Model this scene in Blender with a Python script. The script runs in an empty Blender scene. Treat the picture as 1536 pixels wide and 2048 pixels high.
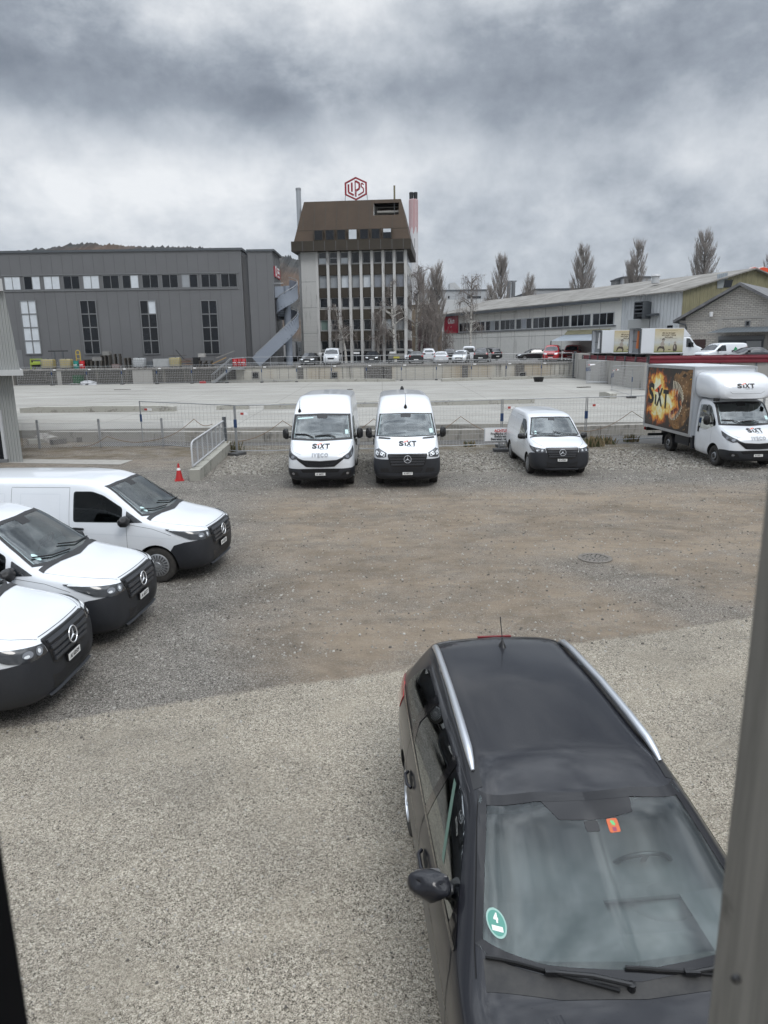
import bpy, bmesh, math, random
from math import sin, cos, pi, radians, sqrt, atan2
from mathutils import Vector, Matrix, noise as mnoise
from mathutils.bvhtree import BVHTree
random.seed(7)
S = bpy.context.scene
COL = S.collection
# ---------------------------------------------------------------- camera
cam = bpy.data.cameras.new('camera'); camo = bpy.data.objects.new('camera', cam); COL.objects.link(camo)
cam.sensor_fit = 'VERTICAL'; cam.sensor_height = 24.0; cam.lens = 24.0*1420/2048
cam.clip_start = 0.02; cam.clip_end = 6000
PITCH = math.atan((1024-694)/1420)
camo.matrix_world = Matrix.Translation((0,0,4.15)) @ Matrix.Rotation(pi/2-PITCH,4,'X') @ Matrix.Rotation(radians(-0.8),4,'Z')
cam.dof.use_dof = True; cam.dof.focus_distance = 10.0; cam.dof.aperture_fstop = 4.2
S.camera = camo
# ---------------------------------------------------------------- sky and sun
SUN_EL, SUN_AZ = radians(50), radians(150)      # high, behind the camera to the right, through thick cloud
W = bpy.data.worlds.new('World'); S.world = W; W.use_nodes = True
def build_world():
    nt = W.node_tree; N = nt.nodes; L = nt.links; N.clear()
    def nd(t, **k):
        n = N.new(t)
        for a, v in k.items(): setattr(n, a, v)
        return n
    def mth(op, a, b=None, c=None):
        n = nd('ShaderNodeMath', operation=op)
        for i, v in enumerate((a, b, c)):
            if v is None: continue
            if isinstance(v, (int, float)): n.inputs[i].default_value = v
            else: L.new(v, n.inputs[i])
        return n.outputs[0]
    tc = nd('ShaderNodeTexCoord'); sep = nd('ShaderNodeSeparateXYZ'); L.new(tc.outputs['Generated'], sep.inputs[0])
    X, Y, Z = sep.outputs
    zz = mth('ADD', mth('MAXIMUM', Z, 0.0), 0.20)
    comb = nd('ShaderNodeCombineXYZ'); L.new(mth('DIVIDE', X, zz), comb.inputs[0]); L.new(mth('DIVIDE', Y, zz), comb.inputs[1])
    def fbm(scale, detail, rough, dist, off=0.0, src=None):
        n = nd('ShaderNodeTexNoise'); n.inputs['Scale'].default_value = scale; n.inputs['Detail'].default_value = detail
        n.inputs['Roughness'].default_value = rough; n.inputs['Distortion'].default_value = dist
        m = nd('ShaderNodeVectorMath', operation='ADD'); m.inputs[1].default_value = (off, off*.7, off*1.3)
        L.new(src or comb.outputs[0], m.inputs[0]); L.new(m.outputs[0], n.inputs['Vector']); return n.outputs['Fac']
    sq = nd('ShaderNodeVectorMath', operation='MULTIPLY'); L.new(tc.outputs['Generated'], sq.inputs[0]); sq.inputs[1].default_value = (1.0, 1.0, 1.75)
    n1 = fbm(2.6, 10, .60, .15, 3.1, sq.outputs[0]); n2 = fbm(6.5, 10, .62, .12, 9.4, sq.outputs[0]); n3 = fbm(.9, 4, .5, .0, 21.0, sq.outputs[0])
    puff = fbm(13.0, 9, .62, .15, 4.0, tc.outputs['Generated'])
    # broad structure of the cloud deck: (azimuth, elevation, width, height, amount) in degrees
    az = mth('MULTIPLY', mth('ARCTAN2', X, Y), 57.2958); el = mth('MULTIPLY', mth('ARCSINE', Z), 57.2958)
    wob = mth('MULTIPLY', mth('SUBTRACT', n2, .5), 9.0); wob2 = mth('MULTIPLY', mth('SUBTRACT', n1, .5), 8.0)
    azw = mth('ADD', az, mth('MULTIPLY', wob, 1.0)); elw = mth('ADD', el, mth('ADD', mth('MULTIPLY', wob, .55), mth('MULTIPLY', wob2, .35)))
    tot = None
    for a, e, w, h, amt in SKYBLOBS:
        da = mth('DIVIDE', mth('SUBTRACT', azw, a), w); de = mth('DIVIDE', mth('SUBTRACT', elw, e), h)
        g = mth('MULTIPLY', mth('EXPONENT', mth('MULTIPLY', mth('ADD', mth('MULTIPLY', da, da), mth('MULTIPLY', de, de)), -1.0)), amt)
        tot = g if tot is None else mth('ADD', tot, g)
    base = mth('ADD', mth('ADD', .575, tot), mth('MULTIPLY', mth('SUBTRACT', n1, .5), .80))
    base = mth('ADD', base, mth('MULTIPLY', mth('SUBTRACT', n2, .5), .62))
    base = mth('ADD', base, mth('MULTIPLY', mth('SUBTRACT', puff, .5), .48))
    bil = mth('ABSOLUTE', mth('SUBTRACT', fbm(5.0, 7, .55, .1, 13.7, sq.outputs[0]), .5))
    base = mth('ADD', base, mth('MULTIPLY', mth('SUBTRACT', n3, .5), .2)); base = mth('ADD', base, mth('MULTIPLY', mth('SUBTRACT', .09, bil), .55))
    rmp = nd('ShaderNodeValToRGB'); cr = rmp.color_ramp
    stops = [(0.0,(.165,.188,.225)),(.20,(.205,.234,.278)),(.40,(.315,.352,.405)),(.60,(.50,.54,.59)),(.82,(.71,.74,.775)),(1.0,(.86,.88,.90))]
    cr.elements[0].position = 0; cr.elements[0].color = (*stops[0][1],1); cr.elements[1].position = 1; cr.elements[1].color = (*stops[-1][1],1)
    for p_, c_ in stops[1:-1]: e_ = cr.elements.new(p_); e_.color = (*c_,1)
    L.new(base, rmp.inputs[0])
    # thinner cloud overhead lets more light through
    up = nd('ShaderNodeMapRange', interpolation_type='SMOOTHSTEP'); L.new(el, up.inputs[0])
    up.inputs[1].default_value = 24; up.inputs[2].default_value = 62; up.inputs[3].default_value = 1.0; up.inputs[4].default_value = ZENITH
    gap = nd('ShaderNodeMapRange'); L.new(n2, gap.inputs[0]); gap.inputs[1].default_value = .38; gap.inputs[2].default_value = .62; gap.inputs[3].default_value = .68; gap.inputs[4].default_value = 1.30
    brk = nd('ShaderNodeMapRange'); L.new(el, brk.inputs[0]); brk.inputs[1].default_value = 24; brk.inputs[2].default_value = 40; brk.inputs[3].default_value = 0; brk.inputs[4].default_value = 1
    upv = mth('MULTIPLY', up.outputs[0], mth('ADD', 1.0, mth('MULTIPLY', brk.outputs[0], mth('SUBTRACT', gap.outputs[0], 1.0))))
    mul = nd('ShaderNodeVectorMath', operation='SCALE'); L.new(rmp.outputs[0], mul.inputs[0]); L.new(upv, mul.inputs['Scale'])
    bg = nd('ShaderNodeBackground'); L.new(mul.outputs[0], bg.inputs[0]); bg.inputs[1].default_value = 1.0
    sky = nd('ShaderNodeTexSky', sky_type='NISHITA', sun_disc=False, sun_elevation=SUN_EL, sun_rotation=SUN_AZ)
    bg2 = nd('ShaderNodeBackground'); L.new(sky.outputs[0], bg2.inputs[0]); bg2.inputs[1].default_value = .06
    mix = nd('ShaderNodeMixShader'); mix.inputs[0].default_value = .08; L.new(bg.outputs[0], mix.inputs[1]); L.new(bg2.outputs[0], mix.inputs[2])
    out = nd('ShaderNodeOutputWorld'); L.new(mix.outputs[0], out.inputs[0])
ZENITH = 4.0
SKYBLOBS = [(-22,17.5,15,3.6,-.27),(-8,16.0,9,2.2,-.20),(-1,22,5,5,.12),(14,17.5,14,4.5,-.27),(27,21,8,4,-.10),(-10,24.5,30,2.8,.20),(-16,12.5,20,3.8,.32),(0,12.5,8,4,.22),(20,12,12,2.5,.06),(18,5.5,14,3,-.14),(-4,28,20,3,.1),(-14,6,16,3,.10)]
build_world()
sun = bpy.data.lights.new('sun','SUN'); sun.energy = 1.0; sun.angle = radians(22); sun.color = (1,.965,.92)
suno = bpy.data.objects.new('sun', sun); COL.objects.link(suno)
sd = Vector((sin(SUN_AZ)*cos(SUN_EL), cos(SUN_AZ)*cos(SUN_EL), sin(SUN_EL)))
suno.rotation_euler = sd.to_track_quat('Z','Y').to_euler()
S.view_settings.view_transform = 'Standard'; S.view_settings.look = 'None'; S.view_settings.exposure = 0.12; S.view_settings.gamma = 1
S.render.engine = 'CYCLES'
S.cycles.max_bounces = 6; S.cycles.transparent_max_bounces = 12
# ---------------------------------------------------------------- tools
MATS = {}
def mat(name, col=(.5,.5,.5), rough=.6, metal=0, coat=0, spec=.5, nscale=0, namt=0, col2=None, bump=0, bscale=None, emit=0):
    """Principled material; nscale/namt/col2 mottles the colour, bump roughens the surface."""
    if name in MATS: return MATS[name]
    m = bpy.data.materials.new(name); m.use_nodes = True; nt = m.node_tree; b = nt.nodes['Principled BSDF']
    b.inputs['Base Color'].default_value = (*col,1); b.inputs['Roughness'].default_value = rough; b.inputs['Metallic'].default_value = metal
    b.inputs['Specular IOR Level'].default_value = spec
    if coat: b.inputs['Coat Weight'].default_value = coat; b.inputs['Coat Roughness'].default_value = .04
    tc = nt.nodes.new('ShaderNodeTexCoord')
    if nscale:
        n = nt.nodes.new('ShaderNodeTexNoise'); n.inputs['Scale'].default_value = nscale; n.inputs['Detail'].default_value = 8; n.inputs['Roughness'].default_value = .6
        nt.links.new(tc.outputs['Object'], n.inputs['Vector'])
        mr = nt.nodes.new('ShaderNodeMapRange'); mr.inputs[1].default_value = .3; mr.inputs[2].default_value = .7; nt.links.new(n.outputs['Fac'], mr.inputs[0])
        mx = nt.nodes.new('ShaderNodeMix'); mx.data_type = 'RGBA'; nt.links.new(mr.outputs[0], mx.inputs['Factor'])
        c2 = col2 or tuple(c*(1-namt) for c in col)
        mx.inputs[6].default_value = (*col,1); mx.inputs[7].default_value = (*c2,1); nt.links.new(mx.outputs[2], b.inputs['Base Color'])
    if bump:
        n = nt.nodes.new('ShaderNodeTexNoise'); n.inputs['Scale'].default_value = bscale or 40; n.inputs['Detail'].default_value = 6
        nt.links.new(tc.outputs['Object'], n.inputs['Vector'])
        bp = nt.nodes.new('ShaderNodeBump'); bp.inputs['Strength'].default_value = bump; bp.inputs['Distance'].default_value = .02
        nt.links.new(n.outputs['Fac'], bp.inputs['Height']); nt.links.new(bp.outputs[0], b.inputs['Normal'])
    if emit: b.inputs['Emission Color'].default_value = (*col,1); b.inputs['Emission Strength'].default_value = emit
    MATS[name] = m; return m
def glassmat(name, tint=(.30,.36,.36), refl=.10, rough=.02, fk=1.0):
    m = bpy.data.materials.new(name); m.use_nodes = True; nt = m.node_tree; nt.nodes.clear()
    t = nt.nodes.new('ShaderNodeBsdfTransparent'); t.inputs[0].default_value = (*tint,1)
    g = nt.nodes.new('ShaderNodeBsdfGlossy'); g.inputs['Roughness'].default_value = rough; g.inputs[0].default_value = (.92,.97,.98,1)
    f = nt.nodes.new('ShaderNodeFresnel'); f.inputs[0].default_value = 1.5
    a = nt.nodes.new('ShaderNodeMath'); a.operation = 'ADD'; a.use_clamp = True; a.operation = 'MULTIPLY_ADD'; a.inputs[1].default_value = fk; a.inputs[2].default_value = refl; nt.links.new(f.outputs[0], a.inputs[0])
    mx = nt.nodes.new('ShaderNodeMixShader'); o = nt.nodes.new('ShaderNodeOutputMaterial')
    nt.links.new(a.outputs[0], mx.inputs[0]); nt.links.new(t.outputs[0], mx.inputs[1]); nt.links.new(g.outputs[0], mx.inputs[2]); nt.links.new(mx.outputs[0], o.inputs[0])
    MATS[name] = m; return m
def tag(o, label=None, cat=None, group=None, kind=None):
    if label: o['label'] = label
    if cat: o['category'] = cat
    if group: o['group'] = group
    if kind: o['kind'] = kind
    return o
def thing(name, label, cat, loc=(0,0,0), rz=0, group=None):
    o = bpy.data.objects.new(name, None); COL.objects.link(o); o.empty_display_size = .2
    o.location = loc; o.rotation_euler = (0,0,rz); return tag(o, label, cat, group)
def kids(o): return [c for c in bpy.data.objects if c.parent is o]
def copy_tree(o, loc=None, rz=None, label=None, parent=None):
    c = o.copy(); COL.objects.link(c); c.parent = parent
    if loc is not None: c.location = loc
    if rz is not None: c.rotation_euler = (0,0,rz)
    if label: c['label'] = label
    for ch in kids(o): copy_tree(ch, parent=c)
    return c
class MB:
    """mesh builder: gathers primitives with material slots, then links ONE object"""
    def __init__(s): s.v=[]; s.f=[]; s.m=[]; s.sm=[]; s.mats=[]
    def mi(s, m):
        if m not in s.mats: s.mats.append(m)
        return s.mats.index(m)
    def add(s, vs, fs, m, smooth=False):
        o = len(s.v); s.v += [tuple(v) for v in vs]; k = s.mi(m)
        for f in fs: s.f.append([i+o for i in f]); s.m.append(k); s.sm.append(smooth)
        return s
    def bm(s, b, m, smooth=True):
        b.verts.index_update(); s.add([v.co.copy() for v in b.verts], [[v.index for v in f.verts] for f in b.faces], m, smooth); b.free(); return s
    def box(s, a, b, m, rz=0, c=None):
        (x0,y0,z0),(x1,y1,z1) = a,b
        vs = [Vector((x,y,z)) for z in (z0,z1) for x,y in ((x0,y0),(x1,y0),(x1,y1),(x0,y1))]
        if rz:
            c = Vector(c if c else ((x0+x1)/2,(y0+y1)/2,0)); R_ = Matrix.Rotation(rz,3,'Z'); vs = [R_@(v-c)+c for v in vs]
        return s.add(vs, [(3,2,1,0),(4,5,6,7),(0,1,5,4),(1,2,6,5),(2,3,7,6),(3,0,4,7)], m)
    def bar(s, p, q, w, h, m, up=(0,0,1)):
        p=Vector(p); q=Vector(q); d=(q-p).normalized(); u=Vector(up)
        if abs(d.dot(u))>.98: u=Vector((0,1,0))
        x=d.cross(u).normalized(); z=x.cross(d)
        vs=[c+x*a*w/2+z*b*h/2 for c in (p,q) for a,b in ((-1,-1),(1,-1),(1,1),(-1,1))]
        return s.add(vs,[(3,2,1,0),(4,5,6,7),(0,1,5,4),(1,2,6,5),(2,3,7,6),(3,0,4,7)],m)
    def tube(s, pts, r, m, n=8, cap=True, smooth=True):
        pts=[Vector(p) for p in pts]; rs = r if isinstance(r,(list,tuple)) else [r]*len(pts)
        vs=[]; fs=[]
        d0=(pts[1]-pts[0]).normalized(); u=Vector((0,0,1)) if abs(d0.z)<.9 else Vector((1,0,0)); x=d0.cross(u).normalized()
        for i,p in enumerate(pts):
            d=((pts[min(i+1,len(pts)-1)]-pts[max(i-1,0)])).normalized()
            x=(x-d*x.dot(d)).normalized(); y=d.cross(x)
            for k in range(n): a=2*pi*k/n; vs.append(p+(x*cos(a)+y*sin(a))*rs[i])
        for i in range(len(pts)-1):
            for k in range(n): fs.append((i*n+k,i*n+(k+1)%n,(i+1)*n+(k+1)%n,(i+1)*n+k))
        if cap: fs.append(tuple(range(n))[::-1]); fs.append(tuple(range((len(pts)-1)*n,len(pts)*n)))
        return s.add(vs,fs,m,smooth)
    def lathe(s, prof, m, n=32, M=None, smooth=True, closed=False):
        """prof: (radius, height) pairs about z; M places it"""
        vs=[Vector((r*cos(2*pi*k/n), r*sin(2*pi*k/n), z)) for r,z in prof for k in range(n)]
        if M: vs=[M@v for v in vs]
        fs=[(i*n+k,i*n+(k+1)%n,(i+1)*n+(k+1)%n,(i+1)*n+k) for i in range(len(prof)-1) for k in range(n)]
        return s.add(vs,fs,m,smooth)
    def poly(s, pts, m, thick=0, d=(0,0,1)):
        """flat polygon, optionally extruded by thick along d"""
        pts=[Vector(p) for p in pts]; n=len(pts)
        if not thick: return s.add(pts,[tuple(range(n))],m)
        d=Vector(d)*thick
        return s.add(pts+[p+d for p in pts],[tuple(range(n))[::-1],tuple(range(n,2*n))]+[(i,(i+1)%n,n+(i+1)%n,n+i) for i in range(n)],m)
    def tri(s): return s
    def build(s, name, parent=None, angle=40, loc=None, norm=True):
        me=bpy.data.meshes.new(name); me.from_pydata(s.v,[],s.f); me.update()
        for m in s.mats: me.materials.append(m)
        me.polygons.foreach_set('material_index', s.m); me.polygons.foreach_set('use_smooth', s.sm)
        if norm:
            b=bmesh.new(); b.from_mesh(me); bmesh.ops.recalc_face_normals(b, faces=b.faces); b.to_mesh(me); b.free()
        if any(s.sm): me.set_sharp_from_angle(angle=radians(angle))
        o=bpy.data.objects.new(name,me); COL.objects.link(o)
        if parent: o.parent=parent
        if loc: o.location=loc
        return o
def rounded(pts, r, n=4):
    """round the corners of a closed polygon (any dimension)"""
    out=[]; P=[Vector(p) for p in pts]; N=len(P)
    for i,p in enumerate(P):
        a,b=P[i-1],P[(i+1)%N]; la,lb=(a-p).length,(b-p).length; q=min(r,la*.45,lb*.45)
        s_=p+(a-p)*(q/la); e_=p+(b-p)*(q/lb)
        for k in range(n+1):
            t=k/n; out.append(s_*(1-t)**2+p*2*t*(1-t)+e_*t*t)
    return out
def pchip(xs, ys, x):
    n=len(xs); h=[xs[i+1]-xs[i] for i in range(n-1)]; dl=[(ys[i+1]-ys[i])/h[i] for i in range(n-1)]
    d=[0]*n; d[0]=dl[0]; d[-1]=dl[-1]
    for i in range(1,n-1):
        if dl[i-1]*dl[i]>0:
            w1=2*h[i]+h[i-1]; w2=h[i]+2*h[i-1]; d[i]=(w1+w2)/(w1/dl[i-1]+w2/dl[i])
    out=[]; j=0
    for q in x:
        while j<n-2 and q>xs[j+1]: j+=1
        t=(q-xs[j])/h[j]; h00=(1+2*t)*(1-t)**2; h10=t*(1-t)**2; h01=t*t*(3-2*t); h11=t*t*(t-1)
        out.append(h00*ys[j]+h10*h[j]*d[j]+h01*ys[j+1]+h11*h[j]*d[j+1])
    return out
def loft(keys, step=.06, it=3):
    """car body: keys (y, zb, wb, ws,zs, wm,zm, wbt,zbt, wg,zg, wr,zr, zc) -> closed bmesh"""
    ys=sorted(set([k[0] for k in keys])); Y=[]
    for a,b in zip(ys,ys[1:]):
        n=max(1,int(math.ceil((b-a)/min(step, max(.012,(b-a)/2.0))))); Y+=[a+(b-a)*i/n for i in range(n)]
    Y.append(ys[-1])
    C=[pchip([k[0] for k in keys],[k[j] for k in keys],Y) for j in range(1,14)]
    rings=[]
    for i,y in enumerate(Y):
        zb,wb,ws,zs,wm,zm,wbt,zbt,wg,zg,wr,zr,zc=[c[i] for c in C]
        P=[(0,zb),(wb,zb),(ws,zs),(wm,zm),(wbt,zbt),(wg,zg),(wr,zr),(wr*.5,zr*.3+zc*.7),(0,zc)]
        for _ in range(it):
            Q=[P[0]]
            for a,b in zip(P,P[1:]): Q.append((a[0]*.75+b[0]*.25,a[1]*.75+b[1]*.25)); Q.append((a[0]*.25+b[0]*.75,a[1]*.25+b[1]*.75))
            Q.append(P[-1]); P=[Q[0]]+Q[2:-2]+[Q[-1]]
        rings.append([(x,y,z) for x,z in P]+[(-x,y,z) for x,z in P[-2:0:-1]])
    b=bmesh.new(); V=[[b.verts.new(p) for p in r] for r in rings]; n=len(rings[0])
    for i in range(len(V)-1):
        for k in range(n): b.faces.new((V[i][k],V[i+1][k],V[i+1][(k+1)%n],V[i][(k+1)%n]))
    b.faces.new(V[0]); b.faces.new(V[-1][::-1])
    bmesh.ops.recalc_face_normals(b, faces=b.faces); return b
def bm_mesh(b, mats, name='tmp'):
    me=bpy.data.meshes.new(name); b.to_mesh(me)
    for m in mats: me.materials.append(m)
    return me
def boolean(meA, cuts, op='DIFFERENCE'):
    """cuts: list of meshes; returns the evaluated mesh"""
    o=bpy.data.objects.new('tmpa',meA); COL.objects.link(o); tmp=[]
    for c in cuts:
        q=bpy.data.objects.new('tmpb',c); COL.objects.link(q); tmp.append(q)
        md=o.modifiers.new('b','BOOLEAN'); md.operation=op; md.object=q; md.solver='EXACT'; md.material_mode='TRANSFER'
    dg=bpy.context.evaluated_depsgraph_get(); dg.update()
    r=bpy.data.meshes.new_from_object(o.evaluated_get(dg), preserve_all_data_layers=True, depsgraph=dg)
    for q in tmp+[o]: bpy.data.objects.remove(q)
    return r
def prism(pts, axis, lo, hi, m):
    """closed prism from a 2-D outline; axis x: pts are (y,z), y: (x,z), z: (x,y)"""
    f={'x':lambda p,t:(t,p[0],p[1]),'y':lambda p,t:(p[0],t,p[1]),'z':lambda p,t:(p[0],p[1],t)}[axis]
    b=bmesh.new(); A=[b.verts.new(f(p,lo)) for p in pts]; B=[b.verts.new(f(p,hi)) for p in pts]; n=len(pts)
    b.faces.new(A); b.faces.new(B[::-1])
    for i in range(n): b.faces.new((A[i],B[i],B[(i+1)%n],A[(i+1)%n]))
    bmesh.ops.recalc_face_normals(b, faces=b.faces); me=bm_mesh(b,[m]); b.free(); return me
def cylx(y, z, r, x0, x1, m, n=40):
    return prism([(y+r*cos(2*pi*k/n), z+r*sin(2*pi*k/n)) for k in range(n)],'x',x0,x1,m)
def patch(bvh, pts, d, off=.003, step=.05, rim=.0, tris=None):
    """lay a polygon (rough 3-D points) onto the body by casting it along d; returns a bmesh"""
    d=Vector(d).normalized(); up=Vector((0,0,1)) if abs(d.z)<.9 else Vector((0,1,0))
    u=d.cross(up).normalized(); v=u.cross(d)
    b=bmesh.new(); base=-d*6
    def fl(p): p=Vector(p); return base+u*p.dot(u)+v*p.dot(v)
    if tris:
        vs=[b.verts.new(fl(p)) for p in pts]
        for t in tris:
            try: b.faces.new([vs[i] for i in t])
            except ValueError: pass
    else: b.faces.new([b.verts.new(fl(p)) for p in pts])
    if step:
        for ax in (u,v):
            c=[q.co.dot(ax) for q in b.verts]; lo,hi=min(c),max(c); k=int((hi-lo)/step)
            for i in range(1,k+1):
                t=lo+(hi-lo)*i/(k+1)
                bmesh.ops.bisect_plane(b, geom=list(b.verts)+list(b.edges)+list(b.faces), plane_co=ax*t, plane_no=ax, dist=1e-5)
    for q in b.verts:
        h=bvh.ray_cast(q.co, d)
        if h[0] is None: h=bvh.find_nearest(q.co+d*6)
        n=h[1]
        if n.dot(d)>0: n=-n
        q.co=h[0]+n*off; q.normal=n
    if rim:
        be=[e for e in b.edges if e.is_boundary]; nm={q:q.normal.copy() for q in b.verts}
        r=bmesh.ops.extrude_edge_only(b, edges=be)
        for q in r['geom']:
            if isinstance(q,bmesh.types.BMVert):
                h=bvh.find_nearest(q.co); q.co=q.co-h[1]*rim*(1 if h[1].dot(d)<.3 else -1)
    big=[f for f in b.faces if len(f.verts)>4]
    if big: bmesh.ops.triangulate(b, faces=big)
    return b
def line_poly(pts, w):
    """turn a 3-D polyline into a list of thin quads (for panel gaps)"""
    out=[]; P=[Vector(p) for p in pts]
    for a,b_ in zip(P,P[1:]):
        d=(b_-a).normalized(); n=d.cross(Vector((1,0,0))) if abs(d.x)<.7 else d.cross(Vector((0,1,0)))
        if n.length<.1: n=d.cross(Vector((0,0,1)))
        n=n.normalized()*w/2; out.append([a+n,b_+n,b_-n,a-n])
    return out
def textmesh(s, size=1, bold=0, shear=0, spacing=1.0, align='CENTER', lines=1.0, res=3):
    """letters as flat triangles: (list of 2-D points, list of faces)"""
    cu=bpy.data.curves.new('t','FONT'); cu.body=s; cu.size=size; cu.offset=bold; cu.shear=shear; cu.space_character=spacing; cu.align_x=align; cu.align_y='CENTER'
    cu.resolution_u=res; cu.space_line=lines; cu.fill_mode='FRONT' if hasattr(cu,'fill_mode') else cu.fill_mode
    o=bpy.data.objects.new('t',cu); COL.objects.link(o); dg=bpy.context.evaluated_depsgraph_get(); dg.update()
    me=bpy.data.meshes.new_from_object(o.evaluated_get(dg)); vs=[(v.co.x,v.co.y) for v in me.vertices]; fs=[tuple(p.vertices) for p in me.polygons]
    bpy.data.objects.remove(o); bpy.data.meshes.remove(me); return vs,fs
def put_text(mb, s, m, origin, u, v, size, bold=0, shear=0, sx=1, spacing=1, thick=.004, align='CENTER', lines=1.0, res=3):
    """raised lettering: text in the plane (u,v) at origin; thick along u x v"""
    vs,fs=textmesh(s,size,bold,shear,spacing,align,lines,res); O=Vector(origin); u=Vector(u).normalized(); v=Vector(v).normalized(); n=u.cross(v)
    A=[O+u*x*sx+v*y+n*thick for x,y in vs]; mb.add(A,fs,m); return mb
# ---------------------------------------------------------------- vehicle materials
M = {}
M['white'] = mat('white_paint',(.69,.715,.745),.30,coat=.8)
def dirty(m, amt=.5):
    nt=m.node_tree; N=nt.nodes; L=nt.links; b=N['Principled BSDF']; tc=N.new('ShaderNodeTexCoord'); sp=N.new('ShaderNodeSeparateXYZ'); L.new(tc.outputs['Object'],sp.inputs[0])
    n=N.new('ShaderNodeTexNoise'); n.inputs['Scale'].default_value=3.5; n.inputs['Detail'].default_value=8; L.new(tc.outputs['Object'],n.inputs['Vector'])
    a=N.new('ShaderNodeMapRange'); L.new(sp.outputs[2],a.inputs[0]); a.inputs[1].default_value=.25; a.inputs[2].default_value=1.0; a.inputs[3].default_value=amt; a.inputs[4].default_value=.03
    c=N.new('ShaderNodeMapRange'); L.new(n.outputs['Fac'],c.inputs[0]); c.inputs[1].default_value=.3; c.inputs[2].default_value=.7; c.inputs[3].default_value=.15; c.inputs[4].default_value=1.3
    f=N.new('ShaderNodeMath'); f.operation='MULTIPLY'; f.use_clamp=True; L.new(a.outputs[0],f.inputs[0]); L.new(c.outputs[0],f.inputs[1])
    x=N.new('ShaderNodeMix'); x.data_type='RGBA'; L.new(f.outputs[0],x.inputs['Factor']); x.inputs[6].default_value=b.inputs['Base Color'].default_value; x.inputs[7].default_value=(.33,.30,.26,1); L.new(x.outputs[2],b.inputs['Base Color'])
dirty(M['white'],.30)
M['clad'] = mat('dark_plastic',(.020,.022,.027),.50,nscale=30,namt=.25)
M['black'] = mat('black_plastic',(.009,.009,.010),.40)
M['gap'] = mat('panel_gap',(.06,.06,.065),.9)
M['tyre'] = mat('tyre_rubber',(.022,.021,.020),.85,nscale=18,namt=.5,col2=(.045,.041,.036))
M['hub'] = mat('hubcap_silver',(.36,.37,.38),.42,metal=.6,nscale=14,namt=.3)
M['steel'] = mat('steel_rim',(.05,.05,.052),.5,metal=.3)
M['chrome'] = mat('chrome',(.72,.73,.75),.22,metal=.55)
M['silver'] = mat('satin_aluminium',(.62,.64,.67),.28,metal=.85)
M['inner'] = mat('cabin_trim',(.11,.113,.118),.7,nscale=2,namt=.3)
M['seat'] = mat('seat_cloth',(.035,.036,.04),.95)
M['well'] = mat('wheel_well',(.008,.008,.008),.95)
M['lamp'] = mat('lamp_housing',(.03,.032,.035),.08,coat=1)
M['lens'] = mat('lamp_reflector',(.34,.35,.37),.15,metal=.8)
M['clear'] = mat('lamp_clear',(.75,.78,.80),.1,coat=1)
M['red'] = mat('tail_lamp_red',(.35,.012,.015),.12,coat=1)
M['plate'] = mat('plate_white',(.75,.75,.73),.4)
M['ink'] = mat('ink_black',(.015,.015,.016),.5)
M['orange'] = mat('logo_orange',(.80,.12,.03),.4)
M['glass'] = glassmat('van_windscreen',(.50,.58,.57),.10)
M['glassdk'] = glassmat('side_glass',(.08,.09,.09),.0,.02,.6)
M['opq'] = mat('dark_window',(.012,.015,.018),.06,spec=.7,coat=1)
M['sticker'] = mat('pale_sticker',(.55,.75,.74),.4)
M['green'] = mat('green_sticker',(.05,.35,.25),.4)
def both(f):
    for s in (-1,1): f(s)
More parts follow.
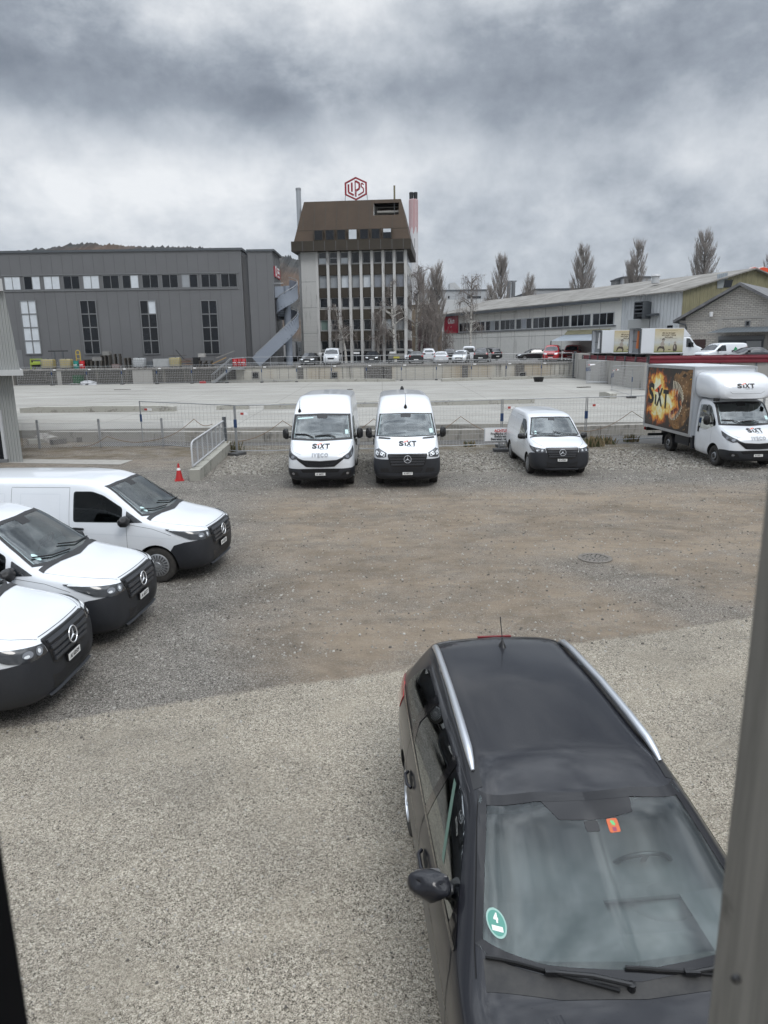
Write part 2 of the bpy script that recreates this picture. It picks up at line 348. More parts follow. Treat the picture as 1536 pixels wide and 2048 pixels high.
def wheel(root, sx, y, r, w, half, style='slots', res=40):
    xo = sx*half
    Mx = Matrix.Translation((xo,y,r)) @ Matrix.Rotation(sx*pi/2,4,'Y')
    t = MB(); rr = r*.64
    t.lathe([(rr,-w),(r*.93,-w),(r*.985,-w*.9),(r,-w*.75),(r,-w*.25),(r*.985,-w*.08),(r*.95,-.004),(r*.85,.004),(rr*1.03,.0),(rr,-.012),(rr,-w)], M['tyre'], res, Mx)
    if style!='far':
        for q in (.2,.36,.52,.68,.84): t.lathe([(r*.999,-w*q-.006),(r*1.0,-w*q-.006),(r*1.002,-w*q),(r*1.0,-w*q+.006)], M['well'], res, Mx)
    wo = t.build('wheel', root)
    m = MB()
    if style=='slots':
        m.lathe([(rr*.995,-.02),(rr*1.0,.0),(rr*.95,.008),(rr*.6,.016),(rr*.3,.014),(rr*.26,.024),(.001,.026)], M['hub'], res, Mx)
        for k in range(20):
            a=2*pi*k/20; c,s_=cos(a),sin(a); c2,s2=-s_,c
            def P(rad,wd,h): return Mx@Vector((c*rad+c2*wd, s_*rad+s2*wd, h))
            m.add([P(rr*.42,-.006,.0175),P(rr*.9,-.016,.0125),P(rr*.9,.016,.0125),P(rr*.42,.006,.0175)],[(0,1,2,3)],M['gap'])
        for i in range(3):
            a=pi/2+i*2*pi/3; m.add([Mx@Vector((cos(a)*.03,sin(a)*.03,.029)),Mx@Vector((cos(a+1.9)*.006,sin(a+1.9)*.006,.029)),Mx@Vector((cos(a-1.9)*.006,sin(a-1.9)*.006,.029))],[(0,1,2)],M['chrome'])
    elif style=='steel':
        m.lathe([(rr,-.03),(rr*.97,-.01),(rr*.86,-.02),(rr*.74,-.055),(rr*.62,-.05),(rr*.5,-.02),(rr*.36,.0),(rr*.34,.02),(rr*.2,.04),(.001,.04)], M['steel'], res, Mx)
        for k in range(10):
            a=2*pi*k/10; p=Vector((cos(a)*rr*.66,sin(a)*rr*.66,-.048)); m.lathe([(.018,.0),(.001,.0)],M['well'],8,Mx@Matrix.Translation(p))
            a+=.3; p=Vector((cos(a)*rr*.43,sin(a)*rr*.43,-.01)); m.lathe([(.012,.0),(.012,.03),(.001,.034)],M['silver'],8,Mx@Matrix.Translation(p))
        m.lathe([(rr*.5,-.015),(rr*.52,-.006),(rr*.45,.002)],M['silver'],res,Mx)
    elif style=='alloy':
        m.lathe([(rr,-.02),(rr,.0),(rr*.93,.004),(rr*.9,-.03),(rr*.89,-.08),(.001,-.085)], M['steel'], res, Mx)
        m.lathe([(rr,.0),(rr*.99,.006),(rr*.93,.005),(rr*.9,-.02)],M['silver'],res,Mx)
        for k in range(10):
            a=2*pi*k/10; c,s_=cos(a),sin(a)
            def P(rad,wd,h): return Mx@Vector((c*rad-s_*wd, s_*rad+c*wd, h))
            m.add([P(.04,-.02,-.01),P(rr*.95,-.016,0),P(rr*.95,.016,0),P(.04,.02,-.01),P(.04,-.02,-.05),P(rr*.95,-.016,-.05),P(rr*.95,.016,-.05),P(.04,.02,-.05)],[(0,1,2,3),(0,4,5,1),(3,2,6,7)],M['silver'])
        m.lathe([(.055,-.02),(.05,.0),(.001,.002)],M['silver'],16,Mx)
    else:
        m.lathe([(rr,-.01),(rr*.98,.002),(rr*.5,-.02),(.001,-.01)], M['hub'], res, Mx)
        for k in range(5):
            a=2*pi*k/5; c,s_=cos(a),sin(a)
            m.add([Mx@Vector((c*q-s_*w_, s_*q+c*w_, .002)) for q,w_ in ((rr*.35,-.02),(rr*.9,-.07),(rr*.9,.07),(rr*.35,.02))],[(0,1,2,3)],M['gap'])
    m.build('rim', wo)
    return wo
def star(mb, c, R, tilt=0, d=(0,-1,0), rx=None):
    """three-pointed star in a ring; faces -y, leaning back by tilt"""
    M4 = Matrix.Translation(c) @ Matrix.Rotation(tilt,4,'X')
    ring=[]
    n=36
    vs=[];fs=[]
    for i in range(n):
        a=2*pi*i/n
        for k in range(6):
            b=2*pi*k/6; rr=R*(.93+.07*cos(b)); vs.append(M4@Vector((rr*cos(a), -R*.07*sin(b)-.0, rr*sin(a))))
    for i in range(n):
        for k in range(6): fs.append((i*6+k,i*6+(k+1)%6,((i+1)%n)*6+(k+1)%6,((i+1)%n)*6+k))
    mb.add(vs,fs,M['chrome'],True)
    for i in range(3):
        a=pi/2+i*2*pi/3; t=Vector((cos(a),0,sin(a))); s_=Vector((-sin(a),0,cos(a)))
        vs=[M4@(t*R*.9),M4@(s_*R*.13+t*R*.02),M4@(-s_*R*.13+t*R*.02),M4@Vector((0,-R*.14,0)),M4@(-t*R*.05)]
        mb.add(vs,[(0,1,3),(0,3,2),(1,4,3),(4,2,3)],M['chrome'])
def plate(root, txt, c, w=.30, h=.08, tilt=0, m=None):
    p=MB(); x,y,z=c
    p.box((x-w/2,y-.012,z-h/2),(x+w/2,y,z+h/2),M['plate'])
    p.box((x-w/2-.01,y-.004,z-h/2-.01),(x+w/2+.01,y+.02,z+h/2+.01),M['black'])
    put_text(p,txt,M['ink'],(x,y-.0125,z),(1,0,0),(0,0,1),h*.95,bold=.002,sx=.86,thick=.001,res=2)
    return p.build('licence_plate', root)
def sixt(mb, bvh, c, size, d, flat=None, sub=True, off=.006, u=None, v=None, m=None, wide=1.5):
    """SIXT lettering: heavy black letters, the i dotted by an orange swoosh. cast onto bvh along d or lay flat in (u,v)"""
    m = m or M['ink']; c=Vector(c); u=Vector(u or (1,0,0))*wide; v=Vector(v or (0,0,1))
    def lay(vs, fs, mt):
        pts=[c+u*x+v*y for x,y in vs]
        if bvh: mb.bm(patch(bvh,pts,d,off,0,tris=fs),mt,False)
        else:
            n=u.cross(v).normalized(); mb.add([p+n*off for p in pts],fs,mt)
    x=-.5*size*2.05
    for ch,w,k in (('S',.66,1.0),('i',.30,.0),('X',.70,1),('T',.62,1)):
        if ch=='i':
            lay([((x+.07*size),-.36*size),((x+.25*size),-.36*size),((x+.25*size),.14*size),((x+.07*size),.14*size)],[(0,1,2,3)],m)
            X0=x+.02*size
            sw=[(-.10,.22),(.02,.30),(.18,.40),(.36,.46),(.52,.48),(.44,.40),(.44,.30),(.34,.34),(.20,.30),(.12,.22),(.02,.17)]
            lay([(X0+a*size,b*size) for a,b in sw],[tuple(range(len(sw)))],M['orange'])
        else:
            vs,fs=textmesh(ch,size,.055*size,0,1,'LEFT')
            mx=min(a for a,_ in vs); my=(min(b for _,b in vs)+max(b for _,b in vs))/2; sx=.60*size*(w/.66)/(max(a for a,_ in vs)-mx)
            if ch=='X': sh=.10
            else: sh=0
            lay([((a-mx)*sx+x+ sh*(b-my),b-my) for a,b in vs],fs,m)
        x+=w*size*.95
    if sub:
        vs,fs=textmesh('rent a car',.20*size,.003*size,.1,1.15); lay([(a+.42*size,b-.50*size) for a,b in vs],fs,M['ink'])
def mirror(root, s, p, w, h, dpt, m, arm=.1, lean=0):
    """door mirror: a rounded shell on an arm; p is where the arm meets the door"""
    b=MB(); P=Vector(p); cx=P.x+s*(arm+w/2)
    bm_=bmesh.new(); bmesh.ops.create_cube(bm_,size=1)
    for _ in range(1): bmesh.ops.subdivide_edges(bm_,edges=bm_.edges[:],cuts=5,use_grid_fill=True)
    for q in bm_.verts:
        v=q.co*2; n=Vector((v.x*sqrt(max(0,1-v.y*v.y/2*.9-v.z*v.z/2*.6)) if 1 else 0, v.y*sqrt(max(0,1-v.x*v.x/2*.9-v.z*v.z/2*.9)), v.z*sqrt(max(0,1-v.x*v.x/2*.6-v.y*v.y/2*.9))))
        tp = 1-.12*(n.x*s) if n.y>0 else 1-.25*abs(n.x)
        q.co=Vector((n.x*w/2, n.y*dpt/2, n.z*h/2*tp))+Vector((cx, P.y+ (n.x*s)*.03, P.z+h*.36+lean))
    b.bm(bm_, m, True)
    b.tube([P,(P.x+s*(arm*.6),P.y-.01,P.z+.03),(cx-s*w*.2,P.y,P.z+h*.12)],[.045,.04,.04],M['black'],8)
    o=b.build('mirror', root, 60)
    g=MB(); g.poly(rounded([(cx-w*.32,P.y+dpt*.5+.004,P.z+h*.10),(cx+w*.32,P.y+dpt*.5+.004,P.z+h*.10),(cx+w*.32,P.y+dpt*.5+.004,P.z+h*.58),(cx-w*.32,P.y+dpt*.5+.004,P.z+h*.58)],.03),M['chrome']); g.build('mirror_glass',o)
    return o
def wiper(root, bvh, pts, w=.022):
    b=MB()
    P=[]
    for p in pts:
        h=bvh.ray_cast(Vector((p[0],-2,p[2])),Vector((0,1,0))); P.append((h[0]+h[1]*.03) if h[0] is not None else Vector(p))
    b.tube(P,w/2,M['black'],6); return b.build('wiper',root)
def cabin(root, seat_y, seat_z, xs, wheel_c, dash, m='seat'):
    """front seats, steering wheel and dashboard seen through the glass"""
    b=MB()
    (y0,y1,z0,hw,hz)=dash
    prof=[(y0,z0-.1),(y0,z0),(y0+.15,z0+hz*.8),(y1-.1,z0+hz),(y1,z0+hz*.6),(y1+.03,z0-.1)]
    b.add([(sx*hw,y,z) for sx in (-1,1) for y,z in prof],[tuple(range(6)),tuple(range(11,5,-1))]+[(i,(i+1)%6,6+(i+1)%6,6+i) for i in range(6)],M['inner'])
    wx,wy,wz=wheel_c
    b.add([(wx+a*.17,wy+c,wz+d_) for a in (-1,1) for c,d_ in ((-.32,-.05),(-.2,.07),(-.08,.02),(-.1,-.12))],[(0,1,5,4),(1,2,6,5),(2,3,7,6),(0,3,2,1),(4,5,6,7)],M['inner'])
    b.build('dashboard',root)
    for x in xs:
        s=MB(); bk=bmesh.new(); bmesh.ops.create_cube(bk,size=1); bmesh.ops.bevel(bk,geom=bk.edges[:],offset=.18,segments=3,affect='EDGES')
        for q in bk.verts: z=q.co.z+.5; q.co=Vector((x+q.co.x*(.48-.10*z), seat_y+q.co.y*.14+z*.12, seat_z+z*.52))
        s.bm(bk,M[m]); hr=bmesh.new(); bmesh.ops.create_cube(hr,size=1); bmesh.ops.bevel(hr,geom=hr.edges[:],offset=.25,segments=3,affect='EDGES')
        for q in hr.verts: q.co=Vector((x+q.co.x*.26, seat_y+.13+q.co.y*.10, seat_z+.62+q.co.z*.17))
        s.bm(hr,M[m]); s.build('seat',root)
    w=MB(); R_=Matrix.Translation(wheel_c)@Matrix.Rotation(radians(-62),4,'X'); n=32; pts=[R_@Vector((cos(2*pi*i/n)*.185,sin(2*pi*i/n)*.185,0)) for i in range(n+1)]
    w.tube(pts,.014,M['black'],8,cap=False); w.lathe([(.07,.0),(.06,.02),(.001,.03)],M['black'],16,R_)
    for a in (0,pi,-pi/2): w.bar(R_@Vector((0,0,.0)),R_@Vector((cos(a)*.18,sin(a)*.18,0)),.03,.012,M['black'])
    w.build('steering_wheel',root)
def body_of(keys, step, it, arches, cavs, wellx, paint):
    b=loft(keys,step,it); bvh=BVHTree.FromBMesh(b)
    me=bm_mesh(b,[paint]); cuts=[]
    for y,r in arches:
        for s in (-1,1): cuts.append(cylx(y,r[0],r[1],*sorted((s*wellx,s*1.6)),M['well']))
    cuts+=cavs
    infl=b.copy(); infl.normal_update()
    me2=boolean(me,cuts) if cuts else me
    b.free(); return bvh, me2, infl
def mesh_into(mb, me, remap=None):
    """append a mesh datablock (with its materials) to a builder"""
    o=len(mb.v); mb.v+=[tuple(v.co) for v in me.vertices]; ms=[mb.mi(m) for m in me.materials]
    for p in me.polygons:
        mb.f.append([i+o for i in p.vertices]); mb.m.append(ms[min(p.material_index,len(ms)-1)]); mb.sm.append(True)
def shell(infl, off, outline, axis, lo, hi, m, extra=()):
    """solid trim piece: the body blown up by off, kept only inside a prism"""
    b=infl.copy(); b.normal_update()
    for v in b.verts: v.co+=v.normal*off
    me=bm_mesh(b,[m]); b.free(); r=boolean(me,[prism(outline,axis,lo,hi,m)],'INTERSECT')
    if extra: r=boolean(r,list(extra))
    return r
def gaps(mb, bvh, lines, w=.0055, off=.0015, m=None):
    for d,pts in lines:
        for q in line_poly(pts,w): mb.bm(patch(bvh,q,d,off,.06),m or M['gap'],True)
def pane(root, name, bvh, pts, d, m, off=.004, step=.06, rim=.0):
    b=MB(); b.bm(patch(bvh,pts,d,off,step,rim),m,True); return b.build(name,root,norm=False)
LD,RD,FD = (1,0,0),(-1,0,0),(0,1,0)     # cast directions: onto the -x side, the +x side, the front
def side_d(s): return (-s,0,0)
# ---------------------------------------------------------------- compact white van
VITO=[(0,.34,.40,.50,.42,.52,.60,.48,.74,.44,.80,.36,.84,.86),
(.05,.27,.58,.72,.40,.74,.60,.70,.80,.64,.88,.50,.935,.955),
(.16,.23,.70,.85,.38,.87,.62,.83,.86,.77,.94,.60,1.00,1.02),
(.42,.2,.80,.925,.36,.945,.62,.915,.93,.85,1.02,.66,1.07,1.095),
(.80,.2,.82,.945,.36,.96,.64,.935,.99,.875,1.09,.70,1.145,1.17),
(1.02,.2,.82,.95,.36,.964,.66,.94,1.03,.88,1.14,.72,1.20,1.235),
(1.45,.2,.82,.95,.36,.964,.68,.945,1.06,.855,1.37,.71,1.475,1.52),
(1.88,.2,.82,.95,.36,.964,.7,.945,1.08,.80,1.62,.68,1.75,1.795),
(2.25,.2,.82,.95,.36,.964,.7,.945,1.10,.79,1.68,.70,1.84,1.87),
(2.8,.2,.82,.95,.36,.964,.7,.945,1.10,.79,1.70,.70,1.87,1.905),
(4.6,.2,.82,.95,.36,.960,.7,.94,1.10,.785,1.69,.70,1.86,1.895),
(5.02,.24,.80,.92,.38,.935,.7,.915,1.10,.76,1.66,.67,1.82,1.85),
(5.12,.32,.72,.84,.44,.85,.7,.83,1.08,.69,1.60,.60,1.74,1.77)]
def make_vito():
    root=thing('van','', 'van')
    wind=[(-.80,1.235),(-.60,1.213),(0,1.20),(.60,1.213),(.80,1.235),(.64,1.735),(.3,1.755),(-.3,1.755),(-.64,1.735)]
    side=rounded([(1.50,1.13),(2.42,1.13),(2.42,1.67),(2.08,1.67),(1.86,1.60),(1.50,1.38)],.05)
    tri=[(1.12,1.125),(1.43,1.125),(1.43,1.33)]
    ar=((.895,(.34,.385)),(4.095,(.34,.385)))
    ins=lambda P,k: [((x-sum(q[0] for q in P)/len(P))*k+sum(q[0] for q in P)/len(P),(z-sum(q[1] for q in P)/len(P))*k+sum(q[1] for q in P)/len(P)) for x,z in P]
    cav=[prism(ins(wind,.94),'y',-.5,2.5,M['inner']),prism(ins([tuple(p) for p in side],.94),'x',-1.5,1.5,M['inner'])]
    bvh,me,infl=body_of(VITO,.05,3,ar,cav,.62,M['white'])
    b=MB(); mesh_into(b,me)
    for s in (-1,1):
        d=side_d(s)
        gaps(b,bvh,[(d,[(s,1.42,.34),(s,1.42,1.12)]),(d,[(s,2.50,.28),(s,2.50,1.74)]),(d,[(s,3.62,.30),(s,3.62,1.72)]),
            (d,[(s,2.5,1.735),(s,3.62,1.735)]),(d,[(s,.60,.90),(s,.95,1.02),(s,1.42,1.10)])])
        gaps(b,bvh,[((0,0,-1),[(s*.62,.62,2),(s*.75,1.02,2)]),((-s*.4,.9,-.3),[(s*.52,.14,.95),(s*.70,.3,1.03),(s*.80,.62,1.09),(s*.84,1.0,1.16)])],.006)
        # pressed side panel and roof ribs
        for yy in (2.68,3.44,3.75,4.85): gaps(b,bvh,[(d,[(s,yy,1.16),(s,yy,1.62)])],.012,.001,mat('panel_press',(.60,.63,.66),.4))
        for zz in (1.16,1.62): gaps(b,bvh,[(d,[(s,2.68,zz),(s,3.44,zz)]),(d,[(s,3.75,zz),(s,4.85,zz)])],.012,.001,MATS['panel_press'])
        gaps(b,bvh,[(d,[(s,.60,.84),(s,1.4,.90),(s,2.5,.93),(s,4.9,.95)])],.014,.001,MATS['panel_press'])
        gaps(b,bvh,[((0,0,-1),[(s*.60,2.35,2),(s*.60,4.9,2)])],.016,.001,MATS['panel_press'])
    for yy in (2.4,2.9,3.4,3.9,4.4,4.85): gaps(b,bvh,[((0,0,-1),[(-.56,yy,2),(.56,yy,2)])],.014,.001,MATS['panel_press'])
    gaps(b,bvh,[(FD,[(-.5,-1,.975),(.5,-1,.975)])])
    b.build('body',root,35)
    cutw=[cylx(.895,.34,.39,*sorted((s*.5,s*1.7)),M['well']) for s in (-1,1)]
    bp=MB(); mesh_into(bp,shell(infl,.012,[(-.3,.1),(.85,.1),(.85,.5),(.63,.60),(.55,.72),(.36,.775),(.12,.80),(-.3,.82)],'x',-1.3,1.3,M['clad'],cutw))
    for s in (-1,1):
        bp.bm(patch(bvh,rounded([(s*.50,-1,.30),(s*.78,-1,.33),(s*.82,-1,.52),(s*.60,-1,.44)],.04),(-s*.3,.95,0),.016,.05),M['black'])
        for q in (.36,.39,.42): gaps(bp,bvh,[((-s*.3,.95,0),[(s*.56,-1,q),(s*.76,-1,q+.02)])],.012,.02,M['clad'])
    bp.bm(patch(bvh,rounded([(-.46,-1,.255),(.46,-1,.255),(.55,-1,.30),(-.55,-1,.30)],.01),FD,.05,.06,.05),M['clad'])
    for q in (.36,.40,.44): gaps(bp,bvh,[(FD,[(-.38,-1,q),(.38,-1,q)])],.014,.016,M['black'])
    bp.build('bumper',root,35)
    cutm=[]
    rs=MB(); mesh_into(rs,shell(infl,.010,[(4.5,.1),(5.4,.1),(5.4,.62),(4.47,.56)],'x',-1.3,1.3,M['clad'],[cylx(4.095,.34,.39,*sorted((s*.5,s*1.7)),M['well']) for s in (-1,1)])); rs.build('rear_bumper',root,35)
    for s in (-1,1):
        sl=MB(); sl.bm(patch(bvh,[(s,1.28,.22),(s,3.72,.22),(s,3.72,.34),(s,1.28,.34)],side_d(s),.008,.08,.01),M['clad']); sl.build('sill',root)
    g=MB(); mesh_into(g,shell(infl,.018,rounded([(-.53,.955),(.53,.955),(.455,.66),(.36,.60),(-.36,.60),(-.455,.66)],.05),'y',-.3,.5,M['black']))
    for z in (.90,.825,.75,.68):
        w=.47-(.90-z)*.25
        g.bm(patch(bvh,[(-w,-1,z-.020),(w,-1,z-.020),(w,-1,z+.020),(-w,-1,z+.020)],FD,.040,.06,.03),mat('grille_slat',(.045,.048,.055),.35))
    g.build('grille',root,35)
    e=MB(); star(e,(0,-.062,.81),.108,-.10); e.build('emblem',root)
    for s in (-1,1):
        d=(-s*.62,.78,0)
        hl=MB(); hp=[(s*.545,.05,.945),(s*.50,.03,.80),(s*.72,.13,.785),(s*.86,.30,.82),(s*.93,.52,.93),(s*.925,.70,1.01),(s*.80,.30,.985)]
        hl.bm(patch(bvh,rounded(hp,.03),d,.016,.04,.02),M['lamp'])
        o=hl.build('headlight',root,50)
        ln=MB()
        def disc(c,r1,r2,m,of):
            pts=[(c[0]+s*cos(t)*r1*.78,c[1]+cos(t)*r1*.62,c[2]+sin(t)*r2) for t in [2*pi*i/16 for i in range(16)]]
            ln.bm(patch(bvh,pts,d,of,.0),m)
        disc((s*.61,.07,.862),.045,.045,M['lens'],.021); disc((s*.615,.07,.868),.020,.022,M['clear'],.023)
        disc((s*.73,.14,.868),.060,.036,M['lens'],.021); disc((s*.74,.15,.855),.03,.015,M['clear'],.023)
        ln.bm(patch(bvh,[(s*.56,.04,.915),(s*.80,.27,.948),(s*.915,.64,.988),(s*.90,.62,1.008),(s*.79,.28,.988),(s*.56,.05,.947)],d,.020,.05),M['clear'])
        ln.build('reflector',o)
    pane(root,'windscreen',bvh,rounded([(x,-1,z) for x,z in wind],.03),FD,M['glass'],.004,.06)
    fr=MB(); n=len(wind)
    cx0,cz0=0,1.47
    for i in range(n):
        (x0,z0),(x1,z1)=wind[i],wind[(i+1)%n]; k=1.025; k2=.965
        A=[(x0*k,-1,cz0+(z0-cz0)*1.04),(x1*k,-1,cz0+(z1-cz0)*1.04),(x1*k2,-1,cz0+(z1-cz0)*.93),(x0*k2,-1,cz0+(z0-cz0)*.93)]
        fr.bm(patch(bvh,A,FD,.006,.05),M['black'])
    fr.bm(patch(bvh,[(-.12,-1,1.75),(.12,-1,1.75),(.10,-1,1.66),(-.10,-1,1.66)],FD,.0065,.05),M['black'])
    cow=[(-.86,-1,1.165),(-.5,-1,1.165),(0,-1,1.16),(.5,-1,1.165),(.86,-1,1.165),(.80,-1,1.245),(.5,-1,1.222),(0,-1,1.21),(-.5,-1,1.222),(-.80,-1,1.245)]
    fr.build('windscreen_frame',root,norm=False)
    cw=MB(); cw.bm(patch(bvh,[(-.84,1.00,3),(-.5,.96,3),(0,.945,3),(.5,.96,3),(.84,1.00,3),(.82,1.08,3),(.5,1.03,3),(0,1.0,3),(-.5,1.03,3),(-.82,1.08,3)],(0,0,-1),.008,.06),M['black']); cw.build('cowl',root)
    wiper(root,bvh,[(.72,0,1.24),(.30,0,1.26),(-.05,0,1.33)]); wiper(root,bvh,[(-.02,0,1.24),(-.40,0,1.26),(-.70,0,1.31)])
    for s in (-1,1):
        d=side_d(s)
        pane(root,'side_window',bvh,[(s,p[0],p[1]) for p in side],d,M['glassdk'],.004,.08)
        pane(root,'quarter_window',bvh,rounded([(s,p[0],p[1]) for p in tri],.02),d,M['opq'],.004,.08)
        mirror(root,s,(s*.90,1.40,1.10),.24,.20,.16,M['black'],.03)
        h=MB(); h.bm(patch(bvh,rounded([(s,2.22,.985),(s,2.42,.995),(s,2.42,1.035),(s,2.22,1.025)],.02),d,.035,.0,.03),M['black']); h.build('door_handle',root)
        wheel(root,s,.895,.335,.22,.925,'slots'); wheel(root,s,4.095,.335,.22,.925,'slots')
        tl=MB(); tl.bm(patch(bvh,[(s,4.98,.95),(s,5.1,.95),(s,5.05,1.5),(s,4.97,1.5)],d,.006,.08),M['red']); tl.build('tail_light',root)
    cabin(root,1.95,.98,(-.42,.42),(.40,1.62,1.24),(1.05,1.48,1.10,.74,.10))
    st=MB(); c=patch(bvh,[(-.62+cos(t)*.045,-1,1.31+sin(t)*.045) for t in [2*pi*i/16 for i in range(16)]],FD,.007,0); st.bm(c,M['sticker']); st.build('sticker',root,norm=False)
    infl.free(); return root
# ---------------------------------------------------------------- tall vans
SPR=[(0,.36,.50,.62,.44,.66,.60,.62,.82,.58,.94,.48,1.01,1.03),
(.06,.30,.70,.80,.42,.83,.60,.80,.84,.74,1.00,.60,1.075,1.10),
(.18,.26,.80,.93,.42,.955,.62,.92,.90,.86,1.06,.66,1.14,1.17),
(.45,.24,.86,.985,.42,1.00,.66,.98,1.02,.91,1.20,.72,1.28,1.31),
(.78,.24,.88,1.0,.42,1.01,.68,.995,1.12,.94,1.34,.78,1.41,1.45),
(1.20,.24,.88,1.0,.42,1.01,.7,1.0,1.25,.91,1.78,.78,1.86,1.91),
(1.42,.24,.88,1.0,.42,1.01,.7,1.0,1.30,.89,1.98,.765,2.08,2.13),
(1.66,.24,.88,1.0,.42,1.01,.7,1.0,1.40,.87,2.22,.74,2.34,2.39),
(2.10,.24,.88,1.0,.42,1.01,.7,1.0,1.45,.85,2.38,.74,2.53,2.58),
(2.6,.24,.88,1.0,.42,1.01,.7,1.0,1.45,.85,2.43,.75,2.60,2.65),
(5.4,.24,.88,1.0,.42,1.005,.7,.995,1.45,.85,2.42,.75,2.58,2.63),
(5.85,.30,.84,.96,.44,.965,.7,.955,1.45,.82,2.38,.72,2.54,2.59),
(5.93,.40,.76,.88,.50,.88,.7,.87,1.40,.75,2.30,.66,2.46,2.50)]
DAI=[(0,.40,.50,.62,.46,.66,.60,.62,.80,.58,.90,.48,.97,.99),
(.06,.32,.70,.80,.44,.84,.62,.80,.86,.74,.98,.60,1.05,1.08),
(.18,.28,.80,.92,.42,.95,.62,.92,.92,.86,1.08,.68,1.15,1.19),
(.45,.26,.86,.985,.42,1.00,.66,.98,1.04,.91,1.20,.74,1.28,1.33),
(.80,.26,.88,1.0,.42,1.01,.68,.995,1.14,.95,1.34,.82,1.41,1.46),
(1.20,.26,.88,1.0,.42,1.01,.7,1.0,1.25,.94,1.80,.84,1.87,1.91),
(1.40,.26,.88,1.0,.42,1.01,.7,1.0,1.30,.93,2.02,.83,2.10,2.14),
(1.75,.26,.88,1.0,.42,1.01,.7,1.0,1.40,.91,2.26,.82,2.38,2.42),
(2.20,.26,.88,1.0,.42,1.01,.7,1.0,1.45,.90,2.42,.80,2.56,2.60),
(2.7,.26,.88,1.0,.42,1.01,.7,1.0,1.45,.89,2.47,.80,2.64,2.68),
(5.6,.26,.88,1.0,.42,1.005,.7,.995,1.45,.89,2.46,.80,2.62,2.66),
(6.0,.32,.84,.96,.44,.965,.7,.955,1.45,.86,2.42,.77,2.58,2.62),
(6.08,.42,.76,.88,.50,.88,.7,.87,1.40,.79,2.34,.70,2.50,2.54)]
def centered(P,k):
    cx=sum(p[0] for p in P)/len(P); cz=sum(p[1] for p in P)/len(P); return [((p[0]-cx)*k+cx,(p[1]-cz)*k+cz) for p in P]
def make_tall(kind, label, platetxt, loc, rz, cab=False):
    """kind: 'star' = three-pointed star face, 'bars' = slatted low grille face; cab=True leaves the load body off"""
    root=thing('box_truck' if cab else 'van',label,'box truck' if cab else 'van',loc,rz,None)
    keys=SPR if kind=='star' else DAI
    if cab:
        keys=[k for k in DAI if k[0]<1.8]; keys[-1]=(1.75,.26,.88,1.0,.42,1.01,.7,1.0,1.40,.93,2.10,.83,2.22,2.26)
        keys+=[(2.3,.30,.88,1.0,.42,1.01,.7,1.0,1.40,.93,2.12,.83,2.24,2.28),(2.38,.34,.86,.98,.46,.99,.7,.98,1.4,.91,2.10,.81,2.22,2.26)]
    S_=kind=='star'
    wz0,wz1,wx0,wx1=(1.47,2.12,.90,.80) if S_ else (1.42,2.12,.905,.84)
    wind=[(-wx0,wz0+.02),(0,wz0),(wx0,wz0+.02),(wx1,wz1-.02),(0,wz1),(-wx1,wz1-.02)]
    if S_: side=[(1.15,1.42),(2.30,1.30),(2.30,2.02),(1.72,2.04),(1.52,1.96),(1.20,1.62)]
    else: side=[(1.02,1.38),(1.55,1.20),(2.2,1.20),(2.2,2.02),(1.60,2.04),(1.45,1.98),(1.05,1.50)]
    side=[tuple(p)[:2] for p in rounded(side,.05)]
    ys_r=(3.665+1.0) if S_ else (3.52+1.0)
    if cab: ys_r=4.55
    ar=[(1.0,(.36,.43))]+([] if cab else [(ys_r,(.36,.43))])
    cav=[prism(centered(wind,.93),'y',-.5,2.32 if cab else 2.4,M['inner']),prism(centered(side,.93),'x',-1.6,1.6,M['inner'])]
    bvh,me,infl=body_of(keys,.06,3,ar,cav,.64,M['white'])
    b=MB(); mesh_into(b,me)
    for s in (-1,1):
        d=side_d(s)
        ln=[(d,[(s,1.12,.36),(s,1.12,1.35)]),(d,[(s,2.33,.3),(s,2.33,2.1)])]
        if not cab: ln+=[(d,[(s,3.55,.30),(s,3.55,2.3)]),(d,[(s,2.5,2.28),(s,3.55,2.28)])]
        if cab: ln=[(d,[(s,1.25,.36),(s,1.22,1.2)]),(d,[(s,2.25,.3),(s,2.25,2.1)]),(d,[(s,1.55,1.17),(s,2.22,1.17)])]
        gaps(b,bvh,ln)
        gaps(b,bvh,[((-s*.4,.9,-.3),[(s*.55,.1,1.04),(s*.78,.2,1.12),(s*.9,.5,1.24),(s*.92,.8,1.36)])])
        if not cab:
            gaps(b,bvh,[((0,0,-1),[(s*.62,2.3,3),(s*.62,5.8,3)])],.03,.001,mat('panel_press',(.60,.63,.66),.4))
            for zz in (.85,1.45): gaps(b,bvh,[(d,[(s,2.4,zz),(s,5.7,zz)])],.03,.001,MATS['panel_press'])
    if not cab:
        k=[2.5+.32*i for i in range(11)] if S_ else [2.6,4.0,5.4]
        for yy in k: gaps(b,bvh,[((0,0,-1),[(-.60,yy,3),(.60,yy,3)])],.022,.001,MATS['panel_press'])
        for xx in ((-.36,-.12,.12,.36) if S_ else (-.48,-.34,-.2,-.06,.08,.22,.36,.5)): gaps(b,bvh,[((0,0,-1),[(xx,2.5,3),(xx,5.7,3)])],.02,.001,MATS['panel_press'])
        if not S_:
            for s in (-1,1): gaps(b,bvh,[((0,.8,-.4),[(s*.66,1.5,2.2),(s*.66,2.4,2.6)])],.03,.001,MATS['panel_press'])
    b.build('body',root,35)
    cutw=lambda r:[cylx(1.0,.36,r,*sorted((s*.5,s*1.7)),M['well']) for s in (-1,1)]
    bp=MB()
